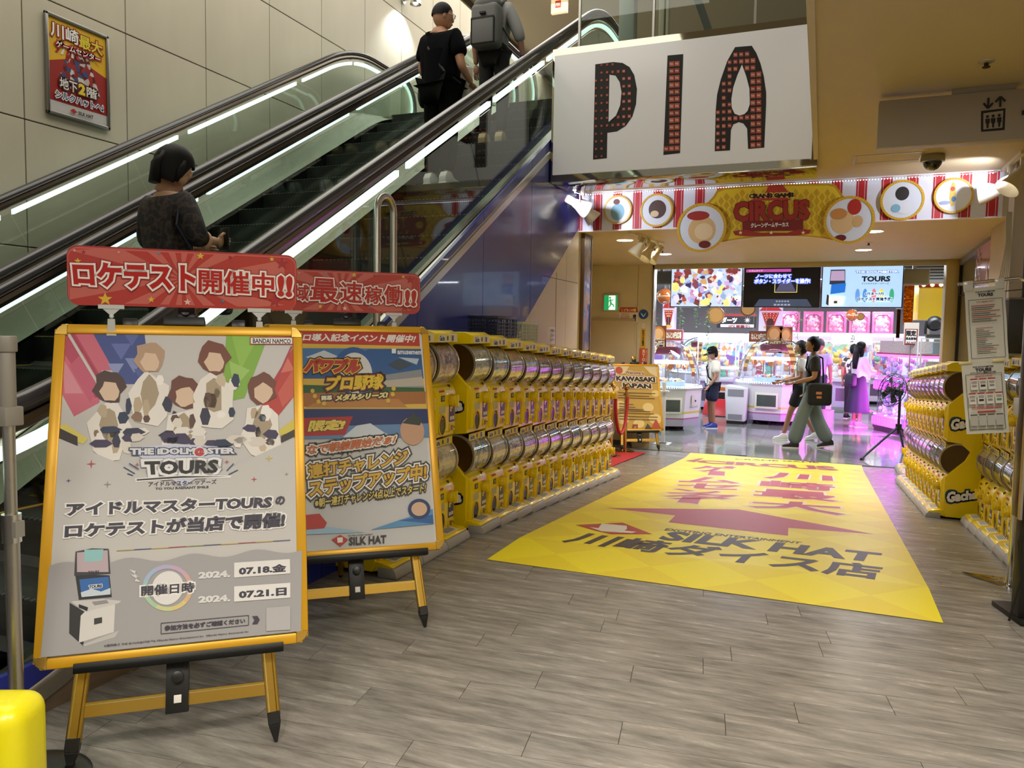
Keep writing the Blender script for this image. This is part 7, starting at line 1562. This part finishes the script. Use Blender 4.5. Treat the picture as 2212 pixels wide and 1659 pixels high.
    for s in 'LR':
        sh, el, wr = P['sh'+s], P['el'+s], P['wr'+s]; T['sh'+s] = (sh, .082*lo); E2.append(('chest', 'sh'+s))
        if sleeve == 'short': T['m'+s] = (sh.lerp(el, .72), .072*lo); E2.append(('sh'+s, 'm'+s))
        elif sleeve == 'half': T['el'+s] = (el, .06*lo); T['m'+s] = (el.lerp(wr, .30), .052*lo); E2 += [('sh'+s, 'el'+s), ('el'+s, 'm'+s)]
        elif sleeve == 'long': T['el'+s] = (el, .058*lo); T['m'+s] = (el.lerp(wr, .92), .045*lo); E2 += [('sh'+s, 'el'+s), ('el'+s, 'm'+s)]
    V, F = skin({k: (tuple(v[0]), (v[1], v[1]*(.84 if k in ('pelvis', 'waist', 'chest') else 1))) for k, v in T.items()}, E2, 'waist'); MB().add(V, F, top).build('shirt', t, soft=True)
    if skirt:
        n = 36; V = []; zs = [(1.05, .13), (.98, .16), (.80, .19), (.5, .235), (.30, .27)]
        for z, r in zs:
            for i in range(n): a = 2*pi*i/n; rr = r*(1+.05*sin(a*9)*(1.05-z)); V.append((P['pelvis'].x+rr*cos(a), P['pelvis'].y+rr*.8*sin(a), z))
        MB().add(V, [(k*n+i, k*n+(i+1) % n, (k+1)*n+(i+1) % n, (k+1)*n+i) for k in range(len(zs)-1) for i in range(n)], skirt).build('skirt', t, soft=True)
    else:
        ll = legs_loose; T = {'pelvis': (P['pelvis'], R_['pelvis']*1.06)}; E3 = []
        for s in 'LR':
            hi, kn, an = P['hi'+s], P['kn'+s], P['an'+s]; T['hi'+s] = (hi, .10*min(ll, 1.1)); E3.append(('pelvis', 'hi'+s))
            if shorts: T['k'+s] = (hi.lerp(kn, .85), .085*ll); E3.append(('hi'+s, 'k'+s))
            else: T['kn'+s] = (kn, .072*ll); T['an'+s] = (an+(kn-an)*(.06 if ll < 1.3 else -.10), .062*ll*(1.35 if ll > 1.3 else 1)); E3 += [('hi'+s, 'kn'+s), ('kn'+s, 'an'+s)]
        V, F = skin({k: (tuple(v[0]), (v[1], v[1]*(.84 if k == 'pelvis' else 1))) for k, v in T.items()}, E3, 'pelvis'); MB().add(V, F, bottom).build('trousers', t, soft=True)
    for s in 'LR':
        an = P['an'+s]; kn = P['kn'+s]; tilt = max(-.7, min(.7, (kn.y-an.y)*-1.0 if abs(kn.y-an.y) > .12 else 0)); Ts = Matrix.Translation((an.x, an.y, an.z)) @ Matrix.Rotation(-max(0, kn.y-an.y-.08)*1.6, 4, 'X')
        b = MB().prism([(-.075, -.085), (-.08, -.02), (-.05, .03), (.02, .03), (.07, -.02), (.15, -.04), (.175, -.07), (.165, -.085)], 'x', -.042, .042, M(shoes, .5), Ts); so = b.build('shoe', t, bevel=.012, seg=2)
        MB().box((-.045, -.08, -.092), (.045, .178, -.072), M(solec, .5), Ts).build('sole', so, bevel=.006)
    if extra: extra(t, P, Th)
    return t
def bagm(c, size, mat, parent, name='bag', T=None, bev=.03):
    x, y, z = size; MB().box((c[0]-x/2, c[1]-y/2, c[2]-z/2), (c[0]+x/2, c[1]+y/2, c[2]+z/2), mat, T).build(name, parent, bevel=bev, seg=3)
BLK = M('#101012', .9, spec=.15); LACE = speckle('lace_print', ['#050505', '#070606', '#050505', '#3a2e27', '#050505', '#060505', '#241e1a'], 12, rough=.7, smooth=True, tex='NOISE', detail=4)
STEPZ = lambda k: .232*k
# woman on the near escalator
def exw(t, P, Th):
    MB().box((-.04, .0, -.08), (.04, .012, .07), BLACK, Matrix.Translation(P['wrR']+Vector((-.02, .07, .03)))).build('phone', t, bevel=.004); bagm((.29, .10, .80), (.10, .26, .28), M('#10162a', .6), t, 'shoulder_bag')
    MB().tube([(.16, -.02, 1.42), (.22, -.10, 1.2), (.27, .05, .94)], .008, M('#10162a', .6), 6).build('bag_strap', t)
    MB().ball(tuple(P['elR'].lerp(P['wrR'], .35)), .045, M('#d8a888', .5), 10, 7, sq=(1, 1, 1.3)).build('bare_forearm', t)
person('woman in black lace top with black bob, riding the near escalator', (-3.77, 3.62, STEPZ(4)), radians(-8), .975, dict(elR=(.265, .02, 1.12), wrR=(.14, .26, 1.14), elL=(-.265, .02, 1.12), wrL=(-.08, .26, 1.10), shL=(-.15, 0, 1.35), shR=(.15, 0, 1.35), neck=(0, 0, 1.42), head=(.01, .035, 1.50)), LACE, BLK, ('bob', HAIR), sleeve='half', headtilt=-.35, headturn=-.45, loose=1.17, extra=exw, lowneck=True, skinm=M('#c39a7c', .5))
def ex2(t, P, Th):
    MB().tube([(-.075, .0, .01), (-.07, .09, .01)], .003, M('#8a8a8c', .3, .8), 5, Th).tube([(.078, .0, .01), (.07, .10, .01)], .003, M('#8a8a8c', .3, .8), 5, Th).tube([(.035+.02*cos(2*pi*i/12), .108, .01+.018*sin(2*pi*i/12)) for i in range(12)], .003, M('#8a8a8c', .3, .8), 5, Th, closed=True).tube([(-.035+.02*cos(2*pi*i/12), .108, .01+.018*sin(2*pi*i/12)) for i in range(12)], .003, M('#8a8a8c', .3, .8), 5, Th, closed=True).build('glasses', t)
    bagm((.02, .24, 1.0), (.34, .08, .34), M('#d8d4ca', .6), t, 'white_bag'); MB().tube([(-.17, -.02, 1.43), (-.05, -.125, 1.25), (.14, -.13, 1.02), (.2, .05, .95)], .012, M('#08080a', .6), 6).build('sling_strap', t); MB().ball((-.235, .02, .88), .07, M('#1d2c34', .6), 10, 8, sq=(.5, 1, 1.6)).build('hip_cloth', t)
person('man in black t-shirt with glasses on the near escalator, behind the backpacker', (-3.80, 7.28, STEPZ(13)), radians(-10), 1.09, dict(elR=(.26, -.02, 1.08), wrR=(.24, .17, .98), elL=(-.24, .0, 1.10), wrL=(-.12, .22, 1.05)), M('#0b0c10', .95, spec=.1), M('#0c0d0b', .95, spec=.1), ('crop', HAIR), shoes='#e4e4e2', extra=ex2, headturn=-.65, fat=1.22, loose=1.22, legs_loose=1.25, headtilt=-.15, shorts=False)
def ex3(t, P, Th):
    g = M('#6c6e6c', .8, bump=.3, bscale=150); k = M('#151515', .6)
    b = MB().box((-.15, -.29, .93), (.15, -.10, 1.36), g).build('backpack', t, bevel=.05, seg=3); MB().ball((0, -.19, 1.37), .15, g, 18, 10, sq=(1, .62, .55)).build('backpack_lid', t)
    MB().box((-.12, -.315, .95), (.12, -.28, 1.20), g).build('front_pocket', b, bevel=.015); MB().box((-.125, -.318, 1.19), (.125, -.29, 1.205), k).box((-.03, -.320, 1.235), (.03, -.29, 1.255), k).box((-.126, -.317, .95), (-.118, -.285, 1.19), k).box((.118, -.317, .95), (.126, -.285, 1.19), k).build('zips', b)
    MB().tube([(0, -.2, 1.43), (.05, -.24, 1.47), (.0, -.26, 1.46)], .009, M('#8a2a24', .6), 6).build('grab_loop', t)
    for s in (-1, 1): MB().tube([(s*.10, -.14, 1.38), (s*.12, -.02, 1.46), (s*.13, .10, 1.36)], .022, g, 8).tube([(s*.14, -.12, 1.15), (s*.19, -.02, 1.05)], .008, k, 6).build('strap', t)
    MB().cyl(P['wrR']+(P['elR']-P['wrR'])*.12, P['wrR']+(P['elR']-P['wrR'])*.26, .037, M('#1e3fa8', .5), 16).build('wristband', t)
person('person in grey shirt with grey backpack and blue wristband, highest on the escalator', (-3.74, 8.52, STEPZ(16)), 0, 1.13, dict(elR=(.28, .0, 1.10), wrR=(.30, .10, .86)), M('#8f918f', .8, bump=.2), M('#0c0c0e', .8), ('short', HAIR), shoes='#c8b088', extra=ex3, sleeve='half', loose=1.08, skinm=M('#a97c60', .5))
# arcade visitors (walking man faces left)
WALK = dict(hiL=(-.085, .0, .90), knL=(-.09, .15, .50), anL=(-.09, .25, .09), hiR=(.085, 0, .90), knR=(.09, -.07, .48), anR=(.09, -.26, .12), elR=(.23, -.10, 1.10), wrR=(.24, .06, .88), elL=(-.22, .0, 1.10), wrL=(-.18, .28, 1.02))
m0 = at_z(1750, 966, ZB)
def exm(t, P, Th):
    bagm((-.24, -.08, .86), (.16, .34, .34), M('#0a0a0b', .7), t, 'tote_bag', bev=.05); MB().tube([(.10, .02, 1.46), (-.05, -.12, 1.40), (-.2, -.12, 1.2), (-.26, -.12, 1.0)], .012, BLK, 6).tube([(.05, .08, 1.42), (-.12, .12, 1.25), (-.24, .0, 1.02)], .012, BLK, 6).build('bag_strap', t)
    MB().box((-.322, -.10, .86), (-.318, -.02, .90), M('#b87a5a', .5)).box((-.322, -.10, .80), (-.318, -.03, .835), M('#b87a5a', .5)).build('bag_badge', t)
person('young man in dark t-shirt and wide grey jeans walking left with black tote', (m0.x, 14.6, ZB), radians(96), 1.155, WALK, M('#2c2b28', .8), M('#6b7876', .8), ('short', HAIR), extra=exm, legs_loose=1.5, loose=1.08, skinm=M('#a87a58', .5))
def exc(t, P, Th): MB().box((-.03, .34, .96), (.05, .42, 1.06), M('#e8e4dc', .5)).build('paper_cup', t, bevel=.008)
person('companion in white t-shirt and black shorts walking left beyond the young man', (m0.x-.22, 15.6, ZB), radians(92), 1.11, {**WALK, 'wrR': (.16, .34, 1.0), 'elR': (.22, .12, 1.08)}, M('#d8d4d0', .8), M('#141416', .8), ('short', HAIR), shoes='#e4e2e0', shorts=True, legs_loose=1.2, skinm=M('#a4745a', .5))
l0 = pq(1772, 735, 19.0)
person('man in lavender t-shirt seen from behind at the prize cabinets', (l0.x, 19.0, ZB), radians(-6), 1.13, {}, M('#b4aed0', .8), M('#3a3c48', .8), ('crop', M('#3a3432', .6)), sleeve='short', skinm=M('#a87c64', .5), loose=1.1)
w0 = at_z(1848, 917, ZB)
def exl(t, P, Th): bagm((.06, -.20, .96), (.30, .12, .26), M('#15132a', .6), t, 'black_bag', bev=.05); MB().tube([(-.14, .02, 1.44), (-.08, -.14, 1.3), (.05, -.2, 1.1)], .010, M('#15132a', .6), 6).build('bag_strap', t)
person('woman with long black hair, sheer white blouse and long navy skirt', (w0.x, 18.6, ZB), radians(-62), 1.10, dict(elR=(.22, .08, 1.12), wrR=(.10, .32, 1.12), elL=(-.22, .08, 1.12), wrL=(-.06, .30, 1.10)), M('#d6cfe6', .7), BLK, ('long', HAIR), shoes='#c89ab8', sleeve='long', skirt=M('#161a30', .75), extra=exl, loose=1.05)
d0_ = pq(1846, 760, 20.4)
person('visitor with dark hair in patterned top, half hidden behind the long-haired woman', (d0_.x-.02, 20.4, ZB), radians(-20), 1.06, {}, speckle('leaf_shirt', ['#d8d4c8', '#4a5a4c', '#e0dcd0', '#2c342c'], 14, rough=.8), M('#23242a', .8), ('short', HAIR), sleeve='short')
p0 = at_z(1492, 922, ZB)
def exk(t, P, Th):
    MB().lathe([(.112, -.02), (.112, .03), (.10, .08), (.06, .115), (.001, .125)], BLK, 24, Th @ Matrix.Translation((0, -.005, .03)) @ Matrix.Diagonal((.88, 1.02, 1, 1))).prism([(-.09, .06), (-.085, .15), (-.04, .19), (.04, .19), (.085, .15), (.09, .06)], 'z', .02, .032, BLK, Th).box((-.03, .108, .06), (.03, .116, .075), M('#e8e8e8', .5), Th).build('cap', t)
    MB().tube([(.15, .0, 1.43), (.05, .13, 1.3), (-.10, .14, 1.1), (-.2, .05, .98)], .016, BLK, 6).tube([(-.12, .02, 1.44), (-.02, .12, 1.25), (.02, .13, 1.05)], .004, BLK, 5).box((-.02, .135, .96), (.06, .145, 1.06), M('#e8e6e2', .5)).build('straps_and_pass', t)
person('youth in black cap and white t-shirt looking down beside the first candy crane', (-2.13, 16.75, ZB), radians(118), 1.0, dict(elL=(-.23, .02, 1.10), wrL=(-.22, .16, .92)), M('#d4cdbc', .8), M('#151c3a', .8), ('short', HAIR), shoes='#2c3f9a', shorts=True, extra=exk, loose=1.2, legs_loose=1.3, headtilt=-.35, skinm=M('#a07258', .5))
